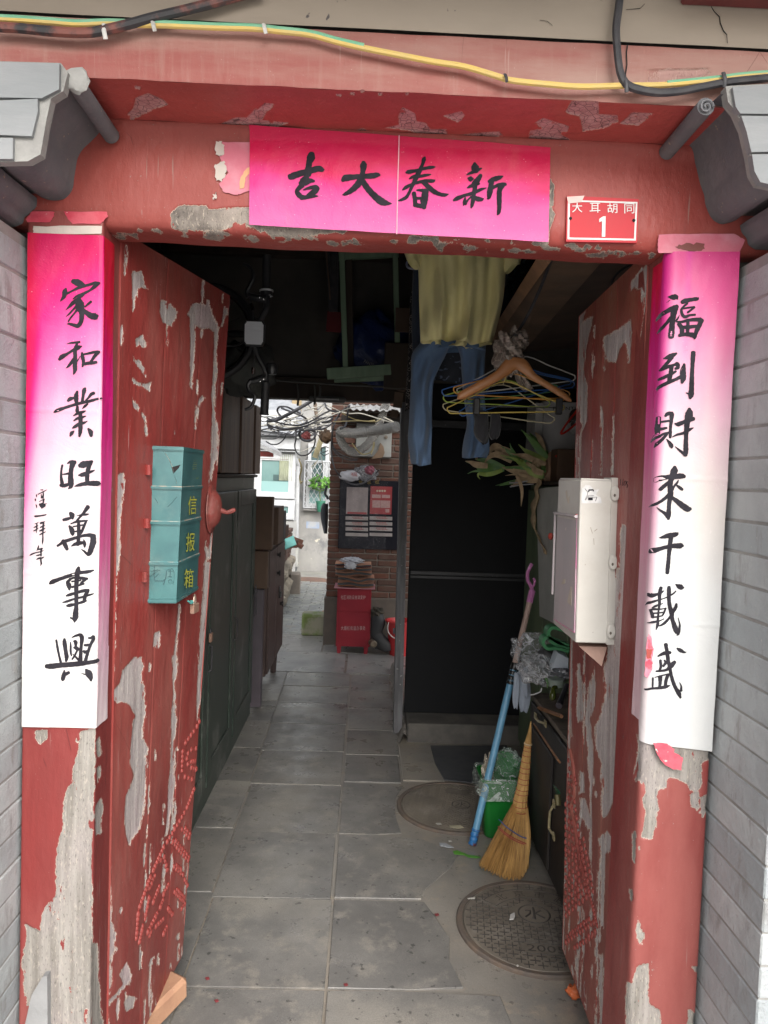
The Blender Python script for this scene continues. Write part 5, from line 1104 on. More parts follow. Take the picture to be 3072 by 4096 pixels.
ragtile([(-.068, 2.236), (.2, 2.236), (.36, 2.25), (.33, 2.38), (.345, 2.50), (.30, 2.64), (.272, 2.715), (-.068, 2.716)])
ragtile([(-.068, 2.732), (.262, 2.732), (.285, 2.80), (.40, 2.96), (.45, 3.08), (.30, 3.20), (.1, 3.222), (-.068, 3.226)])
ragtile([(-.068, 3.242), (.10, 3.24), (.21, 3.26), (.19, 3.45), (.20, 3.62), (.24, 3.75), (.07, 3.79), (-.068, 3.79)])
jr = [3.80, 4.18, 4.60, 5.03, 5.46, 5.90]
for i in range(len(jr)-1): tile(-.068, .235+.012*(i % 2), jr[i], jr[i+1], gap=.004)
tile(.245, .48, 3.83, 4.50, m=M_FCON); 
# raised broken mortar strip at the foot of the rear post
g = MB()
def rub(u, v):
    y = 4.34+1.75*v; x = .245+.062*u+.014*wob(y*9, u, 0, 2, 2)*(1-u)
    return Vector((x, y, -.004+.055*math.sin(min(1, u*1.4)*1.57)*(1+.35*wob(x*40, y*14, 0, 1, 4))))
g.grid(rub, 12, 90); o = g.build('mortar_strip', mat('crumbled_mortar', (.25, .225, .20), (.16, .145, .13), sc=14, rough=.95, bump=.9, bsc=45, bd=.01), floor)
# door sill and mat in front of the black door
g = MB(); g.bx(.30, 1.10, 4.40, 4.66, -.01, .115, .008); g.build('door_sill', mat('dirty_concrete_sill', (.13, .12, .105), (.08, .075, .07), sc=6, rough=.9, bump=.4), floor)
o = MB(); mp = [ud(930, 1612, Z=.003), ud(1095, 1612, Z=.003), ud(1095, 1694, Z=.003), ud(1045, 1694, Z=.003), ud(960, 1686, Z=.003), ud(940, 1650, Z=.003)]
o.prism([(v.x, v.y, .002) for v in mp], (0, 0, .006)); o = o.build('door_mat', mat('dark_rubber_mat', (.050, .053, .058), (.07, .072, .076), sc=8, rough=.65, bump=.3)); tag(o, 'dark rubber mat on the floor before the black door', 'mat')

# ------------------------------------------------------------------ manhole covers
M_IRON = mat('cast_iron_cover', (.185, .160, .128), (.125, .108, .088), sc=5, rough=.62, bump=.3, bsc=120, dust=(.27, .25, .22, .6), dsc=6)
M_IROND = mat('cast_iron_relief', (.045, .04, .036), (.07, .062, .055), sc=8, rough=.6, bump=.2)
M_RUST = mat('rusty_ring', (.13, .095, .07), (.09, .075, .065), sc=12, rough=.8, bump=.5, bsc=60)
def manhole(c, r, label, dense, logo, rot):
    c = Vector(c); t = thing('manhole_cover', label, 'manhole cover', c, 'manhole covers in the passage')
    g = MB(); g.lathe([(r*.925, .000), (r*.93, .006), (r*.985, .0065), (r, .002), (r*1.0, -.02)], c, 56, cap=False); g.build('ring_frame', M_RUST, t)
    g = MB(); g.lathe([(.0005, .004), (r*.9, .004), (r*.912, .001), (r*.912, -.02)], c, 56, cap=False); g.build('cover_plate', M_IRON, t)
    Q = Matrix.Rotation(rot, 3, 'Z')
    def W(x, y, z=.0042): return c+Q @ Vector((x, y, 0))+Vector((0, 0, z))
    lg = MB(); lx_, ly_ = logo
    rl = r*(.155 if dense else .20)
    lg.tube([W(lx_+rl*math.cos(a*.2618), ly_+rl*math.sin(a*.2618), .0045) for a in range(24)], .0032, 4, closed=True, flat=.7)
    lg.build('logo_ring', M_IROND, t)
    k = rl/1.35
    for st in ([(0, .95), (.02, .3), (0, -.8), (-.22, -.62)], [(-.75, .42), (-.3, .45), (-.35, .0), (-.8, -.6)], [(.6, .6), (.12, .12), (.9, -.55)]):
        MB().tube([W(lx_+x*k, ly_+y*k, .0045) for x, y in st], .0045 if not dense else .003, 4, flat=.5).build('logo_stroke', M_IROND, t)
    cg = MB(); p = .0235 if dense else .047; n = int(r/p)+2; hw = p*.36; th = .0036 if not dense else .0032
    for i in range(-n, n+1):
        for j in range(-2*n, 2*n+1):
            x = i*p*1.0+(p*.5 if j % 2 else 0); y = j*p*.5*(1.0 if not dense else 1)
            R2 = math.hypot(x, y)
            if R2 > r*.85: continue
            if math.hypot(x-lx_, y-ly_) < rl+hw: continue
            a = math.degrees(math.atan2(y, x))
            if not dense and r*.56 < R2 < r*.78 and 30 < a < 150: continue
            if not dense and abs(x-.02) < .085 and abs(y+r*.50) < .042: continue
            if dense and abs(x) < .06 and abs(y-r*.58) < .03: continue
            if dense:
                d = Vector((1, 1, 0)) if (i+j) % 2 else Vector((1, -1, 0)); d.normalize()
                a0 = Vector((x, y, 0)); pts = [a0-d*hw, a0+d*hw]
                e = Vector((-d.y, d.x, 0))*th
                q = [pts[0]-e, pts[1]-e, pts[1]+e, pts[0]+e]
                cg.add([W(v.x, v.y, .0035) for v in q]+[W(v.x*1, v.y*1, .0062) for v in q], [(4, 5, 6, 7), (0, 1, 5, 4), (1, 2, 6, 5), (2, 3, 7, 6), (3, 0, 4, 7)])
            else:
                for dx, dy in ((hw, th*.5), (th*.5, hw)):
                    q = [(x-dx, y-dy), (x+dx, y-dy), (x+dx, y+dy), (x-dx, y+dy)]; zt_ = .0056 if dx > dy else .0058
                    cg.add([W(a_, b_, .0035) for a_, b_ in q]+[W(a_, b_, zt_) for a_, b_ in q], [(4, 5, 6, 7), (0, 1, 5, 4), (1, 2, 6, 5), (2, 3, 7, 6), (3, 0, 4, 7)])
    cg.build('cross_relief' if not dense else 'lozenge_relief', M_IROND if not dense else M_IRON, t, smooth=0, kind='stuff')
    if not dense:
        arc = lambda R3: [W(R3*math.cos(R_(a)), R3*math.sin(R_(a)), .0045) for a in range(32, 150, 6)]
        o_, i_ = arc(r*.77), arc(r*.57); MB().tube(o_+i_[::-1], .0024, 4, closed=True, flat=.7).build('name_band', M_IROND, t)
        for ch, a in (('北', 128), ('京', 104), ('市', 80), ('政', 56)):
            m_ = W(r*.67*math.cos(R_(a)), r*.67*math.sin(R_(a)), .0052); ex = Q @ Vector((math.sin(R_(a)), -math.cos(R_(a)), 0)); ey = Q @ Vector((math.cos(R_(a)), math.sin(R_(a)), 0)); s = .021
            text(ch, m_-ex*s-ey*s, m_+ex*s-ey*s, m_-ex*s+ey*s, M_IROND, t, 'cast_character')
        fr = [(-.065, -r*.50-.03), (.105, -r*.50-.03), (.105, -r*.50+.03), (-.065, -r*.50+.03)]
        MB().tube([W(x, y, .0045) for x, y in fr], .002, 4, closed=True, flat=.7).build('year_frame', M_IROND, t)
        text('2005', W(-.045, -r*.5-.018, .0052), W(.085, -r*.5-.018, .0052), W(-.045, -r*.5+.018, .0052), M_IROND, t, 'cast_year')
    else:
        MB().tube([W(x, y+r*.58, .0045) for x, y in ((-.055, -.026), (.055, -.026), (.055, .026), (-.055, .026))], .002, 4, closed=True, flat=.7).build('maker_frame', M_IROND, t)
    return t
manhole((.668, 2.583, 0), .287, 'nearer iron manhole cover with crosses, half hidden by the right door leaf', False, (.0, .06), R_(-7))
manhole((.487, 3.535, 0), .284, 'farther iron manhole cover with a fine lozenge pattern beside the green bin', True, (.03, .02), R_(-12))
# ------------------------------------------------------------------ left side of the passage
k5 = lambda x, y: (900+x*.4822, 900+y*.4822)
kh = lambda x, y: (820+x*.3843, 1150+y*.3843)
kc2 = lambda x, y: (780+x*.4519, 1900+y*.4519)
M_GRNBLK = mat('black_green_lacquer', (.024, .040, .031), (.040, .052, .042), sc=5, st=(1, 1, .15), rough=.42, bump=.35, bsc=30, bst=(6, 6, .5), dust=(.22, .22, .20, .6), dsc=3.5)
wd = thing('wardrobe', 'tall black green wardrobe with hasps standing along the left wall', 'wardrobe', (-.95, 3.8, 0))
g = MB(); g.bx(-1.24, -.735, 2.72, 4.86, .03, 1.575, .004); g.build('carcass', M_GRNBLK, wd)
for k, (y0, y1) in enumerate(((2.76, 3.42), (3.45, 4.10), (4.13, 4.80))):
    g = MB(); g.bx(-.735, -.718, y0, y1, .10, 1.50, .005); d = g.build('wardrobe_door', M_GRNBLK, wd)
    for a, b, c, e in ((y0, y0+.09, .10, 1.50), (y1-.09, y1, .10, 1.50), (y0+.09, y1-.09, 1.41, 1.50), (y0+.09, y1-.09, .10, .2)):
        g = MB(); g.bx(-.7185, -.708, a, b, c, e, .003); g.build('door_frame_rail', M_GRNBLK, d)
    yl = y1-.02
    g = MB(); g.tube([(-.706, yl, .80), (-.69, yl+.005, .79), (-.69, yl+.005, .68), (-.706, yl, .67)], .004, 6); g.build('ring_pull', M_CBL, d)
    if k != 1:
        pl_ = thing('padlock', ('black' if k else 'brass')+' padlock on the '+('far' if k else 'near')+' door of the black green wardrobe', 'padlock', (-.70, yl, .75))
        g = MB(); g.box((-.695, yl, .835), (.014, .036, .042), None, .003); g.build('lock_body', M_CBL if k else M_BRASS, pl_)
        MB().tube([Vector((-.695, yl+.012*math.cos(a), .855+.022*math.sin(a))) for a in [math.pi*q/8 for q in range(9)]], .003, 6).build('shackle', M_CBL, pl_)
g = MB(); g.bx(-1.2, -.722, 2.73, 4.85, .0, .097, .003); g.build('plinth', M_GRNBLK, wd)
g = MB(); g.bx(-1.25, -.715, 2.70, 4.88, 1.575, 1.592, .004); g.build('top_board', M_DWOOD, wd)
M_BROWN = mat('old_brown_board', (.15, .092, .064), (.085, .052, .038), sc=9, st=(2, 2, .12), rough=.55, bump=.35, bsc=30, bst=(4, 4, .3), dust=(.22, .17, .14, .55), dsc=4)
tc = thing('wall_cabinet', 'brown boarded cabinet resting on the black green wardrobe', 'cabinet', (-.95, 3.9, 1.592))
g = MB(); g.bx(-1.24, -.745, 2.75, 5.0, 1.593, 2.045, .004); g.build('carcass', M_DWOOD, tc)
yy = 2.76
for k, w_ in enumerate((.30, .16, .34, .12, .42, .14, .42, .11, .25)):
    g = MB(); d = (.006 if k % 2 else .018); g.bx(-.746, -.73+d-.006, yy, min(yy+w_-.008, 5.0), 1.597, 2.04, .003); g.build('board', M_BROWN, tc); yy += w_
    if yy > 4.98: break
# grey cloth bundle on it
M_CLOTH = mat('grey_green_cloth', (.065, .068, .062), (.045, .046, .043), sc=12, rough=.9, bump=.5, bsc=40)
def lumpy(c, r, m, name, label, cat, seed=0, amp=.22, n=28, k=3.0, parent=None, flat=None):
    rr = random.Random(seed); ph = [rr.uniform(0, 6.28) for _ in range(8)]
    fn = lambda d: 1+amp*(math.sin(k*d.x*2+ph[0])*math.cos(k*d.y*1.7+ph[1])*.5+math.sin(k*2.3*d.z+k*d.x*1.9+ph[2])*.35+math.sin(k*4.1*d.y-k*3*d.z+ph[3])*.22+math.sin(k*6*d.x+k*5*d.y+ph[4])*.12)
    g = MB(); g.ell(c, r, n, n*2//3, fn); o = g.build(name, m, parent, smooth=18 if 'film' in m.name or 'liner' in m.name or 'wrap' in m.name else 70)
    if label: tag(o, label, cat)
    return o
p = un(*kh(430, 850), Y=3.15); lumpy(p, (.115, .12, .115), M_CLOTH, 'cloth_bundle', 'grey cloth bundle hanging behind the bicycle handlebar', 'bundle', 5, .3)
# bicycle hung up by its wheel: handlebar upright in the doorway
M_BB = mat('black_bike_paint', (.014, .014, .016), (.02, .02, .022), rough=.38, bump=0, spec=.6)
M_RUB = mat('black_rubber', (.016, .016, .018), rough=.6, bump=.1, bsc=200)
M_CHR = mat('chrome', (.7, .7, .7), rough=.15, metal=1, bump=0)
M_REFL = NG('reflector').bsdf((.62, .63, .66), .3)
YHB = 2.78
q5 = lambda x, y, d=0: un(*k5(x, y), Y=YHB+d)
bk = thing('bicycle', 'black bicycle hung up on the left with its handlebar upright and a pale reflector', 'bicycle', q5(240, 900, .1))
hb = [q5(347, 262), q5(343, 420), q5(344, 540), q5(346, 640), q5(340, 700), q5(300, 775), q5(252, 840), q5(240, 900), q5(244, 970), q5(270, 1080), q5(322, 1180), q5(343, 1250), q5(336, 1340), q5(326, 1560)]
ctube(hb, .0115, 10).build('handlebar', M_BB, bk)
for a, b in (((347, 255), (342, 530)), ((338, 1310), (325, 1575))):
    A_, B_ = q5(*a), q5(*b); n = 14
    MB().tube([A_+(B_-A_)*k/n for k in range(n+1)], [.018 if k in (0, n) else .0155+.0006*(k % 2) for k in range(n+1)], 12).build('grip', M_RUB, bk)
A_, B_ = q5(344, 540), q5(344, 590)
g = MB(); g.tube([A_, A_+(B_-A_)*.3], .026, 14); g.build('shifter_ring', mat('silver_ring', (.5, .5, .52), rough=.3), bk)
MB().tube([A_+(B_-A_)*.3, B_], .024, 14).build('shifter_body', M_BB, bk)
for body, lev, cab, bolt in (([(345, 615), (300, 610), (240, 600), (195, 585)], [(195, 600), (180, 560), (205, 505), (235, 440), (225, 380), (190, 340), (148, 322)], [(205, 600), (225, 680), (236, 760), (238, 850)], [(285, 600), (320, 614)]),
                      ([(345, 1265), (300, 1275), (250, 1290), (210, 1300)], [(215, 1290), (190, 1330), (205, 1385), (240, 1410), (243, 1450), (215, 1510), (165, 1532)], [(222, 1300), (232, 1210), (245, 1120), (238, 1030), (215, 980)], [(290, 1296), (318, 1278)])):
    n = len(body); ctube([q5(x, y, -.01) for x, y in body], [.017-.005*k/15 for k in range(16)], 8).build('brake_mount', M_BB, bk)
    ctube([q5(x, y, -.016) for x, y in lev], [.0095-.004*k/30 for k in range(31)], 8).build('brake_lever', M_BB, bk)
    ctube([q5(x, y, -.01) for x, y in cab], .003, 6).build('brake_cable', M_BB, bk)
    a, b = cab[1], cab[0]; mid = Vector(q5(*a, -.011)); dv = (Vector(q5(*cab[0], -.011))-mid).normalized()
    MB().tube([mid-dv*.012, mid+dv*.012], .0068, 10).build('cable_ferrule', M_CHR, bk)
    for x, y in bolt: g = MB(); g.ell(q5(x, y, -.026), (.0045, .003, .0045), 8, 6); g.build('bolt', M_CHR, bk)
cc_ = q5(240, 895, -.03)
oc = [(-.036, .030), (-.028, .043), (.028, .043), (.036, .030), (.036, -.030), (.028, -.043), (-.028, -.043), (-.036, -.030)]
g = MB(); g.prism([cc_+Vector((x*1.1, .004, z*1.1)) for x, z in oc], (0, .014, 0)); g.build('reflector_case', M_BB, bk)
rz = [-.0415+.0046*k for k in range(19)]
for k in range(18):
    hw = min(.034, .034-(max(0, abs(rz[k]+.0023)-.030))*.7); g = MB(); g.bx(cc_.x-hw, cc_.x+hw, cc_.y-.001-.0012*(k % 2), cc_.y+.004, cc_.z+rz[k], cc_.z+rz[k]+.0043, .0005); g.build('reflector_rib', M_REFL, bk)
b_ = q5(390, 1195, -.005); g = MB(); g.lathe([(.001, -.022), (.017, -.020), (.021, -.008), (.021, .014), (.018, .020), (.001, .021)], b_, 18); g.build('bell', M_BB, bk)
MB().tube([q5(240, 900), q5(240, 900, .09), q5(205, 905, .2)], .016, 10).build('stem', M_BB, bk)
MB().tube([q5(205, 905, .2), q5(40, 900, .22), q5(-140, 890, .22)], .014, 8).build('fork', M_BB, bk)
wc = q5(-160, 890, .22); pts = [wc+Vector((.19*math.cos(a), .02*math.sin(a), .19*math.sin(a))) for a in [6.283*k/40 for k in range(40)]]
MB().tube(pts, .016, 8, closed=True).build('tyre', M_RUB, bk)
MB().tube([wc+(v-wc)*.92 for v in pts], .006, 6, closed=True).build('rim', M_CHR, bk)
for k in range(14):
    a = 6.283*k/14; MB().tube([wc, wc+Vector((.175*math.cos(a), .018*math.sin(a), .175*math.sin(a)))], .0009, 4).build('spoke', M_CHR, bk)
ctube([q5(185, 930, .05), q5(130, 985, .08), q5(60, 1000, .1), q5(0, 1000, .1)], .004, 6).build('gear_cable', M_BB, bk)

# loft clutter under the roof
M_GSTK = mat('grey_green_batten', (.23, .32, .22), (.17, .25, .17), sc=12, st=(1, 1, .2), rough=.75, bump=.2)
YG = 4.25
fr = thing('window_frame', 'old grey green timber frame stored under the roof of the passage', 'frame', un(*k5(1180, 1200), Y=YG))
def stick(a, b, w, d, nm, par, m, Y=YG):
    A_, B_ = un(*k5(*a), Y=Y), un(*k5(*b), Y=Y); dv = (B_-A_); L = dv.length; q = dv.to_track_quat('Z', 'Y').to_matrix()
    g = MB(); g.box((A_+B_)/2, (w, d, L), q, .003); return g.build(nm, m, par)
stick((965, 100), (1000, 1205), .050, .03, 'stile', fr, M_GSTK); stick((1408, 100), (1432, 1070), .048, .03, 'stile', fr, M_GSTK)
stick((920, 262), (1440, 232), .035, .045, 'rail', fr, M_GSTK, YG+.06); stick((845, 1236), (1375, 1203), .048, .06, 'rail', fr, M_GSTK, YG-.03); stick((905, 1270), (1350, 1255), .035, .05, 'rail', fr, M_GSTK, YG+.05)
stick((1025, 100), (1040, 1200), .05, .04, 'back_stile', fr, M_DWOOD, YG+.08)
M_BLUEB = mat('dark_blue_plastic', (.014, .032, .13), (.010, .022, .09), sc=9, rough=.35, bump=.6, bsc=18, bd=.02)
p = un(*k5(1215, 1030), Y=4.42); lumpy(p, (.20, .12, .20), M_BLUEB, 'blue_sack', 'dark blue plastic sack stored behind the grey green frame', 'sack', 9, .32, 34)
text('PANTS 114', un(*k5(1150, 1140), Y=4.285), un(*k5(1275, 1200), Y=4.285), un(*k5(1160, 1115), Y=4.285), mat('pale_print', (.45, .45, .5)), bpy.data.objects['blue_sack'])
g = MB(); A_ = un(*k5(905, 805), Y=4.3); g.box(A_, (.085, .01, .115), Matrix.Rotation(.05, 3, 'Y')); o = g.build('red_pouch', mat('dark_red_cloth', (.13, .012, .016), rough=.8)); tag(o, 'small dark red pouch hanging beside the green frame', 'pouch')
o = MB()
for k in range(7): o.tube(cr([tuple(un(*k5(835+k*16+rnd.uniform(-6, 6), 150), Y=4.28)), tuple(un(*k5(848+k*15, 420), Y=4.28)), tuple(un(*k5(870+k*10, 720), Y=4.28))], 4), .006, 5)
o = o.build('cable_bundle', M_CBL); tag(o, 'bundle of dark cables hanging down from the roof', 'cables')
o = MB().tube(cr([tuple(un(*k5(x, y), Y=4.25)) for x, y in ((838, 120), (845, 300), (862, 480), (872, 620))], 5), .004, 6).build('hanging_cord', mat('tan_cord', (.16, .10, .07))); tag(o, 'single tan cord hanging beside the cable bundle', 'cord')
g = MB(); g.box(un(*k5(1497, 790), Y=4.2), (.115, .01, .135)); o = g.build('small_box', mat('brown_carton', (.10, .065, .045), rough=.8)); tag(o, 'small brown carton between the frame and the yellow shirt', 'carton')
g = MB(); g.box(un(*k5(1440, 1175), Y=4.25), (.165, .10, .255), None, .004); o = g.build('dark_board', M_DWOOD); tag(o, 'dark wooden block at the corner of the grey green frame', 'block')
g = MB(); A_, B_ = un(*k5(1475, 1260), Y=4.35), un(*k5(1395, 1600), Y=4.35); g.tube([A_, A_*.66+B_*.34], .030, 4, flat=.3); g.tube([A_*.62+B_*.38, A_*.25+B_*.75+Vector((.01, 0, 0))], .026, 4, flat=.3); g.tube([A_*.2+B_*.8, B_], .022, 4, flat=.3); o = g.build('torn_batten', mat('tan_batten', (.15, .10, .07), (.09, .06, .045), rough=.8)); tag(o, 'broken tan batten leaning at the head of the grey rear post', 'batten')
# header lamp
lt = thing('batten_lamp', 'unlit ribbed batten lamp fixed under the rear lintel', 'lamp', un(*k5(850, 1450), Y=4.5))
a, b = un(*k5(695, 1420), Y=4.50), un(*k5(1003, 1478), Y=4.50)
g = MB(); g.bx(a.x, b.x, 4.46, 4.53, b.z, a.z, .012); g.build('lamp_case', mat('grey_lamp_case', (.13, .13, .13), rough=.5), lt)
M_RIB = mat('frosted_plastic', (.62, .62, .62), rough=.4)
for k in range(17): g = MB(); x = a.x+.045+(b.x-a.x-.09)*k/16; g.tube([(x, 4.459, b.z+.014), (x, 4.452, (a.z+b.z)/2), (x, 4.459, a.z-.014)], .0045, 5); g.build('diffuser_rib', M_RIB, lt)
M_COB = mat('dusty_cord', (.09, .085, .08), rough=.9)
for x, y0, y1 in ((603, 1320, 1500), (742, 1330, 1490), (785, 1330, 1420)): 
    o = MB().tube(cr([tuple(un(*k5(x, y0), Y=4.42)), tuple(un(*k5(x+6, (y0+y1)/2), Y=4.42)), tuple(un(*k5(x-1, y1), Y=4.42))], 4), .007, 5).build('dusty_cord', M_COB); tag(o, {603: 'left', 742: 'middle', 785: 'right'}[x]+' one of the three dusty cords hanging from the sooty rear lintel', 'cord', 'dusty cords at the rear lintel')
a, b = un(*k5(390, 1285), Y=4.30), un(*k5(1480, 1350), Y=4.30); MB().tube([a, (a+b)/2+Vector((0, 0, -.004)), b], .007, 6).build('tie_rod', mat('dark_iron', (.05, .048, .045), rough=.5), gate)

# ------------------------------------------------------------------ clothes line on the right
k15 = lambda x, y: (1500+x*.6028, 900+y*.6028)
k19 = lambda x, y: (1900+x*.4521, 1000+y*.4521)
def garment(name, label, cat, rows, Y, m, dep=.045, n=44, folds=7, amp=.012, seed=0, par=None, open_top=True, group=None):
    """rows: (y, left x, right x) in k15; a hollow hanging tube of cloth"""
    rr = random.Random(seed); ph = [rr.uniform(0, 6.28) for _ in range(6)]; rows = cr(rows, 4); rings = []
    for i, (y, l, r) in enumerate(rows):
        a, b = un(*k15(l, y), Y=Y), un(*k15(r, y), Y=Y); c = (a+b)/2; w = (b.x-a.x)/2; v = i/(len(rows)-1); ring = []
        for k in range(n):
            t = 2*math.pi*k/n; cx = math.cos(t); sy_ = math.sin(t)
            f = amp*(math.sin(folds*cx+ph[0]+2.2*v)+.6*math.sin(folds*2.1*cx+ph[1]-3*v)+.5*math.sin(folds*.6*cx+9*v+ph[2]))*min(1, .25+1.2*v)
            f += amp*.5*math.sin(14*v+5*cx+ph[3])
            ring.append(Vector((c.x+w*cx, Y+(dep*math.copysign(abs(sy_)**.8, sy_)+f*abs(sy_)**.5), c.z+.004*math.sin(3*cx+ph[4])*v)))
        rings.append(ring)
    g = MB(); g.loft(rings, cap=False)
    o = g.build(name, m, par, smooth=80)
    if label: tag(o, label, cat, group)
    return o
def clothmat(name, a, b, wear=None, wth=.55, weave=500):
    g = NG(name); c = g.mix(g.mr(g.noise(7, (1, 1, .5), 6, .6), .35, .7), a, b)
    if wear: c = g.mix(g.mr(g.noise(4, (1, 1, .35), 6, .65, (3, 1, 1)), wth, .75, 0, .6), c, wear)
    h = g.mth('ADD', g.mth('MULTIPLY', g.noise(weave, (1, 1, 1), 2, .5), .3), g.noise(16, (1.6, 1.6, .6), 4, .55))
    return g.bsdf(c, .9, g.bump(h, .35, .01), **{'Sheen Weight': .2})
M_TEE = clothmat('yellow_cotton', (.80, .73, .36), (.72, .65, .31))
tee = thing('t_shirt', 'yellow short sleeved t-shirt hanging on the line inside the gate', 't-shirt', un(*k15(560, 790), Y=3.0))
garment('shirt_body', None, None, [(-60, 380, 760), (60, 300, 850), (180, 278, 868), (270, 284, 868), (350, 288, 863), (480, 292, 850), (600, 296, 827), (700, 298, 800), (770, 300, 780), (788, 301, 776)], 3.0, M_TEE, .055, 96, 9, .022, 3, tee)
for nm, P_ in (('sleeve', [((300, 60), 60), ((262, 150), 62), ((245, 215), 55), ((258, 262), 52)]), ('sleeve', [((850, 60), 75), ((885, 150), 85), ((905, 230), 72), ((905, 290), 58)])):
    rings = []; sgn = 1 if P_[0][0][0] > 500 else -1
    for (x, y), w in P_:
        c = un(*k15(x, y), Y=3.0); ww = w*.6028/F*3.0
        rings.append([Vector((c.x+ww*math.cos(t)*.95, 3.0+.045*math.sin(t)+.006*math.sin(4*t+y), c.z+ww*math.cos(t)*.55*(sgn)*(1 if y > 100 else .3)+.006*math.sin(3*t))) for t in [6.283*k/24 for k in range(24)]])
    g = MB(); g.loft(rings, cap=False); g.build(nm, M_TEE, tee, smooth=80)
M_JEAN = clothmat('washed_blue_denim', (.115, .19, .32), (.085, .145, .25), (.15, .23, .37), .5)
jn = thing('trousers', 'faded blue trousers hanging with two legs below the yellow t-shirt', 'trousers', un(*k15(480, 1600), Y=3.12))
garment('hip', None, None, [(560, 300, 720), (680, 300, 726), (800, 297, 733), (835, 270, 735)], 3.12, M_JEAN, .07, 40, 4, .008, 4, jn)
garment('trouser_leg', None, None, [(790, 296, 500), (860, 246, 470), (950, 240, 425), (1050, 238, 388), (1200, 232, 378), (1320, 226, 378), (1420, 218, 376), (1520, 228, 372), (1592, 240, 372)], 3.11, M_JEAN, .05, 48, 3.2, .018, 5, jn)
garment('trouser_leg', None, None, [(790, 540, 735), (880, 568, 730), (980, 575, 724), (1100, 585, 722), (1220, 600, 734), (1320, 612, 744), (1420, 592, 752), (1500, 580, 757), (1545, 578, 740)], 3.13, M_JEAN, .05, 48, 3.2, .018, 6, jn)
M_FLOR = NG('dark_floral_cotton')
_c = M_FLOR.mix(M_FLOR.mr(M_FLOR.noise(17, (1, 1, 1), 2, .5, (2, 2, 2), 1.8), .58, .64), (.030, .034, .045), (.11, .14, .21)); M_FLOR = M_FLOR.bsdf(_c, .9)
garment('floral_garment', 'dark floral garment showing between the trouser legs', 'garment', [(780, 400, 640), (900, 405, 620), (1035, 395, 590)], 3.26, M_FLOR, .03, 30, 4, .006, 7)
M_DOT = NG('black_spotted_cotton'); _v = M_DOT.voro(60, (1, 1, 1), 'F1'); M_DOT = M_DOT.bsdf(M_DOT.mix(M_DOT.mth('MULTIPLY', M_DOT.mr(_v, .30, .36), M_DOT.mr(_v, .48, .42)), (.012, .012, .014), (.26, .23, .21)), .9)
garment('spotted_garment', 'black garment with small pale marks hanging left of the trousers', 'garment', [(450, 232, 300), (800, 222, 290), (1100, 205, 270), (1225, 200, 240)], 3.32, M_DOT, .03, 26, 3, .006, 8)
M_NAVY = clothmat('navy_cotton', (.022, .032, .055), (.04, .055, .085))
garment('navy_garment', 'navy garment edge between the yellow t-shirt and the spotted cloth', 'garment', [(260, 255, 330), (450, 246, 330), (700, 243, 330), (840, 250, 330)], 3.21, M_NAVY, .03, 26, 3, .006, 9)
h_ = [un(*k15(x, y), Y=3.16) for x, y in ((285, 290), (235, 288), (212, 270), (215, 245), (240, 235), (262, 250))]
o = ctube(h_, .0055, 6).build('hanger_hook', mat('lilac_plastic', (.20, .21, .30), rough=.4)); tag(o, 'lilac plastic hook sticking out left of the yellow sleeve', 'hook')
M_SOCK = clothmat('black_sock_knit', (.012, .012, .015), (.02, .02, .024))
for lab, rows in (('longer black sock pegged below the hangers', [(1235, 655, 750), (1300, 660, 752), (1370, 655, 752), (1415, 668, 756), (1450, 700, 748)]), ('shorter black sock hanging right of the longer sock', [(1255, 768, 828), (1320, 764, 836), (1390, 756, 826), (1422, 775, 805)])):
    garment('sock', lab, 'sock', rows, 2.72, M_SOCK, .02, 24, 3, .004, len(rows), group=None)
# hangers
YW = 2.62
w15 = lambda x, y, d=0: un(*k15(x, y), Y=YW+d)
M_HW = mat('varnished_hanger_wood', (.42, .19, .075), (.34, .145, .055), sc=7, st=(1, 1, 4), rough=.35, bump=.1)
hw_ = thing('wooden_hanger', 'varnished wooden coat hanger in front of the wire hangers', 'hanger', w15(935, 900))
top = [(545, 1150), (556, 1112), (600, 1085), (700, 1030), (800, 968), (845, 915), (880, 885), (935, 876), (985, 886), (1020, 915), (1062, 980), (1130, 1030), (1230, 1090), (1295, 1140), (1306, 1168)]
bot = [(552, 1160), (590, 1156), (650, 1125), (730, 1085), (830, 1030), (880, 1000), (910, 975), (936, 960), (962, 972), (1000, 1000), (1040, 1030), (1110, 1068), (1190, 1118), (1262, 1165), (1300, 1174)]
rings = []
for t_, b_ in zip(cr(top, 3), cr(bot, 3)):
    A_, B_ = w15(*t_), w15(*b_); c = (A_+B_)/2; h2 = (A_-B_)/2
    rings.append([c+h2*math.cos(a)+Vector((0, .0085*math.sin(a), 0)) for a in [6.283*k/14 for k in range(14)]])
g = MB(); g.loft(rings); g.build('hanger_body', M_HW, hw_, smooth=60)
M_WB = mat('black_wire', (.02, .02, .022), rough=.4)
ctube([w15(x, y) for x, y in ((936, 885), (938, 845), (915, 805), (897, 775), (905, 745), (930, 725), (950, 735))], .0022, 6).build('hanger_hook', M_WB, hw_)
for x in (672, 1220):
    g = MB(); g.bx(w15(x-18, 1200).x, w15(x+22, 1200).x, YW-.010, YW+.012, w15(x, 1258).z, w15(x, 1150).z, .003); g.build('trouser_clip', M_RUB, hw_)
MB().tube([w15(610, 1150), w15(610, 1200), w15(1240, 1215)], .002, 5).build('clip_bar', M_WB, hw_)
HC = {'orange': (.56, .27, .05), 'yellow': (.55, .42, .10), 'blue': (.03, .10, .30), 'lime': (.30, .40, .06), 'white': (.55, .54, .52), 'green': (.08, .25, .10), 'cream': (.50, .45, .30)}
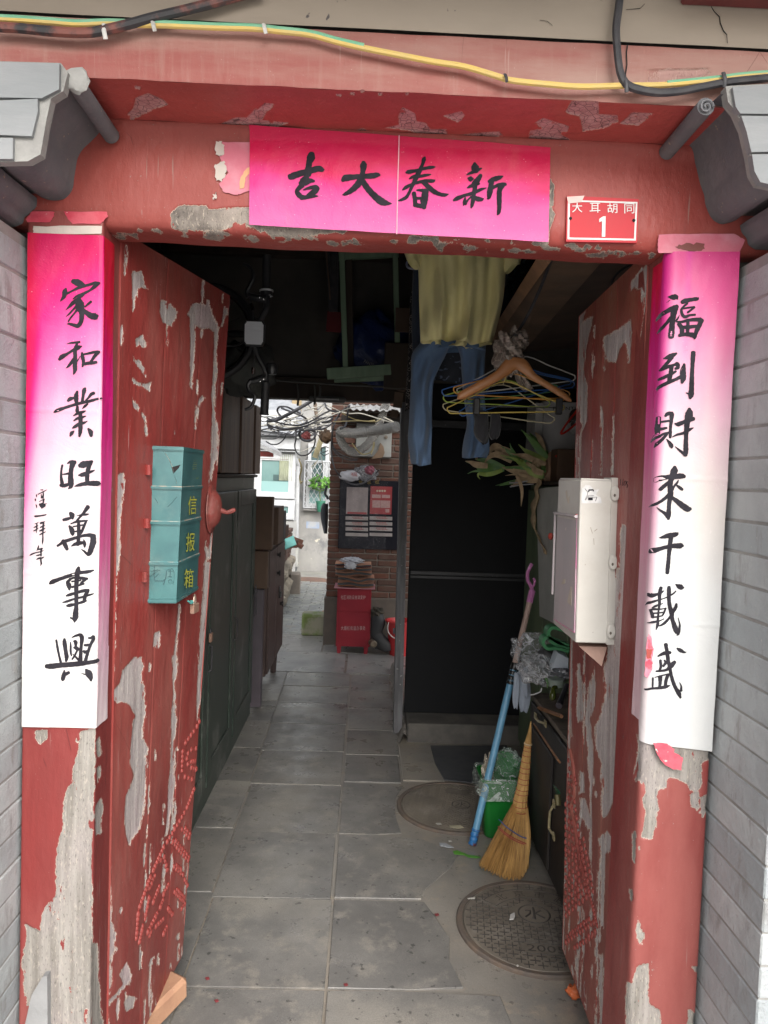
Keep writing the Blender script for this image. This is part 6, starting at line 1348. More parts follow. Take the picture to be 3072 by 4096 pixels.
for lab, col, ap, l_, r_, d in (('orange coated wire hanger just behind the wooden hanger', 'orange', (905, 985), (522, 1085), (1270, 1130), .025), ('deep blue wire hanger reaching farthest left', 'blue', (925, 960), (446, 1100), (1322, 1050), .05), ('lime wire hanger with its bar below the wooden hanger', 'lime', (870, 1030), (455, 1140), (1160, 1175), .07), ('white wire hanger high at the back', 'white', (970, 872), (545, 1090), (1328, 1005), .09),
                        ('yellow wire hanger hanging lowest in front', 'yellow', (860, 1040), (480, 1215), (1255, 1205), .02), ('second blue wire hanger with its bar low by the socks', 'blue', (930, 950), (560, 1235), (1300, 1035), .11), ('cream wire hanger drooping to the right', 'cream', (850, 1060), (452, 1195), (1190, 1280), .13), ('green wire hanger between the blue ones', 'green', (915, 985), (600, 1130), (1215, 1075), .14), ('orange wire hanger farthest back', 'orange', (940, 990), (560, 1120), (1290, 1115), .16)):
    dx, dy = r_[0]-l_[0], r_[1]-l_[1]
    P_ = [ap, (ap[0]*.45+l_[0]*.55, ap[1]*.4+l_[1]*.6-12), (l_[0]+25, l_[1]-14), l_, (l_[0]+10, l_[1]+26), (l_[0]+60, l_[1]+36+dy*.06), (l_[0]+dx*.5, (l_[1]+r_[1])/2+34), (r_[0]-60, r_[1]+34), (r_[0]-8, r_[1]+22), r_, (r_[0]-25, r_[1]-16), (ap[0]*.45+r_[0]*.55, ap[1]*.45+r_[1]*.55-8)]
    wp = [w15(x, y, d) for x, y in P_]
    t = thing('wire_hanger', lab, 'hanger', wp[0], 'wire hangers on the hook')
    m = mat('hanger_'+col, HC[col], rough=.35, bump=0)
    MB().tube([Vector(v) for v in cr([tuple(v) for v in wp], 5, True)], .0023, 6, closed=True).build('hanger_loop', m, t)
    hk = [w15(x, y, d*.6) for x, y in ((ap[0], ap[1]), (ap[0]*.4+925*.6, 880), (912, 800), (900, 770), (915, 742), (940, 745))]
    ctube(hk, .0020, 6).build('hanger_hook', m, t)
def bagmat(name, col, alpha, rough=.18, ridge=1.0):
    g = NG(name); h = g.noise(14, (1, 1, 1), 4, .55, (1, 1, 1), 1.0)
    w = g.mth('ABSOLUTE', g.mth('SUBTRACT', g.noise(9, (1, 1, 1), 2, .5, (5, 5, 5), .8), .5)); w2 = g.mth('ABSOLUTE', g.mth('SUBTRACT', g.noise(20, (1, 1, 1), 2, .5, (1, 7, 5), .8), .5))
    rd = g.mth('MULTIPLY', g.mth('MAXIMUM', g.mr(w, .03, .0), g.mr(w2, .022, .0, 0, .7)), ridge)
    a = g.mth('ADD', g.mth('MULTIPLY', rd, .55), alpha*.75, clamp=True)
    return g.bsdf(col, rough, g.bump(h, 1.0, .02), **{'Alpha': a, 'Specular IOR Level': .7})
M_BAGB = bagmat('brownish_plastic_film', (.30, .245, .205), .75, .3)
p = w15(885, 855, .03); o = lumpy(p, (.052, .035, .075), M_BAGB, 'plastic_bag', 'brownish plastic bag tied round the hanger hooks', 'bag', 12, .4, 34, 3.5)
lumpy(w15(950, 765, .03), (.036, .03, .032), M_BAGB, 'bag_knot', None, None, 13, .4, 22, 3.5, o)
garment('bag_tail', None, None, [(960, 925, 960), (1010, 930, 995), (1070, 955, 1040), (1098, 970, 1052)], YW+.04, M_BAGB, .012, 24, 5, .006, 2, o)
# sloping boards over the right side
M_SLOPE = mat('brown_sloping_board', (.24, .155, .105), (.15, .098, .07), sc=3, st=(1, 1, 1), rough=.75, bump=.2, bsc=12, dust=(.17, .14, .12, .6), dsc=5)
g = MB(); a, b, c, d = un(*k19(655, 20), Y=2.3), un(*k19(1180, 40), Y=2.3), un(*k19(400, 930), Y=4.4), un(*k19(165, 790), Y=4.4)
g.hexa([a, b, c, d], [v+Vector((0, .0, .03)) for v in (a, b, c, d)]); g.build('sloping_board', M_SLOPE, gate)
g = MB(); a2, d2 = un(*k19(655, 20), Y=2.29), un(*k19(150, 775), Y=4.39); g.tube([a2, d2], .026, 4, flat=1.4); g.build('board_edge', mat('orange_brown_edge', (.40, .22, .12), (.27, .15, .085), rough=.7), gate)
g = MB(); a, b = un(*k19(1150, 20), Y=2.28), un(*k19(410, 905), Y=4.42); g.hexa([a, Vector((1.335, a.y, a.z+.05)), Vector((1.335, b.y, b.z+.05)), b], [a+Vector((0, 0, .02)), Vector((1.335, a.y, a.z+.07)), Vector((1.335, b.y, b.z+.07)), b+Vector((0, 0, .02))]); g.build('sloping_board', mat('dark_brown_board', (.12, .08, .064), (.085, .06, .05), sc=4, rough=.8), gate)
o = ctube([un(*k19(x, y), Y=yv) for x, y, yv in ((700, 20, 2.28), (640, 180, 2.5), (560, 380, 2.6), (470, 570, 2.66), (400, 690, 2.68), (345, 760, 2.63))], .006, 6).build('flex', M_CBL); tag(o, 'black flex running down the sloping board to the hanger hook', 'cable')
o = ctube([un(*k19(x, y), Y=2.2) for x, y in ((1480, 100), (1380, 130), (1280, 190), (1220, 260), (1196, 350))], .0035, 6).build('flex', M_CBL); tag(o, 'black flex looping over the top of the right door leaf', 'cable')
# printed box behind the shirt
g = MB(); A_, B_ = un(*k19(230, 120), Y=4.3), un(*k19(600, 480), Y=4.3); g.bx(A_.x, B_.x, 4.3, 4.45, B_.z, A_.z, .006); o = g.build('carton', mat('grey_printed_carton', (.32, .33, .34), (.26, .27, .28), rough=.7)); tag(o, 'grey carton with dark lettering stored behind the yellow shirt', 'carton')
text('新Z', un(*k19(308, 338), Y=4.296), un(*k19(392, 338), Y=4.296), un(*k19(308, 282), Y=4.296), M_INK, o)
p = un(*k19(470, 320), Y=4.22); lumpy(p, (.11, .05, .20), bagmat('teal_film', (.05, .12, .13), .7), 'plastic_bag', 'dull teal plastic bag behind the sloping board', 'bag', 15, .3)
p = un(*k19(290, 560), Y=4.2); lumpy(p, (.10, .06, .13), M_NAVY, 'cloth_bundle', 'dark blue cloth bundle behind the hem of the yellow shirt', 'bundle', 16, .35)

# ------------------------------------------------------------------ black door at the rear right
bd = thing('black_door', 'black panelled door with a cross bar at the rear right', 'door', (.66, 4.6, .12))
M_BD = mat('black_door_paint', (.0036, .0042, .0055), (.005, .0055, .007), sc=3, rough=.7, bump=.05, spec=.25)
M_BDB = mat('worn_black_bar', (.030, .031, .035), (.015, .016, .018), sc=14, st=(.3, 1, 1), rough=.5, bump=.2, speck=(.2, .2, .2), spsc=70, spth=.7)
xd0, xd1 = ud(874, 1500, Y=4.6).x, 1.30
zt_ = ud(1000, 927, Y=4.6).z
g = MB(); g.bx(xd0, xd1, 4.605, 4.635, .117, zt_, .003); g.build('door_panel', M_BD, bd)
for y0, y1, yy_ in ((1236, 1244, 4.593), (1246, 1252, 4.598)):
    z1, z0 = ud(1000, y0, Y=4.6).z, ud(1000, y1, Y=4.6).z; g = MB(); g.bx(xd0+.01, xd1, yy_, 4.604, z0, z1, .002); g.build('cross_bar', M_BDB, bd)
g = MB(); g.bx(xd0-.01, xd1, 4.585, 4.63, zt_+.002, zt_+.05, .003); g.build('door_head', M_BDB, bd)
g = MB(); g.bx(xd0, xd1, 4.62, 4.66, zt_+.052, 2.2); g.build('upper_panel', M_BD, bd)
# ------------------------------------------------------------------ green cupboard, board, onions
k17 = lambda x, y: (1700+x*.4822, 1700+y*.4822)
M_GCUP = mat('worn_green_paint', (.15, .20, .115), (.10, .14, .085), sc=5, st=(1, 1, .25), rough=.75, bump=.25, dust=(.17, .17, .13, .6), dsc=5)
cu_ = thing('cupboard', 'tall worn green cupboard standing against the right wall', 'cupboard', (1.15, 3.9, 0))
g = MB(); g.bx(.985, 1.32, 3.40, 4.385, 0, 1.59, .004); g.build('carcass', M_GCUP, cu_)
for y0, y1 in ((3.42, 3.88), (3.90, 4.37)): g = MB(); g.bx(.97, .985, y0, y1, .05, 1.56, .004); g.build('cupboard_door', M_GCUP, cu_)
g = MB(); g.bx(.955, 1.32, 3.40, 4.40, 1.592, 1.612, .003); g.build('top_board', M_DWOOD, cu_)
M_WBD = mat('stained_white_board', (.58, .58, .55), (.48, .485, .46), sc=4, rough=.6, bump=.1, dust=(.24, .22, .18, .5), dsc=4, speck=(.1, .12, .1), spsc=30, spth=.76)
wb = [un(*k17(x, y), X=.945) for x, y in ((925, 535), (1000, 520), (1180, 505), (1200, 1680), (1060, 1640), (950, 1585), (935, 1000))]
g = MB(); g.prism(wb, (.012, 0, 0)); o = g.build('white_board', M_WBD, None, smooth=0); tag(o, 'stained white board leaning on the green cupboard behind the meter box', 'board')
YO = 3.98
o17 = lambda x, y, d=0: un(*k17(x, y), Y=YO+d)
M_LG = mat('onion_leaf_green', (.17, .33, .09), (.11, .24, .09), sc=14, st=(1, 1, 1), rough=.45, bump=.1)
M_LY = mat('onion_leaf_lime', (.36, .46, .12), (.24, .36, .08), sc=14, rough=.5, bump=.1)
M_LD = mat('dry_onion_skin', (.56, .42, .26), (.40, .29, .18), sc=22, rough=.8, bump=.5, bsc=50)
on = thing('spring_onions', 'bunch of spring onions with dry skins lying on the green cupboard', 'vegetables', o17(1000, 440))
def leafstrip(pts, w, m, nm, par=on, fold=.35):
    P_ = cr([tuple(p) for p in pts], 5); g = MB(); n = len(P_); rings = []
    for i, p in enumerate(P_):
        p = Vector(p); t = Vector(P_[min(i+1, n-1)])-Vector(P_[max(i-1, 0)]); t.normalize(); s = t.cross(Vector((0, 1, .15))).normalized(); q = s.cross(t)
        f = i/(n-1); ww = w*(.55+.45*math.sin(math.pi*min(1, f*1.1+.15)))*(1-f**3*.85)
        rings.append([p-s*ww, p+q*ww*fold, p+s*ww, p-q*ww*fold*.5])
    g.loft(rings); return g.build(nm, m, par, smooth=60)
for pts, w, m, nm, d in (
    ([(1010, 280), (930, 180), (860, 100), (800, 40)], .016, M_LG, 'green_leaf', .03), ([(1020, 260), (960, 170), (900, 100), (860, 60)], .012, M_LG, 'green_leaf', .06), ([(990, 220), (960, 130), (930, 80), (910, 60)], .012, M_LD, 'dry_leaf', .05), ([(1000, 300), (900, 250), (830, 210), (775, 160)], .014, M_LY, 'green_leaf', .0), ([(1000, 330), (900, 290), (830, 250), (765, 240)], .014, M_LD, 'dry_leaf', -.03),
    ([(960, 430), (880, 380), (800, 320), (740, 280), (625, 250)], .016, M_LY, 'green_leaf', -.02), ([(800, 310), (730, 250), (680, 210), (630, 175)], .012, M_LG, 'green_leaf', .0), ([(780, 290), (735, 230), (715, 190), (703, 150)], .008, M_LG, 'green_leaf', -.01), ([(770, 270), (700, 220), (640, 190), (615, 215)], .012, M_LD, 'dry_leaf', .02), ([(700, 260), (640, 220), (580, 180), (540, 220), (555, 260)], .020, M_LD, 'dry_leaf', .02), ([(720, 300), (620, 250), (560, 250), (510, 290), (495, 330)], .014, M_LD, 'dry_leaf', .0),
    ([(890, 400), (800, 380), (700, 365), (640, 350)], .022, M_LD, 'dry_stem', -.02), ([(980, 430), (900, 400), (850, 370), (800, 340)], .016, M_LY, 'stem', -.04), ([(660, 360), (560, 350), (470, 360), (420, 330), (340, 305)], .018, M_LG, 'green_leaf', .0), ([(640, 350), (540, 310), (460, 290), (415, 285)], .015, M_LG, 'green_leaf', .02), ([(640, 370), (560, 375), (470, 380), (400, 385), (352, 405)], .008, M_LG, 'green_leaf', -.02), ([(640, 375), (570, 400), (510, 410), (450, 405), (440, 425), (458, 450)], .010, M_LY, 'green_leaf', -.03), ([(520, 340), (430, 330), (380, 310), (335, 300)], .014, M_LD, 'dry_leaf', -.02), ([(425, 285), (428, 260), (415, 248)], .006, M_LD, 'dry_leaf', 0),
    ([(980, 400), (920, 380), (890, 340), (865, 335)], .014, M_LD, 'dry_leaf', -.05), ([(960, 450), (880, 450), (800, 440), (740, 500), (715, 500)], .018, M_LD, 'dry_leaf', -.01), ([(760, 420), (790, 480), (805, 560), (800, 640), (797, 675)], .008, M_LD, 'dry_leaf', -.05), ([(900, 440), (820, 420), (740, 410), (665, 420)], .007, M_LD, 'dry_leaf', -.04), ([(1000, 450), (930, 440), (850, 440), (780, 460)], .014, M_LD, 'dry_leaf', .03)):
    leafstrip([o17(x, y, d+.01*math.sin(x)) for x, y in pts], w*1.25, m, nm)
ro_ = random.Random(17)
for k in range(12):
    a_ = ro_.uniform(-.25, .95); L_ = ro_.uniform(240, 420); x0_, y0_ = 990+ro_.uniform(-15, 15), 370+ro_.uniform(-50, 60)
    pts = [(x0_-L_*f*math.cos(a_), y0_-L_*f*math.sin(a_)*.75+26*f*f) for f in (0, .3, .6, .85, 1)]
    leafstrip([o17(x, y, ro_.uniform(-.05, .05)) for x, y in pts], ro_.uniform(.009, .015), (M_LG, M_LY, M_LD, M_LG)[k % 4], ('green_leaf', 'green_leaf', 'dry_leaf', 'green_leaf')[k % 4])
M_PAPB = mat('brown_wrapping_paper', (.40, .25, .16), (.31, .19, .125), sc=9, rough=.7, bump=.5, bsc=14, bd=.01)
g = MB(); cn = [o17(1045, 370, k*.0) for k in range(1)][0]
tipp = o17(1090, 440, .05); rings = []
for k in range(8):
    f = k/7; c = o17(1000+95*f, 330+60*f, .02); rr2 = .045-.018*abs(f-.3); rings.append([c+Vector((rr2*.5*math.cos(a)+.01*math.sin(3*a+f*4), rr2*.9*math.sin(a), rr2*1.7*math.cos(a-.5)+.008*math.sin(4*a+f*3))) for a in [6.283*q/20 for q in range(20)]])
g.loft(rings); g.build('paper_wrap', M_PAPB, on, smooth=50)
for pts in ([(700, 480), (780, 478), (850, 465)], [(705, 512), (800, 495), (900, 490)]): MB().tube([o17(x, y, -.03) for x, y in pts], .004, 6).build('white_stick', mat('white_plastic_stick', (.45, .44, .47), rough=.4), on)
dl = [un(*k17(x, y), X=.935) for x, y in ((960, 450), (935, 520), (930, 600), (905, 700), (905, 800), (930, 900), (975, 980), (1000, 1065))]
g = MB(); n = 0; rings = []
for i, p in enumerate(cr([tuple(v) for v in dl], 4)):
    f = i/28; w = .020+.013*math.sin(f*3)+.006*math.sin(i*1.3); p = Vector(p)
    rings.append([p+Vector((-.004+.004*math.sin(i), w*math.cos(a)*1.5, w*.35*math.cos(a+.6)))+Vector((.008*math.sin(a), 0, 0)) for a in [6.283*q/10 for q in range(10)]])
g.loft(rings); o = g.build('dry_leaf', M_LD, None, smooth=60); tag(o, 'long dry onion leaf hanging down in front of the white board', 'leaf')
# carton with printed name, red strap, brown box
YC_ = 4.12
g = MB(); A_, B_ = un(*k15(1040, 1165), Y=YC_), un(*k15(1420, 1520), Y=YC_); g.bx(A_.x+.06, B_.x, YC_, YC_+.22, 1.613, A_.z, .005); fc = g.build('carton', mat('white_grey_carton', (.52, .52, .525), (.44, .44, .445), rough=.7)); tag(fc, 'grey white carton with big dark letters on the green cupboard', 'carton')
text('FRONTI', un(*k15(1183, 1228), Y=YC_-.003), un(*k15(1330, 1228), Y=YC_-.003), un(*k15(1183, 1206), Y=YC_-.003), M_INK, fc)
g = MB(); A_ = un(*k15(1020, 1200), Y=YC_-.02); g.bx(A_.x+.04, A_.x+.085, YC_-.02, YC_+.2, 1.613, A_.z+.02, .003); o = g.build('foam_panel', mat('white_foam', (.52, .52, .52), rough=.6)); tag(o, 'white foam strip standing left of the lettered carton', 'foam')
M_STRAP = mat('red_strap', (.62, .03, .015), rough=.4)
o = ctube([un(*k15(x, y), Y=3.85) for x, y in ((1345, 1225), (1300, 1280), (1250, 1350), (1235, 1385), (1270, 1370), (1345, 1310))], .006, 6).build('strap', M_STRAP); tag(o, 'bright red strap by the edge of the right door leaf', 'strap')
o = ctube([un(*k15(x, y), Y=3.85) for x, y in ((1345, 1495), (1270, 1510), (1198, 1535), (1260, 1530), (1345, 1522))], .005, 6).build('strap', M_STRAP); tag(o, 'lower bright red strap lying above the spring onions', 'strap')
g = MB(); a = un(*k15(1300, 1300), Y=3.9); g.ell(a+Vector((.03, 0, .0)), (.05, .05, .07), 18, 12); o = g.build('helmet', mat('white_black_helmet', (.35, .35, .35), (.03, .03, .03), sc=7, lo=.48, hi=.5, rough=.3)); tag(o, 'white and black rounded helmet beside the red strap', 'helmet')
g = MB(); a = un(*k17(1175, 360), Y=3.9); g.box(a, (.14, .14, .20), None, .004); o = g.build('small_carton', mat('dark_brown_carton', (.11, .065, .04), rough=.8)); tag(o, 'small dark brown carton behind the wrapped onion roots', 'carton')

# ------------------------------------------------------------------ low black cabinet and what lies on it
k16 = lambda x, y: (1600+x*.4822, 2600+y*.4822)
k198 = lambda x, y: (1980+x*.2713, 2400+y*.2713)
M_BCAB = mat('black_brown_veneer', (.028, .024, .022), (.018, .016, .015), sc=8, st=(3, 3, .15), rough=.55, bump=.25, bsc=30, bst=(6, 6, .3), dust=(.07, .055, .045, .5), dsc=4)
M_RAWW = mat('raw_orange_wood', (.33, .16, .07), (.24, .115, .055), sc=9, st=(1, 4, 1), rough=.6, bump=.2)
bc_ = thing('low_cabinet', 'low black cabinet with brass handles behind the right door leaf', 'cabinet', (1.0, 2.9, 0))
XF = .785; ZT = un(*k16(1090, 345), X=XF).z
Y0c, Y1c = 2.36, un(*k16(1085, 700), X=XF).y
g = MB(); g.bx(XF, 1.28, Y0c, Y1c, .03, ZT-.02, .003); g.build('carcass', M_BCAB, bc_)
g = MB(); g.bx(XF-.006, 1.29, Y0c, Y1c+.01, ZT-.019, ZT, .002); g.build('top_board', mat('greyed_table_top', (.16, .13, .10), (.10, .08, .065), sc=7, st=(1, 3, 1), rough=.8, bump=.3, dust=(.24, .2, .17, .5), dsc=7), bc_)
g = MB(); a, b = un(*k16(1150, 480), X=XF-.008), un(*k16(1340, 550), X=XF-.008); g.tube([a+Vector((0, 0, .0)), b], .008, 4); g.build('raw_top_edge', M_RAWW, bc_)
a, b = un(*k16(1110, 612), X=XF-.004), un(*k16(1328, 915), X=XF-.004); g = MB(); g.tube([a, b], [.004, .013], 4); g.build('chipped_rail', M_RAWW, bc_)
zd = a.z
g = MB(); g.bx(XF-.012, XF, Y0c+.02, Y1c-.02, zd+.012, ZT-.03, .004); g.build('drawer_front', M_BCAB, bc_)
g = MB(); g.bx(XF-.012, XF, Y0c+.5, Y1c-.02, .05, zd-.012, .004); g.build('cabinet_door', M_BCAB, bc_)
M_HAND = mat('ivory_brass_handle', (.50, .44, .27), (.38, .32, .18), sc=40, rough=.4, metal=.3)
def x16(x, y, d=0): return un(*k16(x, y), X=XF-.014-d)
for P_ in ([(1122, 548), (1145, 590), (1170, 600), (1205, 612)], [(1278, 1275), (1245, 1340), (1240, 1400), (1235, 1480), (1275, 1545)]):
    hd = [x16(*P_[0], 0), x16(*P_[0], .02)]+[x16(*q, .024) for q in P_[1:-1]]+[x16(*P_[-1], .02), x16(*P_[-1], 0)]
    MB().tube(hd, .0062, 6, flat=.8).build('handle', M_HAND, bc_)
    for q in (P_[0], P_[-1]): g = MB(); g.box(x16(*q, .003), (.006, .03, .028), None, .002); g.build('handle_plate', M_HAND, bc_)
pk2 = thing('padlock', 'old brass padlock tied with green string on the low black cabinet', 'padlock', x16(1310, 1300, .02))
g = MB(); g.tube([x16(1312, 1290, .02), x16(1306, 1200, .02)], .011, 8); g.build('lock_body', mat('olive_brass', (.14, .12, .05), rough=.5, metal=.3), pk2)
for k in range(5): MB().tube(cr([tuple(x16(1270+8*k, 1120+20*k, .02)), tuple(x16(1300, 1150, .035)), tuple(x16(1330-6*k, 1190, .02))], 4), .0025, 5).build('green_string', mat('green_string', (.02, .10, .05), rough=.5), pk2)
def t198(x, y, Yv): return un(*k198(x, y), Y=Yv)
M_CLEAR = bagmat('clear_plastic_film', (.55, .57, .60), .16, .10)
lumpy(t198(560, 740, 3.22), (.085, .09, .075), M_CLEAR, 'plastic_bag', 'crumpled clear plastic bag heaped on the low black cabinet', 'bag', 21, .30, 60, 3.2)
lumpy(t198(640, 1030, 3.05), (.085, .08, .058), bagmat('milky_plastic_film', (.42, .43, .45), .55, .2), 'plastic_bag', 'milky grey plastic bag lying in front of the clear bag', 'bag', 22, .28, 56, 3.4)
M_FOLD = clothmat('pale_grey_denim', (.27, .31, .37), (.20, .23, .28), (.10, .12, .15), .62)
ft_ = thing('folded_cloth', 'pale grey denim cloth hanging over the far corner of the low black cabinet', 'cloth', t198(420, 1600, 3.16))
for cx_, top_, bot_, w_, sd in ((425, 1050, 1640, 75, 0), (325, 1080, 1590, 42, 2), (470, 1000, 1430, 42, 3)):
    rings = []
    for k in range(14):
        f = k/13; y = top_+(bot_-top_)*f; c = t198(cx_+18*math.sin(f*3+sd)-20*(1-f), y, 3.14-.01*sd); ww = w_*.2713/F*3.14*(.7+.5*math.sin(f*2.2+.3))*(1-.35*f**6)
        rings.append([c+Vector((ww*math.cos(a)*(1+.12*math.sin(3*a+f*5)), ww*.55*math.sin(a)*(1+.2*math.sin(4*a+f*4+sd)), .006*math.sin(2*a))) for a in [6.283*q/22 for q in range(22)]])
    g = MB(); g.loft(rings, cap=False); g.build('cloth_fold', M_FOLD, ft_, smooth=70)
rings = []
M_SAND = mat('green_foam', (.055, .235, .095), (.045, .19, .08), sc=8, rough=.55, bump=.1)
sd_ = thing('sandals', 'pair of green foam sandals stacked on the low black cabinet', 'sandals', t198(900, 700, 3.0))
def band(pts, w, nm, m=M_SAND, Yv=3.0, th=.010):
    P_ = [t198(x, y, Yv+dd) for x, y, dd in pts]; C_ = [Vector(q) for q in cr([tuple(v) for v in P_], 6)]; rings = []
    for i, p in enumerate(C_):
        t = (C_[min(i+1, len(C_)-1)]-C_[max(i-1, 0)]).normalized(); q = t.cross(Vector((0, 1, 0))).normalized()
        rings.append([p-q*th/2-Vector((0, w/2, 0)), p+q*th/2-Vector((0, w/2, 0)), p+q*th/2+Vector((0, w/2, 0)), p-q*th/2+Vector((0, w/2, 0))])
    g = MB(); g.loft(rings); return g.build(nm, m, sd_, smooth=50)
band([(1060, 470, 0), (960, 420, 0), (830, 390, 0), (775, 430, 0), (765, 500, 0), (800, 550, 0), (900, 600, 0), (1060, 650, 0)], .06, 'sandal_strap', th=.013)
band([(1060, 690, 0), (900, 600, .0), (790, 540, 0), (720, 540, 0), (690, 600, 0), (715, 670, 0), (770, 700, 0), (900, 695, 0), (1060, 740, 0)], .06, 'sandal_strap', th=.012)
band([(770, 560, .03), (870, 620, .03), (1070, 690, .03)], .09, 'sandal_sole', th=.016)
g = MB(); g.prism([t198(x, y, 2.98) for x, y in ((925, 780), (1080, 860), (1080, 1035), (835, 1030))], (0, .05, .012)); o = g.build('paper_packet', mat('pale_blue_white_paper', (.48, .53, .58), (.42, .47, .52), sc=9, rough=.6), None, smooth=0); tag(o, 'pale blue paper packet propped beside the green sandals', 'packet')
lumpy(t198(985, 1090, 2.97), (.045, .04, .022), mat('crinkled_silver_wrap', (.30, .31, .33), (.12, .12, .13), sc=20, rough=.3, metal=.5, bump=.8, bsc=30), 'wrapper', 'crinkled silver wrapper under the pale packet', 'wrapper', 24, .4)
lumpy(t198(800, 830, 3.1), (.05, .05, .045), mat('dark_grey_rubber', (.06, .06, .065), rough=.6), 'rubber_cup', 'dark grey rounded lump behind the milky bag', 'cup', 25, .15)
g = MB(); c = t198(900, 1225, 2.9); g.lathe([(.03, -.012), (.032, 0), (.032, .014), (.029, .018), (.001, .018)], c, 24); o = g.build('jar_lid', mat('pale_green_lid', (.24, .29, .25), rough=.5)); tag(o, 'pale green jar lid on the low black cabinet', 'lid')
gd = thing('gourd', 'small dark green gourd with a bent stalk on the low black cabinet', 'gourd', t198(850, 1440, 2.72))
M_GOURD = mat('dark_olive_skin', (.045, .058, .010), (.03, .04, .008), rough=.22, bump=.02)
c = t198(850, 1430, 2.74); g = MB(); g.ell(c+Vector((0, 0, .004)), (.0135, .0135, .0185), 18, 12); g.build('gourd_body', M_GOURD, gd, smooth=80)
ctube([c+Vector((0, 0, .012)), c+Vector((.004, .01, .03)), c+Vector((.016, .02, .034)), c+Vector((.022, .02, .026))], [.011-.0005*k for k in range(16)], 8).build('stalk', M_GOURD, gd)
a, b = t198(940, 1560, 2.68), t198(1060, 1260, 2.80); g = MB(); g.tube([a, a+(b-a)*.2, a+(b-a)*.22, b], [.0125, .0125, .0105, .010], 14); o = g.build('torch', mat('black_violet_tube', (.028, .024, .034), (.04, .035, .045), rough=.35)); tag(o, 'black tube torch lying at the near edge of the low black cabinet', 'torch')
for x, y0, y1 in ((755, 1160, 1300), (890, 1140, 1300)):
    a, b = t198(x, y0, 2.93), t198(x+15, y1, 2.86); o = MB().tube([a, (a+b)/2+Vector((.004, 0, 0)), b], [.006, .004, .001], 5).build('green_shoot', M_LG); tag(o, ('left' if x < 800 else 'right')+' one of the two green shoots poking from under the milky plastic bag', 'shoot', 'green shoots on the low black cabinet')
o = MB().tube(cr([tuple(t198(x, y, 2.92)) for x, y in ((520, 1400), (560, 1395), (620, 1375), (670, 1350), (690, 1300))], 4), .0045, 6, flat=.5).build('white_tape', mat('white_cloth_tape', (.5, .5, .5), rough=.8)); tag(o, 'short white cloth tape on the edge of the low black cabinet', 'tape')

# ------------------------------------------------------------------ bin, pole, broom
bn_ = thing('waste_bin', 'bright green plastic bin with a clear liner bag by the blue pole', 'bin', (.655, 3.285, 0))
M_BIN = mat('green_plastic', (.010, .150, .022), (.008, .125, .020), sc=4, rough=.35, bump=.03)
def rrect(cx, cy, hx, hy, z, n=6, r=.03):
    o_ = []
    for sx, sy_, a0 in ((1, 1, 0), (-1, 1, 90), (-1, -1, 180), (1, -1, 270)):
        for k in range(n): a = R_(a0+90*k/(n-1)); o_.append(Vector((cx+sx*(hx-r)+r*math.cos(a), cy+sy_*(hy-r)+r*math.sin(a), z)))
    return o_
g = MB(); rs = [(.0, .066, .062), (.01, .070, .066), (.15, .082, .078), (.255, .092, .086), (.262, .099, .093), (.272, .099, .093), (.272, .091, .085), (.03, .066, .062)]
g.loft([rrect(.655, 3.285, hx, hy, z) for z, hx, hy in rs]); g.build('bin_body', M_BIN, bn_, smooth=50)
rings = []
for k in range(7):
    f = k/6; z = .285-.085*f; hx = .104+.010*f+.004*math.sin(k*2); ring = rrect(.655, 3.285, hx, hx*.95, z)
    rings.append([v+Vector((.006*math.sin(i*2.1+k), .006*math.sin(i*1.7-k), .012*math.sin(i*.9+k*1.3)*f)) for i, v in enumerate(ring)])
g = MB(); g.loft(rings, cap=False); g.build('liner_bag', bagmat('clear_liner', (.40, .46, .42), .28, .1), bn_, smooth=70)
dp = thing('dustpan', 'green plastic dustpan wrapped in clear film standing in the bin', 'dustpan', (.69, 3.36, .1))
P_ = [ud(x, y, Y=3.37) for x, y in ((1072, 1632), (1085, 1622), (1110, 1626), (1126, 1640), (1124, 1700), (1116, 1740), (1078, 1740), (1070, 1690))]
g = MB(); g.prism(P_, (0, .02, 0)); g.build('pan', M_BIN, dp, smooth=0)
lumpy(ud(1098, 1660, Y=3.36), (.075, .05, .085), bagmat('clear_wrap', (.40, .48, .44), .25, .1), 'clear_film', None, None, 27, .3, 40, 4.0, dp)
lumpy(ud(1052, 1690, Y=3.30), (.028, .04, .12), bagmat('yellowed_film', (.50, .44, .36), .6, .25), 'plastic_bag', 'yellowed plastic bag hanging from the bin behind the blue pole', 'bag', 28, .3, 30, 3.5)
po = thing('clothes_pole', 'blue painted clothes pole with a pink forked tip leaning on the green cupboard', 'pole', (.52, 3.158, 0))
pa = Vector((.52, 3.158, 0.0)); pb = ud(1153, 1262, Y=3.42)
def on_(f): return pa+(pb-pa)*f
M_POLE = mat('sky_blue_paint', (.12, .30, .46), (.10, .25, .38), sc=10, rough=.4, bump=.15, speck=(.03, .04, .05), spsc=45, spth=.715)
M_PW = mat('bare_pinkish_pole', (.42, .30, .255), (.35, .25, .21), sc=10, st=(1, 1, .2), rough=.6)
MB().tube([on_(f) for f in (.045, .2, .4, .66)], .0165, 12).build('pole_shaft', M_POLE, po)
MB().tube([on_(f) for f in (.60, .8, .94)], .0135, 12).build('bare_shaft', M_PW, po)
g = MB(); ts = [on_(.60+.006*k) for k in range(15)]; g.tube(ts, [.0178+.0016*math.sin(k*1.9) for k in range(15)], 10); g.build('black_tape', mat('black_tape', (.015, .014, .014), rough=.25, bump=.5, bsc=40), po)
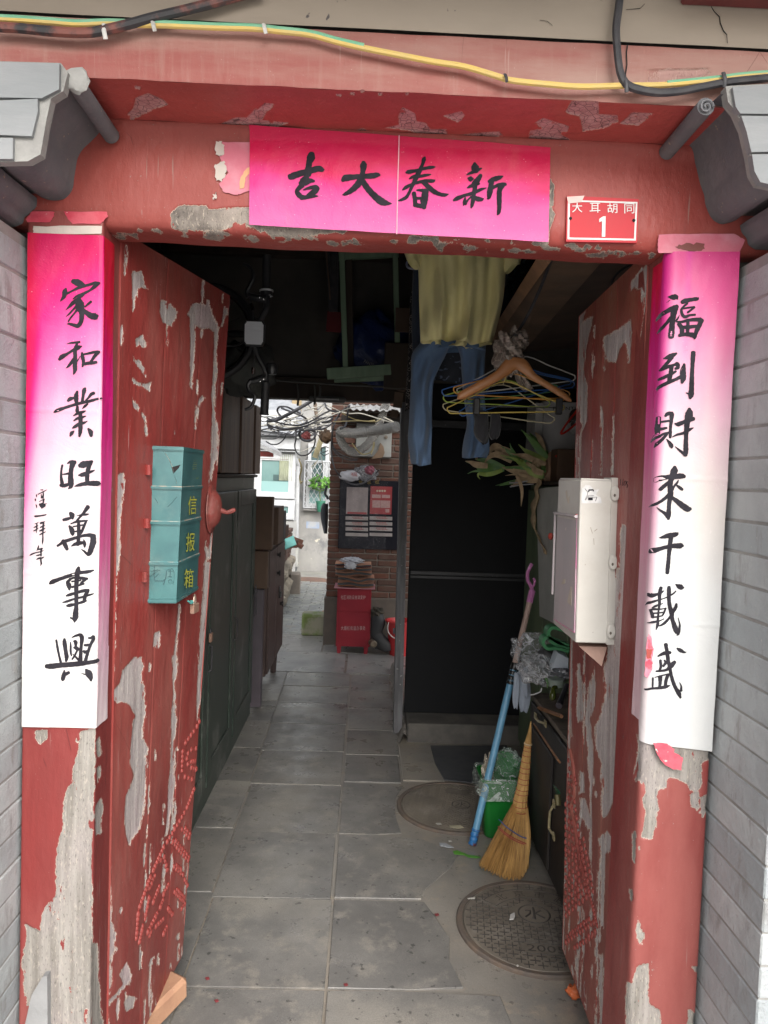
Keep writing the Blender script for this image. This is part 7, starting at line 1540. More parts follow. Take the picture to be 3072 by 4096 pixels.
g = MB(); g.tube([on_(.0+.0058*k) for k in range(11)], [.018+.0022*math.sin(k*2.2) for k in range(11)], 10); g.build('foot_wrap', mat('blue_tape_wrap', (.02, .13, .33), (.10, .03, .03), sc=28, lo=.5, hi=.62, rough=.5, bump=.4), po)
M_FORK = mat('pink_plastic', (.50, .17, .40), (.46, .16, .36), rough=.35, bump=0)
dv = (pb-pa).normalized(); MB().tube([on_(.925), on_(.975)], .0155, 10).build('fork_socket', M_FORK, po)
b0 = on_(.975); ctube([b0, b0+Vector((-.012, -.01, .025)), b0+Vector((-.026, -.012, .05)), b0+Vector((-.028, -.012, .085)), b0+Vector((-.016, -.012, .115)), b0+Vector((-.010, -.01, .125))], [.0085]*26, 8).build('fork_prong', M_FORK, po)
ctube([b0+Vector((-.004, -.01, .014)), b0+Vector((.004, -.014, .03)), b0+Vector((.006, -.014, .045)), b0+Vector((.0, -.014, .06))], [.006]*16, 8).build('fork_prong', M_FORK, po)
br = thing('broom', 'straw hand broom with red and blue stitching leaning on the low black cabinet', 'broom', k16 and un(*k16(880, 1900), Z=0))
def yb_(y): return 3.20-(y-590)/(1915-590)*.30
def b16(x, y, d=0): return un(*k16(x, y), Y=yb_(y)+d)
M_STRAW = mat('straw', (.50, .30, .10), (.36, .20, .06), sc=30, st=(1, 1, .2), rough=.7, bump=.1)
M_STRAW2 = mat('straw_dark', (.38, .22, .075), (.24, .13, .045), sc=30, rough=.7, bump=.1)
hl, hr = [(1083, 592), (1062, 680), (1036, 770), (1005, 950), (975, 1120), (945, 1240), (936, 1300)], [(1090, 590), (1090, 680), (1088, 770), (1078, 950), (1064, 1120), (1052, 1250), (1055, 1330)]
rings = []
for l_, r_ in zip(cr(hl, 4), cr(hr, 4)):
    A_, B_ = b16(*l_), b16(*r_); c = (A_+B_)/2; w = (B_-A_).length/2
    rings.append([c+Vector((w*math.cos(a)*(1+.06*math.sin(11*a)), w*.9*math.sin(a)*(1+.06*math.sin(11*a)), 0)) for a in [6.283*q/44 for q in range(44)]])
g = MB(); g.loft(rings); g.build('handle', M_STRAW, br, smooth=25)
M_THR = mat('red_thread', (.33, .06, .035), rough=.7); M_THB = mat('blue_thread', (.02, .06, .22), rough=.6)
for y in (775, 800, 830, 870, 920, 970, 1010, 1060, 1100, 1150, 1185, 1240, 1285, 1330):
    f = lambda P_, y: np.interp(y, [q[1] for q in P_], [q[0] for q in P_])
    l_, r_ = f(hl, y), f(hr, y); A_, B_ = b16(l_-3, y), b16(r_+3, y+8); c = (A_+B_)/2; w = (B_-A_).length/2
    MB().tube([c+(B_-A_)/2*math.cos(a)+Vector((0, w*.95*math.sin(a), 0)) for a in [6.283*q/20 for q in range(20)]], .0015 if y > 790 else .004, 5, closed=True).build('thread_band', M_THR if y > 790 else mat('pale_tape_band', (.55, .42, .25)), br)
cl_ = [(665, 1775), (690, 1800), (740, 1830), (820, 1880), (890, 1905), (960, 1915), (1010, 1890), (1045, 1830), (1062, 1740)]
clr = [np.array(q) for q in cr(cl_, 8)]
g1, g2 = MB(), MB(); r5 = random.Random(11)
for k in range(620):
    s = r5.random(); j = s*(len(clr)-1); e = clr[int(j)]; e = e+(np.array((985, 1300))-e)*r5.uniform(-.02, .05)+np.array((r5.uniform(-12, 12), r5.uniform(-10, 8)))
    st_ = np.array((938+s*118+r5.uniform(-6, 6), 1285+r5.uniform(-15, 30)+s*35)); mid = st_*.5+e*.5+np.array((-18*(1-s)*2+14+r5.uniform(-8, 8), 12))
    if s < .5: mid[0] += (e[0]-st_[0])*-.06
    d0 = r5.uniform(-.022, .022); d1 = d0*2.0
    pts = [b16(*st_, d0*.6), b16(*mid, d1), b16(*e, d1)]
    pts = [Vector(q) for q in cr([tuple(v) for v in pts], 3)]
    for q in pts: q.z = max(q.z, .004)
    n = len(pts); (g1 if k % 3 else g2).tube(pts, [.0021-.0011*i/n for i in range(n)], 3, cap=False)
g1.build('bristles', M_STRAW, br, kind='stuff', smooth=0); g2.build('bristles', M_STRAW2, br, kind='stuff', smooth=0)
for pts, m in (([(820, 1405), (880, 1465), (950, 1515), (1010, 1550), (1050, 1562)], M_THB), ([(812, 1462), (880, 1520), (960, 1568), (1030, 1600), (1048, 1610)], M_THR), ([(815, 1478), (880, 1536), (960, 1585), (1030, 1612)], M_THR)):
    ctube([b16(x, y, -.045) for x, y in pts], .0022, 5).build('stitching', m, br)

# ------------------------------------------------------------------ small things on the floor
M_SCRAPW = mat('white_scrap', (.5, .48, .44), rough=.7); 
def flatbit(poly, m, label, cat, nm, z=.004, th=.002, cc=None, group=None):
    pts = [un(*cc(x, y), Z=z) for x, y in poly]; g = MB(); g.prism(pts, (0, 0, th)); o = g.build(nm, m, None, smooth=0); tag(o, label, cat, group); return o
flatbit([(438, 1672), (470, 1665), (540, 1690), (560, 1700), (650, 1712), (672, 1725), (640, 1728), (570, 1722), (530, 1702), (450, 1695)], mat('fresh_green_leaf', (.10, .30, .04), rough=.5), 'fresh green leaf strip on the floor left of the broom', 'leaf', 'leaf_strip', cc=k16)
flatbit([(410, 1460), (500, 1455), (530, 1475), (480, 1482), (415, 1470)], mat('pale_peel', (.46, .42, .30), rough=.7), 'pale vegetable peel on the farther manhole cover', 'peel', 'peel', .009, cc=k16)
flatbit([(295, 1438), (335, 1436), (345, 1448), (310, 1450)], M_SCRAPW, 'white scrap at the near rim of the farther manhole cover', 'scrap', 'paper_scrap', .008, cc=k16)
km1 = lambda x, y: (1780+x*.28933, 3480+y*.28933)
flatbit([(310, 395), (400, 380), (420, 378), (408, 405), (390, 400), (320, 405)], M_SCRAPW, 'white leafy scrap near the left rim of the nearer manhole cover', 'scrap', 'paper_scrap', .009, cc=km1)
flatbit([(905, 625), (960, 600), (968, 650), (945, 690), (890, 695)], mat('folded_white_scrap', (.58, .56, .54), rough=.7), 'folded white scrap beside the cast emblem of the nearer manhole cover', 'scrap', 'paper_scrap', .009, .004, cc=km1)
flatbit([(985, 1322), (1010, 1312), (1018, 1332), (995, 1340)], M_SCRAPW, 'tiny white scrap on the lower part of the nearer manhole cover', 'scrap', 'paper_scrap', .009, cc=km1)
flatbit([(400, 1582), (425, 1578), (428, 1592), (405, 1592)], M_SCRAPW, 'tiny white scrap near the foot of the blue pole', 'scrap', 'paper_scrap', .003, cc=k16)
flatbit([(325, 1600), (380, 1605), (445, 1640), (400, 1642), (330, 1625)], mat('clear_foil', (.40, .42, .44), rough=.2), 'thin shiny foil strip near the foot of the blue pole', 'foil', 'foil_strip', .003, cc=k16)
kf = lambda x, y: (700+x*.663, 2700+y*.663)
for k, (x, y) in enumerate(((250, 1968), (195, 1833), (1030, 1870), (1580, 1448))):
    flatbit([(x-14, y-4), (x+8, y-10), (x+14, y+3), (x-4, y+9)], mat('dark_red_petal', (.20, .035, .04), rough=.6), ('dark red paint flake nearest the left edge of the nearest paving slab', 'dark red paint flake by the joint right of the left door leaf foot', 'dark red paint flake near the middle joint of the nearest paving', 'dark red paint flake below the farther manhole cover')[k], 'flake', 'paint_flake', .003, .002, cc=kf, group='paint flakes on the paving')
lumpy(un(*c8([(395, 2010)])[0], Z=.02), (.022, .018, .02), mat('orange_peel', (.55, .13, .04), rough=.6), 'orange_scrap', 'crumpled orange scrap on the floor by the right door leaf', 'scrap', 30, .4, 20)
bw = un(*c6([(940, 2060)])[0], Z=.07)
g = MB(); g.box((0, 0, 0), (.11, .22, .072), Matrix.Rotation(R_(-32), 3, 'Z') @ Matrix.Rotation(R_(9), 3, 'X'), .012)
g.v = [(v[0]+bw.x+.005*wob(v[1]*40, v[2]*50, 0, 1, 1), v[1]+bw.y+.004*wob(v[0]*40, v[2]*30, 0, 1, 2), v[2]+.050) for v in g.v]
o = g.build('brick', mat('orange_brick', (.36, .20, .12), (.29, .155, .095), sc=12, rough=.9, bump=.5, bsc=90, speck=(.5, .4, .3), spsc=60, spth=.7)); tag(o, 'loose orange brick wedging the left door leaf open', 'brick')
# ------------------------------------------------------------------ yard: paving
yg = MB(); yg.bx(-5, 3, 5.9, 16, -.05, -.016); yg = yg.build('yard_ground', mat('yard_concrete', (.30, .292, .262), (.23, .225, .205), sc=3, rough=.85, bump=.3, dust=(.28, .30, .22, .4), dsc=2), None, kind='structure')
for y0, y1, xs in ((5.93, 6.62, (-.80, -.12, .42, .95)), (6.63, 7.36, (-.85, -.35, .1, .62))):
    for k in range(len(xs)-1): tile(xs[k], xs[k+1], y0+.04*k*0, y1, m=M_FLAGY, par=yg, nm='yard_slab', gap=.008)
M_PAVB = brickmat(); M_PAVB.name = 'paving_brick'
pm = []
for L in (.235,):
    g = MB(); g.box((0, 0, 0), (L, .112, .05), None, .006); pm.append(g.mesh('paving_brick', floormat('grey_paving_brick', (.24, .25, .25), (.18, .19, .195), (.27, .27, .22))))
n = 0
for j in range(31):
    y = 7.44+j*.12
    for i in range(7):
        x = -1.35+i*.243+(.12 if j % 2 else 0)+.10*(y-7.4)*-.12
        if x > .05: continue
        inst('paving_brick', pm[0], yg, Matrix.Translation((x, y, -.028+rnd.uniform(-.003, .003))) @ Matrix.Rotation(R_(rnd.uniform(-1.5, 1.5)+3), 4, 'Z')); n += 1
c = uy(672, 1545, Z=0); g = MB(); g.lathe([(.001, .006), (.33, .006), (.36, .0), (.36, -.02)], (c.x, c.y, -.012), 36); o = g.build('manhole_cover', mat('rusty_brown_iron', (.20, .115, .08), (.14, .09, .07), sc=9, rough=.85, bump=.4)); tag(o, 'rusty brown manhole cover at the far end of the bright yard', 'manhole cover')

# ------------------------------------------------------------------ brick wall with the notice board
bw_ = thing('brick_wall', 'red brown brick wall carrying the notice board in the yard', 'wall', (.1, 7.05, 0))
def rbm():
    g = NG('red_brown_brick'); inf = g.shift()
    c = g.mix(inf, (.125, .046, .028), (.066, .034, .025)); c = g.mix(g.mr(g.noise(12, (1, 1, 1), 6, .65), .4, .7, 0, .8), c, (.085, .055, .042))
    c = g.mix(g.mr(g.noise(70), .64, .7, 0, .5), c, (.26, .2, .16)); return g.bsdf(c, .85, g.bump(g.noise(60, (1, 1, 1), 6, .7), .5, .006))
M_RBR = rbm(); hb = .0605; xw0 = uy(830, 1000, Y=6.95).x
bms = []
for L in (.232, .112): g = MB(); g.box((0, 0, 0), (L, .11, hb-.010), None, .007); bms.append(g.mesh('brick', M_RBR))
for i in range(int((2.46-.45)/hb)):
    z = .455+hb*(i+.5); x = xw0; k = i % 2
    while x < .75:
        L = (.24, .12)[k]; inst('brick', bms[k], bw_, Matrix.Translation((x+L/2, 7.0+rnd.uniform(-.003, .003), z)) @ Matrix.Rotation(R_(rnd.uniform(-.6, .6)), 4, 'Y')); x += L; k = (k+1) % 2 if i % 4 < 2 else 0
    for q in range(2): inst('brick', bms[0], bw_, Matrix.Translation((xw0+.056, 7.175+.24*q, z)) @ Matrix.Rotation(R_(90), 4, 'Z'))
g = MB(); g.bx(xw0+.010, 1.5, 6.957, 7.4, .40, 2.46); g.build('mortar_joints', mat('dark_lime_mortar', (.20, .175, .15), (.14, .125, .11), sc=12, rough=.95, bump=.5), bw_)
g = MB(); g.bx(xw0-.012, 1.5, 6.935, 7.42, -.02, .452, .008); g.build('cement_plinth', mat('brown_cement', (.115, .095, .078), (.085, .072, .062), sc=5, rough=.85, bump=.25), bw_)
# corrugated sheet over it
rf = thing('corrugated_roof', 'white corrugated sheet roof edge above the grey electric box', 'roof', (.05, 6.9, 2.2))
a, b = uy(1000, 178, Y=6.7), uy(1330, 190, Y=6.7)
g = MB(); N = 120
for sgn in (0, 1):
    pass
vs = []; fs = []
for j, (yy_, zz2) in enumerate(((6.7, 0), (7.8, .28))):
    for th in (0, .008):
        for i in range(N+1): x = a.x-.02+(b.x+.9-a.x)*i/N; vs.append((x, yy_, (a.z+b.z)/2+zz2+.009*math.sin(x*2*math.pi/.06)+th))
M1 = N+1
for i in range(N): fs += [[i, i+1, 2*M1+i+1, 2*M1+i], [M1+i, 3*M1+i, 3*M1+i+1, M1+i+1], [i, M1+i, M1+i+1, i+1]]
g.add(vs, fs); g.build('sheet', mat('white_fibre_cement', (.36, .36, .36), (.28, .28, .275), sc=6, rough=.8), rf)
M_DK = mat('dark_timber_gap', (.035, .028, .024), rough=.9)
g = MB(); g.bx(xw0+.1, 1.4, 6.86, 6.94, 2.10, 2.17, .004); g.build('purlin', M_DK, rf)
# electric box, duct, cone
eb = thing('electric_box', 'flat grey electric box on the brick wall behind the silver duct', 'box', uy(1200, 560, Y=6.9))
A_, B_ = uy(1062, 222, Y=6.90), uy(1336, 563, Y=6.90); g = MB(); g.bx(A_.x, B_.x, 6.90, 6.945, B_.z, A_.z, .004); g.build('box_body', mat('grey_steel_box', (.30, .305, .29), (.25, .255, .245), sc=4, rough=.5, dust=(.2, .17, .14, .4), dsc=5), eb)
g = MB(); g.lathe([(.016, 0), (.016, .010), (.001, .012)], uy(1296, 400, Y=6.898), 16, Matrix.Rotation(R_(90), 3, 'X')); g.build('knob', mat('rust_knob', (.22, .17, .13), rough=.6), eb)
M_SIL = NG('crinkled_foil'); _h = M_SIL.mth('ADD', M_SIL.noise(30, (1, 1, 1), 5, .6, (0, 0, 0), 1), M_SIL.noise(110, (1, 1, 1), 4, .6)); M_SIL = M_SIL.bsdf((.40, .385, .36), .22, M_SIL.bump(_h, 1.0, .035), Metallic=.95)
du = thing('foil_duct', 'crinkled silver foil duct bending in front of the electric box', 'duct', uy(1050, 400, Y=6.7))
for pts, r0 in (([(1380, 315, 6.3), (1290, 335, 6.42), (1180, 350, 6.55), (1060, 368, 6.66), (960, 362, 6.72), (925, 345, 6.76)], .044), ([(925, 345, 6.76), (930, 420, 6.77), (975, 490, 6.77), (1040, 520, 6.77), (1110, 490, 6.77), (1185, 410, 6.77), (1235, 310, 6.77), (1280, 180, 6.76), (1300, 120, 6.76)], .038)):
    P_ = [Vector(v) for v in cr([tuple(uy(x, y, Y=yv)) for x, y, yv in pts], 12)]
    MB().tube(P_, [r0*(1+.05*(k % 2)+.03*math.sin(k*.9)) for k in range(len(P_))], 16).build('duct_run', M_SIL, du, smooth=25)
pc_ = [uy(x, y, Y=6.87) for x, y in ((1178, 575), (1232, 505), (1250, 443), (1275, 475), (1285, 525), (1270, 562))]; g = MB(); g.prism(pc_, (0, .03, 0)); o = g.build('paper_cone', M_CARD, None, smooth=0); tag(o, 'brown paper cone stuck on the electric box', 'paper')
# notice board
nb = thing('notice_board', 'black notice board with a red sheet, a faded sheet and pale strips under clear film', 'notice board', uy(1150, 1310, Y=6.92))
def rectY(x0, y0, x1, y1, Y, th, m, nm, par, b=0):
    A_, B_ = uy(x0, y0, Y=Y), uy(x1, y1, Y=Y); g = MB(); g.bx(A_.x, B_.x, Y, Y+th, B_.z, A_.z, b); return g.build(nm, m, par)
rectY(925, 738, 1420, 1310, 6.92, .025, mat('black_board', (.006, .0065, .011), (.010, .010, .015), rough=.5, spec=.15), 'board', nb, .003)
M_FADE = mat('faded_pink_sheet', (.28, .235, .23), (.20, .165, .165), sc=9, st=(1, 1, .5), rough=.4, bump=.5, bsc=15)
M_REDS = mat('red_printed_sheet', (.27, .022, .028), (.22, .02, .025), sc=6, rough=.3)
M_PALE = mat('pale_strip', (.30, .27, .26), (.24, .21, .20), sc=8, rough=.4); M_TINY = mat('red_print', (.30, .05, .05), rough=.5, bump=0)
rectY(980, 800, 1145, 1022, 6.916, .003, M_FADE, 'faded_sheet', nb); rectY(985, 1000, 1140, 1020, 6.914, .002, M_REDS, 'red_band', nb)
rs = rectY(1172, 793, 1338, 1022, 6.916, .003, M_REDS, 'red_sheet', nb)
for x0, y0, x1, y1 in ((1183, 860, 1252, 890), (1262, 862, 1328, 890), (1186, 906, 1250, 968), (1254, 908, 1328, 970), (1292, 978, 1322, 1006)): rectY(x0, y0, x1, y1, 6.9148, .001, mat('pale_red_panel', (.36, .22, .21), (.3, .18, .17), sc=60, rough=.4), 'printed_panel', nb)
for x in (1225, 1245, 1265, 1285): g = MB(); g.lathe([(.010, 0), (.010, .002), (.001, .003)], uy(x, 832, Y=6.9145), 12, Matrix.Rotation(R_(90), 3, 'X')); g.build('round_print', mat('cream_print', (.45, .36, .27), rough=.5), nb)
k_ = 0
for y0, y1 in ((1035, 1070), (1080, 1113), (1123, 1157), (1168, 1200)):
    for x0, x1 in ((970, 1150), (1163, 1345)):
        rectY(x0, y0, x1, y1, 6.913, .006, M_PALE, 'name_strip', nb, .001)
        if k_ < 6:
            for dy in (7, 18):
                for q in range(7): rectY(x0+45+q*12+dy, y0+dy-2, x0+53+q*12+dy, y0+dy+4, 6.912, .0008, M_TINY, 'small_print', nb)
        k_ += 1
for ch, x in zip('信息栏', (1076, 1143, 1208)): text(ch, uy(x, 776, Y=6.918), uy(x+32, 776, Y=6.918), uy(x, 745, Y=6.918), mat('faded_gold_letter', (.35, .24, .04), rough=.5), nb, 'board_character')
g = MB(); a = uy(930, 745, Y=6.89); b = uy(1290, 1310, Y=6.89)
g.grid(lambda u, v: Vector((a.x+(b.x-a.x)*u, 6.895+.010*wob(u*9, v*9, 0, 1, 2)*.5, a.z+(b.z-a.z)*v)), 40, 50); g.build('clear_film', bagmat('board_film', (.45, .45, .47), .03, .08, .18), nb, smooth=80)
lumpy(uy(1010, 710, Y=6.86), (.098, .04, .05), mat('white_shopping_bag', (.50, .50, .53), (.42, .42, .46), sc=8, rough=.35, bump=.5, bsc=15), 'plastic_bag', 'white shopping bag with red print on top of the notice board', 'bag', 31, .2)
text('福', uy(1012, 715, Y=6.812), uy(1062, 715, Y=6.812), uy(1012, 682, Y=6.812), M_TINY, bpy.data.objects['plastic_bag'])
lumpy(uy(1130, 690, Y=6.87), (.115, .04, .07), bagmat('grey_striped_film', (.22, .22, .24), .8, .25), 'plastic_bag', 'dark grey plastic bag with a dull pink patch behind the notice board top', 'bag', 32, .25)
lumpy(uy(1165, 665, Y=6.84), (.045, .03, .04), mat('dull_pink_film', (.22, .05, .08), rough=.35), 'pink_wrapper', 'dull pink wrapper at the top of the notice board', 'wrapper', 33, .25)
# red fire cabinet and the folded vests
M_FIRE = mat('red_steel_paint', (.230, .016, .026), (.20, .014, .024), sc=4, rough=.5, bump=.04, spec=.2)
fb_ = thing('fire_cabinet', 'red steel fire cabinet with two lines of white characters by the brick wall', 'cabinet', uy(1030, 2080, Z=0))
YF = 6.60
A_, B_ = uy(905, 1612, Y=YF), uy(1165, 2050, Y=YF)
g = MB(); g.bx(A_.x, B_.x, YF, YF+.25, .065, A_.z, .003); g.build('cabinet_body', M_FIRE, fb_)
rectY(918, 1622, 1150, 1805, YF-.006, .005, M_FIRE, 'upper_panel', fb_, .002); rectY(918, 1812, 1150, 2010, YF-.004, .003, M_FIRE, 'lower_panel', fb_, .001)
for x in (A_.x+.014, B_.x-.05): g = MB(); g.hexa([(x, YF, .0), (x+.030, YF, 0), (x+.036, YF, .066), (x-.005, YF, .066)], [(x, YF+.04, .0), (x+.030, YF+.04, 0), (x+.036, YF+.04, .066), (x-.005, YF+.04, .066)]); g.build('foot', M_FIRE, fb_)
M_FTXT = mat('pale_stencil_letters', (.45, .28, .28), rough=.6, bump=0)
for s, y0, y1 in (('社区消防设施请爱护', 1672, 1704), ('大栅栏街道办事处', 1918, 1953)):
    w_ = (1133-932)/len(s)
    for k, ch in enumerate(s): text(ch, uy(932+k*w_, y1, Y=YF-.0085), uy(932+(k+.86)*w_, y1, Y=YF-.0085), uy(932+k*w_, y0, Y=YF-.0085), M_FTXT, fb_, 'stencil_character')
g = MB(); g.bx(A_.x-.03, B_.x+.03, YF-.03, YF+.28, A_.z+.001, A_.z+.006); o = g.build('pink_board', mat('pink_card', (.55, .28, .32), (.5, .22, .26), rough=.5)); tag(o, 'pink card between the red fire cabinet and the folded vests', 'card')
M_ORG = clothmat('dull_orange_cloth', (.40, .135, .03), (.30, .09, .022)); M_BLKC = clothmat('black_cloth_band', (.013, .014, .018), (.02, .021, .026))
ztop = A_.z+.008
for k, (h_, dx, lab) in enumerate(((.052, .012, 'lowest folded orange and black vest on the pink card'), (.046, .016, 'second orange and black vest from the bottom of the pile'), (.046, -.010, 'middle folded orange and black vest of the pile'), (.044, -.012, 'fourth orange and black vest from the bottom of the pile'), (.028, -.016, 'topmost folded vest, reddish, under the white net bag'))):
    t = thing('folded_vest', lab, 'vest', (A_.x+.15, YF+.1, ztop), 'folded vests on the fire cabinet')
    x0, x1 = A_.x-.012+dx, B_.x+.006+dx; r = h_*.46
    def ring(x, zc, rr, yr, ph): return [Vector((x, YF+.105+yr*math.cos(a), zc+rr*math.sin(a))) for a in [6.283*q/16 for q in range(16)]]
    for (nm, m, f0, f1, ex) in (('orange_fold', M_ORG if k < 4 else mat('dull_red_cloth', (.30, .03, .04), rough=.85), 0, .46, .004), ('dark_band', M_BLKC, .20, .80, .012), ('orange_fold', M_ORG, .70, 1, .004)):
        z0_, z1_ = ztop+h_*f0, ztop+h_*f1; rings = []
        for i in range(15):
            f = i/14; sag = .010*math.sin(f*6.3+k*1.7)*math.sin(f*math.pi)-.012*math.exp(-((f-.6)/.15)**2)*(k % 2)
            e = min(1, .55+4*min(f, 1-f)); rings.append(ring(x0+(x1-x0)*f, (z0_+z1_)/2+sag, (z1_-z0_)/2*e, .125*(.93+.07*e)+ex, 0))
        g = MB(); g.loft(rings); g.build(nm, m, t, smooth=60)
    ztop += h_
lumpy(uy(1020, 1400, Y=YF-.02)+Vector((0, .08, 0)), (.095, .10, .028), mat('white_net_cloth', (.46, .47, .50), (.34, .34, .37), sc=26, rough=.8, bump=.7, bsc=30), 'net_bag', 'white net bag hanging over the front of the folded vests', 'bag', 35, .35, 36, 4)
lumpy(uy(1010, 1432, Y=YF-.04), (.05, .014, .030), bpy.data.materials['white_net_cloth'], 'net_fold', None, None, 36, .35, 24, 4, bpy.data.objects['net_bag'])
# black sack, tin, bucket
sk = thing('black_sack', 'dark slumped sack like a boot between the fire cabinet and the red bucket', 'sack', uy(1250, 2100, Z=0))
rings = []
YK = 6.62
for (x, y, w) in cr([(1215, 1790, 28), (1225, 1815, 48), (1232, 1870, 60), (1225, 1930, 55), (1222, 1975, 50), (1245, 2010, 66), (1275, 2050, 78), (1275, 2090, 76), (1270, 2106, 60)], 4):
    c = uy(x, y, Y=YK); ww = w*.4972/F*YK; rings.append([c+Vector((ww*math.cos(a)*(1+.06*math.sin(3*a+y*.05)), ww*.9*math.sin(a), .012*math.sin(2*a+y*.03))) for a in [6.283*q/22 for q in range(22)]])
g = MB(); g.loft(rings); g.build('sack_body', mat('dark_grey_rubber_cloth', (.022, .023, .026), (.035, .036, .038), sc=8, rough=.6, bump=.4, bsc=25), sk, smooth=70)
lumpy(uy(1225, 1805, Y=YK-.02), (.06, .05, .04), mat('mud_brown_cloth', (.06, .05, .035), (.03, .028, .022), sc=20, rough=.9, bump=.6), 'sack_neck', None, None, 37, .4, 26, 3, sk)
c = uy(1198, 2066, Y=6.5); g = MB(); Mx = Matrix.Rotation(R_(90), 3, 'X') @ Matrix.Rotation(R_(15), 3, 'Y'); g.lathe([(.030, -.08), (.030, 0), (.024, .002), (.022, -.012), (.001, -.014)], c, 20, Mx); o = g.build('tin_can', mat('rusty_tin', (.24, .20, .15), (.14, .11, .08), rough=.5, metal=.5)); tag(o, 'empty tin can lying on its side by the dark sack', 'can')
bu = thing('bucket', 'red plastic bucket with a white handle beside the grey rear post', 'bucket', uy(1400, 2085, Z=0))
cx_ = uy(1405, 2000, Y=6.62).x; M_BUCK = mat('red_plastic', (.50, .030, .035), (.45, .028, .03), rough=.35, bump=0)
zt2 = uy(1340, 1880, Y=6.62).z
g = MB(); g.lathe([(.085, 0), (.125, zt2), (.138, zt2+.004), (.138, zt2+.012), (.118, zt2+.014), (.112, zt2-.01), (.078, .01), (.001, .01)], (cx_, 6.62, .0), 30); g.build('bucket_body', M_BUCK, bu, smooth=50)
ctube([uy(x, y, Y=6.50) for x, y in ((1316, 1890), (1308, 1935), (1318, 1975), (1345, 2005), (1372, 2018), (1400, 2015))], .005, 6).build('handle', M_CLIP, bu)
g = MB(); A2 = uy(1352, 1935, Y=6.497); g.bx(A2.x, A2.x+.06, 6.494, 6.496, A2.z-.05, A2.z); g.build('label', mat('dark_label', (.06, .05, .06), rough=.4), bu)
# block, brick, jacket
kb1 = uy(748, 1960, Z=0)
g = MB(); g.box((kb1.x+.01, 7.42, .10), (.34, .22, .22), Matrix.Rotation(R_(4), 3, 'Z'), .02); o = g.build('concrete_block', mat('mossy_concrete', (.24, .23, .17), (.13, .17, .05), sc=6, lo=.45, hi=.6, rough=.9, bump=.5, bsc=40)); tag(o, 'mossy concrete block at the corner of the brick wall', 'block')
g = MB(); g.box((uy(800, 1825, Y=7.9).x+.02, 7.85, .06), (.13, .2, .16), Matrix.Rotation(R_(-8), 3, 'Z'), .01); o = g.build('brick', mat('orange_red_brick', (.36, .17, .10), (.28, .13, .08), sc=9, rough=.9, bump=.4)); tag(o, 'orange brick standing in the bright yard behind the mossy block', 'brick')
jk = thing('jacket', 'charcoal jacket hanging at the left edge of the brick wall', 'jacket', uy(800, 1175, Y=7.15)); rings = []
for x, y, w in cr([(808, 935, 20), (800, 965, 28), (798, 1010, 29), (800, 1060, 27), (806, 1120, 20), (810, 1172, 14)], 4):
    c = uy(x, y, Y=7.12); ww = w*.4972/F*7.12; rings.append([c+Vector((ww*math.cos(a)*(1+.12*math.sin(5*a+y*.02)), .05*math.sin(a), .004*math.sin(3*a))) for a in [6.283*q/24 for q in range(24)]])
g = MB(); g.loft(rings); g.build('jacket_body', clothmat('charcoal_cloth', (.030, .034, .040), (.045, .05, .058)), jk, smooth=70)
ctube([uy(x, y, Y=7.08) for x, y in ((822, 790), (808, 830), (806, 860), (822, 880), (830, 900))], .012, 6).build('sleeve_strap', bpy.data.materials['charcoal_cloth'], jk)

# ------------------------------------------------------------------ left of the yard: boxes and brown cabinet
def slabX(name, label, cat, x0, x1, y0, y1, z0, z1, m, b=.004):
    g = MB(); g.bx(x0, x1, y0, y1, z0, z1, b); o = g.build(name, m); return tag(o, label, cat)
M_CB2 = mat('dark_cardboard', (.105, .062, .040), (.08, .048, .032), sc=4, rough=.75, bump=.1)
def pX(x, y, Y): return un(*kc2(x, y), Y=Y)
slabX('cardboard_sheet', 'tall brown cardboard sheet standing behind the black green wardrobe', 'cardboard', pX(575, 500, 4.95).x-.25, pX(688, 500, 4.95).x, 4.92, 5.0, pX(640, 660, 4.95).z, pX(640, 192, 4.95).z, M_CB2)
slabX('cardboard_sheet', 'lower brown cardboard panel under the tall sheet', 'cardboard', pX(575, 800, 4.93).x-.25, pX(650, 800, 4.93).x, 4.90, 4.96, pX(600, 1003, 4.93).z, pX(640, 672, 4.93).z, mat('mid_cardboard', (.125, .078, .052), rough=.75))
slabX('violet_panel', 'dull violet panel beside the legs of the brown cabinet', 'panel', pX(560, 1500, 4.93).x-.3, pX(600, 1500, 4.93).x, 4.90, 4.95, .03, pX(600, 1008, 4.93).z, mat('dull_violet_panel', (.085, .07, .085), rough=.5))
yc_ = thing('yard_cabinet', 'dark brown cabinet with round knobs and legs at the mouth of the passage', 'cabinet', (-.9, 5.5, 0))
M_YC = mat('dark_brown_wood', (.062, .034, .028), (.040, .024, .021), sc=5, st=(1.5, 1.5, .2), rough=.5, bump=.25, bsc=25, bst=(4, 4, .4), dust=(.14, .11, .10, .35), dsc=4)
x_ = -.650; g = MB(); g.bx(-1.15, x_, 5.02, 5.96, .205, 1.085, .004); g.build('carcass', M_YC, yc_)
g = MB(); g.bx(-1.17, x_-.03, 4.985, 5.02, .2, 1.1, .003); g.build('side_panel', mat('dark_red_brown_panel', (.06, .018, .018), rough=.5), yc_)
g = MB(); g.bx(-1.17, x_+.012, 5.0, 5.98, 1.086, 1.108, .004); g.build('top_board', M_YC, yc_)
for y0, y1 in ((5.03, 5.42), (5.44, 5.94)): g = MB(); g.bx(x_, x_+.014, y0, y1, .22, 1.07, .004); g.build('cabinet_door', M_YC, yc_)
for y in (5.04, 5.90):
    for x in (-1.1, x_-.05): g = MB(); g.tube([(x, y, .2), (x, y, .0)], [.032, .022], 4); g.build('leg', M_YC, yc_)
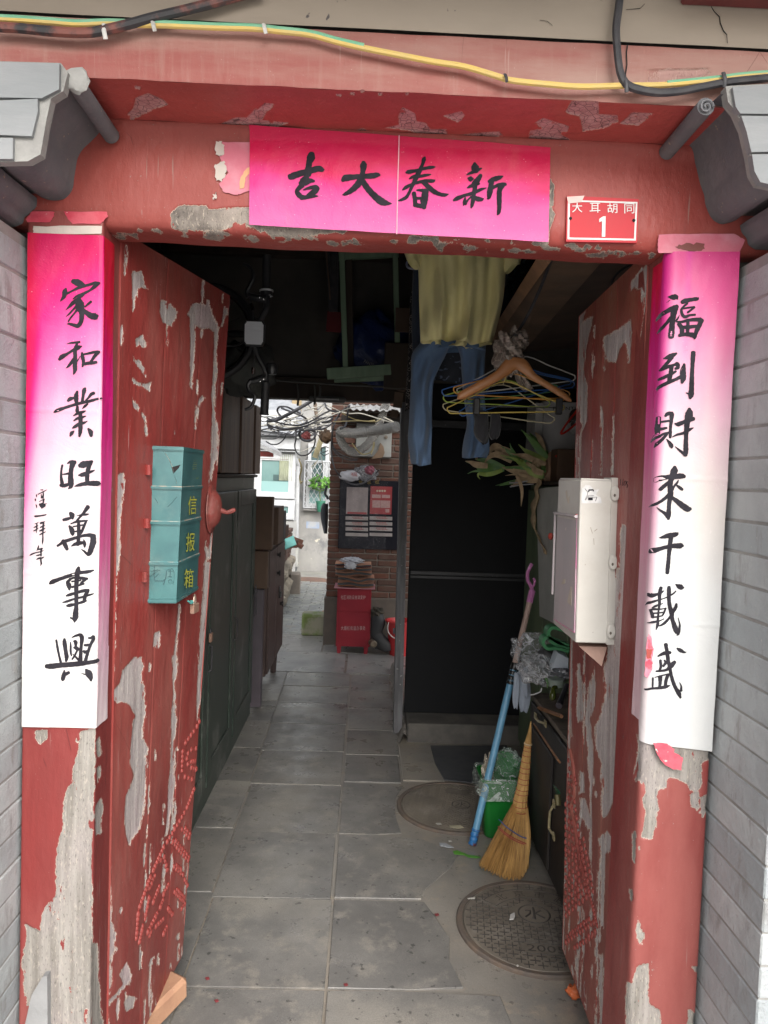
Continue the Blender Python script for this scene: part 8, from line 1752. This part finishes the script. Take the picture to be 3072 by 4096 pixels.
for x, y in ((738, 705), (735, 868), (760, 1138)):
    p = un(*kc2(x, y), X=x_+.02); g = MB(); g.lathe([(.010, -.01), (.010, .012), (.022, .020), (.022, .026), (.001, .03)], (x_+.012, p.y, p.z), 14, Matrix.Rotation(R_(90), 3, 'Y')); g.build('knob', M_BB, yc_)
p = un(*kc2(755, 1030), X=x_+.02); pl3 = thing('padlock', 'black padlock on the hasp of the dark brown cabinet', 'padlock', (x_+.02, p.y, p.z))
g = MB(); g.bx(x_+.015, x_+.032, p.y-.025, p.y+.03, p.z-.05, p.z, .004); g.build('lock_body', M_BB, pl3); g = MB(); g.bx(x_+.0145, x_+.022, p.y-.05, p.y+.04, p.z+.001, p.z+.04, .002); g.build('hasp', M_BB, pl3)
slabX('carton', 'tall brown carton standing on the dark brown cabinet', 'carton', pX(680, 400, 5.2).x-.3, pX(755, 400, 5.2).x, 5.1, 5.42, 1.110, pX(720, 280, 5.2).z, M_CB2)
slabX('dark_box', 'dark grey box behind the tall brown carton', 'box', pX(745, 380, 5.5).x-.2, pX(795, 380, 5.5).x, 5.46, 5.6, 1.110, pX(780, 318, 5.5).z, mat('dark_grey_box', (.045, .045, .048), rough=.6))
slabX('small_cabinet', 'small reddish wooden box at the far end of the dark brown cabinet', 'box', pX(755, 520, 5.7).x-.2, pX(806, 520, 5.7).x, 5.64, 5.9, 1.110, pX(780, 452, 5.7).z, mat('reddish_box', (.11, .05, .03), (.08, .04, .025), rough=.6))
# low wall of loose bricks and stones
lw = thing('low_wall', 'low broken wall of bricks on rough stones at the left of the yard', 'wall', (-1.1, 9.6, 0))
M_RST = mat('rough_tan_stone', (.30, .26, .20), (.22, .19, .15), sc=6, rough=.95, bump=.7, bsc=20, bd=.02)
for k in range(9):
    y = 8.4+k*.27; x = -.92-.11*(y-8.4)*.35
    for zc, r in ((.12, .16), (.36, .14)):
        g = MB(); sd0 = rnd.uniform(0, 9); g.ell((x-.12+rnd.uniform(-.02, .02), y, zc), (.15, .15, r), 12, 8, lambda d: 1+.18*math.sin(4*d.x+sd0)*math.cos(5*d.z+sd0)); g.build('rough_stone', M_RST, lw, smooth=40)
gb = MB(); gb.box((0, 0, 0), (.12, .24, .055), None, .006); gbm = gb.mesh('brick', M_RBR)
for i in range(6):
    for k in range(9): 
        y = 8.4+k*.25+(.12 if i % 2 else 0); inst('brick', gbm, lw, Matrix.Translation((-1.02-.038*(y-8.4)+rnd.uniform(-.01, .01), y, .50+i*.062)) @ Matrix.Rotation(R_(rnd.uniform(-3, 3)), 4, 'Z'))
for k, (x, y, r) in enumerate(((520, 1225, 12), (548, 1218, -20), (560, 1245, 30), (535, 1260, 5))):
    p = uy(x, y, Y=9.3); inst('brick', gbm, lw, Matrix.Translation(p) @ Matrix.Rotation(R_(r*3), 4, 'Z') @ Matrix.Rotation(R_(r), 4, 'X'))
p = uy(512, 1250, Y=9.0); g = MB(); g.box(p, (.17, .02, .14), Matrix.Rotation(R_(-25), 3, 'Y') @ Matrix.Rotation(R_(-35), 3, 'X'), .004); o = g.build('teal_sheet', mat('mint_plastic', (.16, .46, .42), rough=.4)); tag(o, 'mint green plastic sheet lying on the low broken wall', 'sheet')
g = MB(); g.box(uy(562, 1590, Y=10.0), (.15, .25, .34), Matrix.Rotation(R_(6), 3, 'Z'), .015); o = g.build('stone_post', mat('brown_grey_stone', (.22, .19, .16), (.16, .14, .12), rough=.9, bump=.4)); tag(o, 'squat stone post at the foot of the low broken wall', 'stone')
# ------------------------------------------------------------------ far grey wall with grilled windows
YW2 = 12.4
fw = thing('plaster_wall', 'stained grey plaster wall closing the bright yard', 'wall', (-.6, 12.5, 0))
M_PLA = mat('stained_grey_plaster', (.33, .32, .30), (.225, .222, .215), sc=1.6, st=(1, 1, .7), rough=.9, bump=.3, bsc=30, dust=(.13, .135, .14, .85), dsc=2.2, speck=(.55, .5, .4), spsc=9, spth=.66)
g = MB(); x0 = uy(600, 700, Y=YW2).x; g.bx(x0, 1.5, YW2, YW2+.25, -.05, 2.9); g.build('plaster', M_PLA, fw)
g = MB(); a = uy(655, 1078, Y=YW2-.002); b = uy(757, 1135, Y=YW2-.002); g.bx(a.x, b.x, YW2-.003, YW2-.001, b.z, a.z); g.build('blue_patch', mat('blue_paint_patch', (.26, .33, .46), (.38, .39, .40), sc=7, rough=.9), fw)
M_WFR = mat('white_upvc', (.55, .56, .57), rough=.35, bump=0); M_GLS = mat('greenish_glass', (.10, .19, .18), (.14, .24, .23), sc=2, rough=.12, bump=0)
M_GLD = mat('dark_glass', (.05, .09, .09), (.09, .13, .13), sc=3, rough=.08, bump=0); M_FROST = mat('frosted_mint_glass', (.21, .36, .35), (.24, .38, .37), sc=1, rough=.4, bump=0)
wn_ = thing('window', 'white framed window behind a diamond wire grille in the grey plaster wall', 'window', uy(740, 975, Y=YW2))
def framed(x0, y0, x1, y1, Y, bw, par, mg, nm='window_sash', d=.05):
    A_, B_ = uy(x0, y0, Y=Y), uy(x1, y1, Y=Y); f = MB()
    f.bx(A_.x, B_.x, Y-d, Y-.004, A_.z-bw, A_.z); f.bx(A_.x, B_.x, Y-d, Y-.004, B_.z, B_.z+bw); f.bx(A_.x, A_.x+bw, Y-d, Y-.005, B_.z+bw, A_.z-bw); f.bx(B_.x-bw, B_.x, Y-d, Y-.005, B_.z+bw, A_.z-bw)
    o = f.build(nm, M_WFR, par); g = MB(); g.bx(A_.x+bw, B_.x-bw, Y-d*.5, Y-d*.5+.006, B_.z+bw, A_.z-bw); g.build('pane', mg, o); return o
framed(672, 450, 830, 785, YW2-.01, .055, wn_, M_GLD); framed(655, 795, 832, 962, YW2-.01, .055, wn_, M_FROST); framed(690, 590, 800, 780, YW2-.05, .03, wn_, M_GLD, d=.03)
rectY(630, 978, 835, 995, YW2-.12, .11, mat('grey_sill', (.25, .24, .23), rough=.8), 'sill', wn_)
gr_ = thing('window_grille', 'silver diamond wire grille in front of the far window', 'grille', uy(740, 970, Y=YW2-.13))
M_STL = mat('silver_paint', (.50, .51, .53), rough=.4, bump=0)
A_, B_ = uy(642, 590, Y=YW2-.13), uy(835, 972, Y=YW2-.13)
for p, q in (((A_.x, A_.z), (B_.x, A_.z)), ((A_.x, B_.z), (B_.x, B_.z)), ((A_.x, A_.z), (A_.x, B_.z)), ((B_.x, A_.z), (B_.x, B_.z))): MB().tube([(p[0], YW2-.13, p[1]), (q[0], YW2-.13, q[1])], .013, 4).build('grille_frame', M_STL, gr_)
wd_, ht_ = B_.x-A_.x, A_.z-B_.z; s = .155
for sgn in (1, -1):
    for k in range(-8, 16):
        pts = []
        c0 = k*s*.55
        for i in range(41):
            z = i/40*ht_; x = c0+sgn*z*.62 if sgn > 0 else c0+wd_-z*.62+0
            if 0 <= x <= wd_: pts.append((A_.x+x, YW2-.132-.003*sgn, B_.z+z))
        if len(pts) > 1: MB().tube([pts[0], pts[-1]], .0048, 4).build('grille_wire', M_STL, gr_)
pp = thing('potted_plant', 'small bushy green plant in a green pot on the far window grille', 'plant', uy(768, 1000, Y=YW2-.22))
c = uy(768, 1000, Y=YW2-.24); g = MB(); g.lathe([(.05, 0), (.075, .15), (.082, .155), (.082, .18), (.07, .18), (.065, .14), (.001, .14)], c, 20); g.build('pot', mat('bottle_green_pot', (.03, .16, .10), rough=.5), pp)
ctube([c+Vector((0, 0, .14)), c+Vector((-.02, 0, .3)), c+Vector((-.01, 0, .42))], .008, 6).build('stem', mat('green_stem', (.12, .16, .05)), pp)
M_PLF = mat('bright_leaf', (.14, .30, .05), (.07, .20, .03), sc=30, rough=.5, bump=0); gl = MB(); r9 = random.Random(4)
for k in range(150):
    d = Vector((r9.gauss(0, 1), r9.gauss(0, .7), r9.gauss(0, .75))); d.normalize(); q = c+Vector((-.03, 0, .47))+Vector((d.x*.20, d.y*.15, d.z*.15))*r9.uniform(.5, 1)
    t = Vector((r9.uniform(-1, 1), r9.uniform(-1, 1), r9.uniform(-.6, .6))).normalized(); s_ = t.cross(d).normalized()*.022; t = t*.05
    gl.add([q-t, q+s_, q+t, q-s_], [(0, 1, 2, 3)])
gl.build('foliage', M_PLF, pp, kind='stuff', smooth=0)
# white drain pipe and the white house
dpz = thing('drain_pipe', 'white drain pipe running down beside the grey plaster wall', 'pipe', uy(572, 1440, Y=12.0))
M_PVC = mat('white_pvc', (.53, .54, .55), rough=.4, bump=0)
ctube([uy(583, 600, Y=12.0), uy(579, 800, Y=12.0), uy(576, 1000, Y=12.0), uy(572, 1212, Y=12.0)], .042, 12).build('pipe_run', M_PVC, dpz)
ctube([uy(548, 545, Y=11.95), uy(552, 575, Y=11.95), uy(575, 600, Y=11.98), uy(590, 612, Y=12.0)], .06, 12).build('elbow', M_PVC, dpz)
ctube([uy(572, 1212, Y=12.0), uy(570, 1440, Y=12.0)], .040, 12).build('pipe_foot', mat('grey_pvc', (.45, .45, .42), rough=.6), dpz)
wh = thing('white_house', 'white glazed house front with mint glass on the left of the yard', 'house', (-1.6, 11.6, 0))
YH = 11.7
g = MB(); g.bx(-4.5, uy(562, 600, Y=YH).x, YH+.01, YH+.2, -.05, 2.6); g.build('wall', mat('white_render', (.48, .49, .49), (.42, .42, .415), sc=3, rough=.8), wh)
rectY(250, 1062, 563, 1480, YH-.03, .035, mat('grey_render', (.27, .27, .265), (.33, .33, .32), sc=3, rough=.9, dust=(.5, .48, .44, .5)), 'plinth', wh)
rectY(250, 395, 600, 500, YH-.12, .12, M_WFR, 'fascia', wh, .01); rectY(250, 503, 600, 520, YH-.16, .16, M_WFR, 'gutter', wh, .006)
w1 = framed(250, 530, 560, 895, YH-.01, .10, wh, M_GLS, 'large_window'); framed(250, 897, 560, 1062, YH-.012, .10, wh, M_GLS, 'lower_window', .06)
rectY(250, 750, 532, 882, YH-.045, .004, M_FROST, 'frosted_pane', wh); rectY(388, 700, 436, 750, YH-.046, .004, M_GLD, 'vent_pane', wh)
M_CURT = clothmat('sage_curtain', (.36, .38, .27), (.20, .22, .16)); a = uy(440, 535, Y=YH-.05); b = uy(540, 750, Y=YH-.05)
g = MB(); g.grid(lambda u, v: Vector((a.x+(b.x-a.x)*u, YH-.055+.012*math.sin(u*44+.5*math.sin(v*5)), a.z+(b.z-a.z)*v)), 90, 8); g.build('curtain', M_CURT, wh, smooth=80)
ctube([uy(x, y, Y=11.8) for x, y in ((560, 620), (555, 650), (565, 670))], .012, 5).build('red_ribbon', mat('red_ribbon', (.45, .05, .03)), wh)
# roofs above
rg = thing('tiled_roof', 'pale grey sheet roof high behind the tangled cables', 'roof', uy(480, 300, Y=12))
a, b, c, d = uy(200, 60, Y=14), uy(560, 60, Y=14), uy(665, 400, Y=11.4), uy(200, 330, Y=11.4)
g = MB(); g.hexa([a, b, c, d], [v+Vector((0, .05, .05)) for v in (a, b, c, d)]); g.build('roof_sheet', mat('grey_ridged_sheet', (.29, .30, .315), (.22, .23, .245), sc=10, st=(1, .2, 1), rough=.7), rg)
rectY(200, 345, 620, 395, 11.45, .1, mat('dark_gutter', (.13, .14, .15), (.18, .18, .19), rough=.6), 'gutter', rg, .01)
wbk = thing('white_panel_wall', 'white panelled wall with a pale green window high behind the cables', 'wall', uy(740, 330, Y=13))
rectY(655, 60, 900, 420, 13.0, .1, mat('white_panel', (.42, .44, .44), rough=.5), 'panel', wbk)
framed(700, 60, 835, 345, 12.98, .08, wbk, M_FROST, 'window_sash')
yw = MB(); a = uy(540, 60, Y=13.2); b = uy(680, 260, Y=13.2); yw.bx(a.x, b.x, 13.2, 13.4, b.z, a.z); o = yw.build('timber_gable', mat('ochre_boards', (.30, .23, .13), (.22, .17, .10), sc=4, st=(.3, 1, 3), rough=.8)); tag(o, 'ochre boarded gable high behind the cables', 'gable')
aw = thing('canopy', 'small grey tiled canopy with a red underside at the left of the yard', 'canopy', uy(390, 540, Y=9.0))
a, b, c, d = uy(250, 440, Y=9.4), uy(345, 465, Y=9.4), uy(455, 560, Y=8.8), uy(250, 470, Y=8.8)
g = MB(); g.hexa([a, b, c, d], [v+Vector((0, .0, .05)) for v in (a, b, c, d)]); g.build('tiles', mat('grey_canopy_tiles', (.36, .36, .36), (.26, .26, .26), sc=14, rough=.8), aw)
rectY(250, 512, 386, 558, 8.95, .05, mat('red_board', (.33, .05, .04), (.2, .05, .04), sc=20, rough=.6), 'red_board', aw); rectY(250, 568, 505, 580, 8.85, .04, mat('rusty_rail', (.16, .11, .08), rough=.7), 'rail', aw)
# ------------------------------------------------------------------ the tangle of cables over the yard
kt = lambda x, y: (1000+x*.3617, 1600+y*.3617)
M_CW = mat('pale_cable', (.56, .53, .45), rough=.5, bump=0); M_CBR = mat('brown_cable', (.10, .065, .04), rough=.6, bump=0); M_CY = mat('dull_yellow_cable', (.42, .34, .16), rough=.5, bump=0)
tang = [([(190, 235), (300, 220), (380, 180), (480, 130), (600, 60), (700, 0)], .022, 'k'), ([(560, 150), (480, 110), (400, 75), (320, 80), (305, 130), (350, 190)], .012, 'k'), ([(350, 90), (450, 130), (560, 170), (620, 210), (620, 250), (560, 275)], .013, 'k'), ([(190, 200), (280, 240), (400, 270), (520, 280), (620, 260), (720, 210), (800, 160), (900, 110)], .010, 'k'),
        ([(185, 260), (260, 300), (380, 320), (500, 310), (640, 280), (760, 220), (860, 190), (910, 200), (880, 230), (800, 250)], .012, 'k'), ([(190, 280), (280, 330), (400, 330), (520, 320), (700, 330), (850, 300), (960, 200), (1000, 140)], .009, 'k'), ([(200, 300), (260, 350), (340, 385), (400, 370), (470, 330), (540, 350)], .008, 'k'), ([(190, 225), (270, 200), (350, 215), (430, 250), (480, 300), (460, 350), (380, 380), (310, 340)], .007, 'k'),
        ([(720, 40), (730, 130), (745, 220), (770, 330), (800, 400), (830, 440)], .028, 'b'), ([(180, 460), (240, 490), (310, 485), (370, 440), (400, 380)], .008, 'k'), ([(500, 350), (510, 420), (495, 500), (510, 570), (560, 612), (640, 600), (700, 530), (720, 450), (715, 400)], .009, 'k'),
        ([(560, 330), (540, 380), (570, 430), (640, 455), (700, 430), (725, 380), (710, 340), (640, 320), (580, 340)], .014, 'k'), ([(555, 350), (560, 410), (610, 445), (680, 440), (715, 400), (700, 350), (620, 330)], .011, 'k'), ([(540, 370), (550, 420), (600, 455), (660, 460)], .009, 'k'),
        ([(1000, 130), (960, 200), (920, 300), (905, 420), (900, 560), (915, 680), (950, 780), (1020, 860), (1100, 920), (1180, 935), (1270, 910), (1350, 850), (1430, 770)], .010, 'k'), ([(990, 160), (930, 280), (910, 400), (915, 500), (960, 570), (1040, 620), (1120, 650), (1190, 655)], .008, 'k'), ([(960, 210), (915, 330), (905, 450), (930, 560), (1000, 630), (1100, 665), (1180, 670)], .007, 'k'), ([(1100, 60), (1080, 150), (1070, 230), (1050, 290), (1000, 320)], .012, 'k'), ([(1090, 70), (1060, 90), (1000, 130), (900, 180)], .008, 'k'),
        ([(1000, 130), (900, 140), (800, 130), (700, 110), (600, 60)], .006, 'w'), ([(1000, 130), (880, 180), (780, 240), (680, 300), (600, 330)], .006, 'w'), ([(1000, 130), (920, 90), (850, 60), (800, 60), (700, 90), (600, 120)], .006, 'w'), ([(1000, 130), (1100, 90), (1200, 70), (1300, 60)], .006, 'w'), ([(1000, 130), (1100, 150), (1230, 150), (1400, 200), (1600, 260)], .007, 'w'), ([(1000, 130), (1080, 180), (1180, 220), (1300, 235), (1380, 225)], .006, 'y'), ([(920, 240), (1050, 235), (1200, 230), (1380, 240), (1450, 210)], .006, 'y'),
        ([(185, 330), (260, 340), (350, 300), (430, 250), (540, 230), (650, 210), (760, 150), (850, 60)], .006, 'w'), ([(190, 250), (300, 280), (420, 300), (540, 290), (600, 310)], .008, 'w'), ([(200, 280), (320, 310), (400, 330), (470, 340), (520, 300), (480, 260)], .006, 'w'), ([(300, 350), (340, 300), (420, 290), (500, 310), (560, 300)], .007, 'w'), ([(620, 620), (700, 560), (770, 480), (800, 420), (840, 400)], .005, 'w'), ([(560, 570), (640, 540), (720, 500), (790, 440)], .005, 'w'), ([(700, 760), (740, 680), (770, 600), (770, 500), (800, 430)], .006, 'w'), ([(680, 740), (720, 700), (760, 640), (780, 520)], .005, 'y'), ([(720, 900), (790, 790), (800, 700), (780, 600)], .005, 'w'), ([(540, 650), (570, 750), (550, 850), (560, 920), (575, 900)], .009, 'y'), ([(860, 560), (800, 580), (790, 540), (830, 515), (870, 530)], .006, 'k'), ([(870, 590), (820, 615), (785, 590)], .005, 'k'),
        ([(700, 200), (760, 280), (800, 330), (860, 300)], .006, 'k'), ([(640, 40), (680, 100), (740, 110), (800, 60), (830, 30)], .006, 'k'), ([(830, 40), (850, 90), (900, 120), (980, 130)], .011, 'k'), ([(190, 320), (300, 290), (400, 240), (500, 210), (600, 215), (650, 260), (600, 300), (500, 290)], .006, 'k'), ([(1590, 250), (1480, 265), (1400, 285), (1280, 300)], .007, 'k'), ([(1480, 190), (1560, 230), (1610, 260)], .008, 'w'), ([(1340, 600), (1370, 520), (1370, 470), (1340, 570), (1250, 600), (1190, 560), (1130, 480)], .007, 'y')]
TM = {'k': (M_CBL, 'black'), 'w': (M_CW, 'pale'), 'b': (M_CBR, 'brown'), 'y': (M_CY, 'dull yellow')}
r8_ = random.Random(5)
TL = {0: 'thick black cable rising to the right from the wall cabinet into the tangle', 1: 'black cable making the upper open loop at the left of the tangle', 4: 'long black cable ending in a narrow loop at the right of the tangle', 5: 'long black cable sagging from the left to the knot by the brick wall', 9: 'black cable hanging in a shallow bow before the white fascia', 10: 'black cable dropping in a deep U before the drain pipe', 11: 'thickest turn of the black coil hanging round the dark red rag', 14: 'black cable hanging down the brick wall and bowing across the notice board', 15: 'black cable running down the edge of the brick wall to the foil duct', 17: 'short black cable dropping onto the bend of the foil duct', 24: 'pale wire running right from the knot to the grey rear post',
      25: 'dull yellow wire falling from the knot to the top of the foil duct', 26: 'dull yellow wire stretched level across the brick wall', 36: 'short dull yellow wire hanging before the far window', 38: 'dull yellow hose hanging down beside the white drain pipe', 45: 'dull yellow cord looped under the bend of the foil duct', 43: 'black cable lying along the top of the foil duct', 44: 'short pale wire at the upper end of the foil duct'}
for k, (pts, r, cl) in enumerate(tang):
    Yc = 6.4+(k*37 % 11)*.045 if max(p[0] for p in pts) > 880 else 6.6+(k*53 % 17)*.12
    if max(p[1] for p in pts) > 640 and max(p[0] for p in pts) > 880: Yc = 6.82
    P_ = [Vector(v) for v in cr([tuple(un(*kt(x, y), Y=Yc+.05*math.sin(i*1.7+k))) for i, (x, y) in enumerate(pts)], 7)]
    o = MB().tube(P_, r*.78, 6).build('cable', TM[cl][0])
    tag(o, TL.get(k) or {'k': 'one of the loose black cables tangled over the yard', 'w': 'one of the thin pale wires tangled over the yard', 'b': 'thick brown cable hanging down in the middle of the tangle', 'y': 'thin dull yellow wire hanging over the yard'}[cl], 'cable', {'k': 'black cables over the yard', 'w': 'pale wires over the yard', 'b': None, 'y': 'yellow wires over the yard'}[cl])
for k in range(34):
    x0_, y0_ = r8_.uniform(170, 900), r8_.uniform(150, 400); L_ = r8_.uniform(120, 420); cl = 'k' if k % 5 < 3 else 'w'; ph_ = r8_.uniform(0, 6.3); Yc = 6.7+r8_.uniform(0, 1.9)
    if k % 3 == 0: pts = [(x0_+L_*.35*math.cos(ph_+q*.75), min(430, y0_+L_*.16*math.sin(ph_+q*.75)+q*4)) for q in range(9)]
    else: pts = [(x0_-L_*.5+L_*q/6, y0_+L_*.16*math.sin(q*.52)*r8_.uniform(.6, 1.1)-L_*.10*q/6+r8_.uniform(-10, 10)) for q in range(7)]
    o = MB().tube([Vector(v) for v in cr([tuple(un(*kt(x, y), Y=Yc+.04*math.sin(q*1.9))) for q, (x, y) in enumerate(pts)], 6)], r8_.uniform(.0035, .0075), 5).build('cable', TM[cl][0])
    tag(o, {'k': 'one of the loose black cables tangled over the yard', 'w': 'one of the thin pale wires tangled over the yard'}[cl], 'cable', {'k': 'black cables over the yard', 'w': 'pale wires over the yard'}[cl])
p = un(*kt(755, 530), Y=7.1); g = MB(); g.box(p, (.05, .012, .20), Matrix.Rotation(R_(18), 3, 'Y')); o = g.build('cream_tag', mat('cream_tape', (.55, .48, .28), rough=.6)); tag(o, 'cream strip hanging among the pale wires before the far window', 'strip')
p = un(*kt(615, 400), Y=8.0); lumpy(p, (.05, .04, .05), mat('red_cloth_scrap', (.12, .02, .02), rough=.8), 'red_rag', 'dark red rag caught in the coiled black cable', 'rag', 40, .3)
p = un(*kt(840, 405), Y=6.9); lumpy(p, (.06, .05, .06), mat('brown_tape_lump', (.16, .09, .045), (.08, .05, .03), rough=.8), 'cable_joint', 'taped brown joint at the end of the brown cable', 'joint', 41, .3)
# side walls of the yard, out of view, closing it off
g = MB(); g.bx(-4.6, -4.4, 5, 13, -.05, 2.8); o = g.build('yard_side_wall', mat('pale_render', (.45, .44, .42), rough=.9)); tag(o, 'pale rendered wall along the far left of the yard', 'wall')
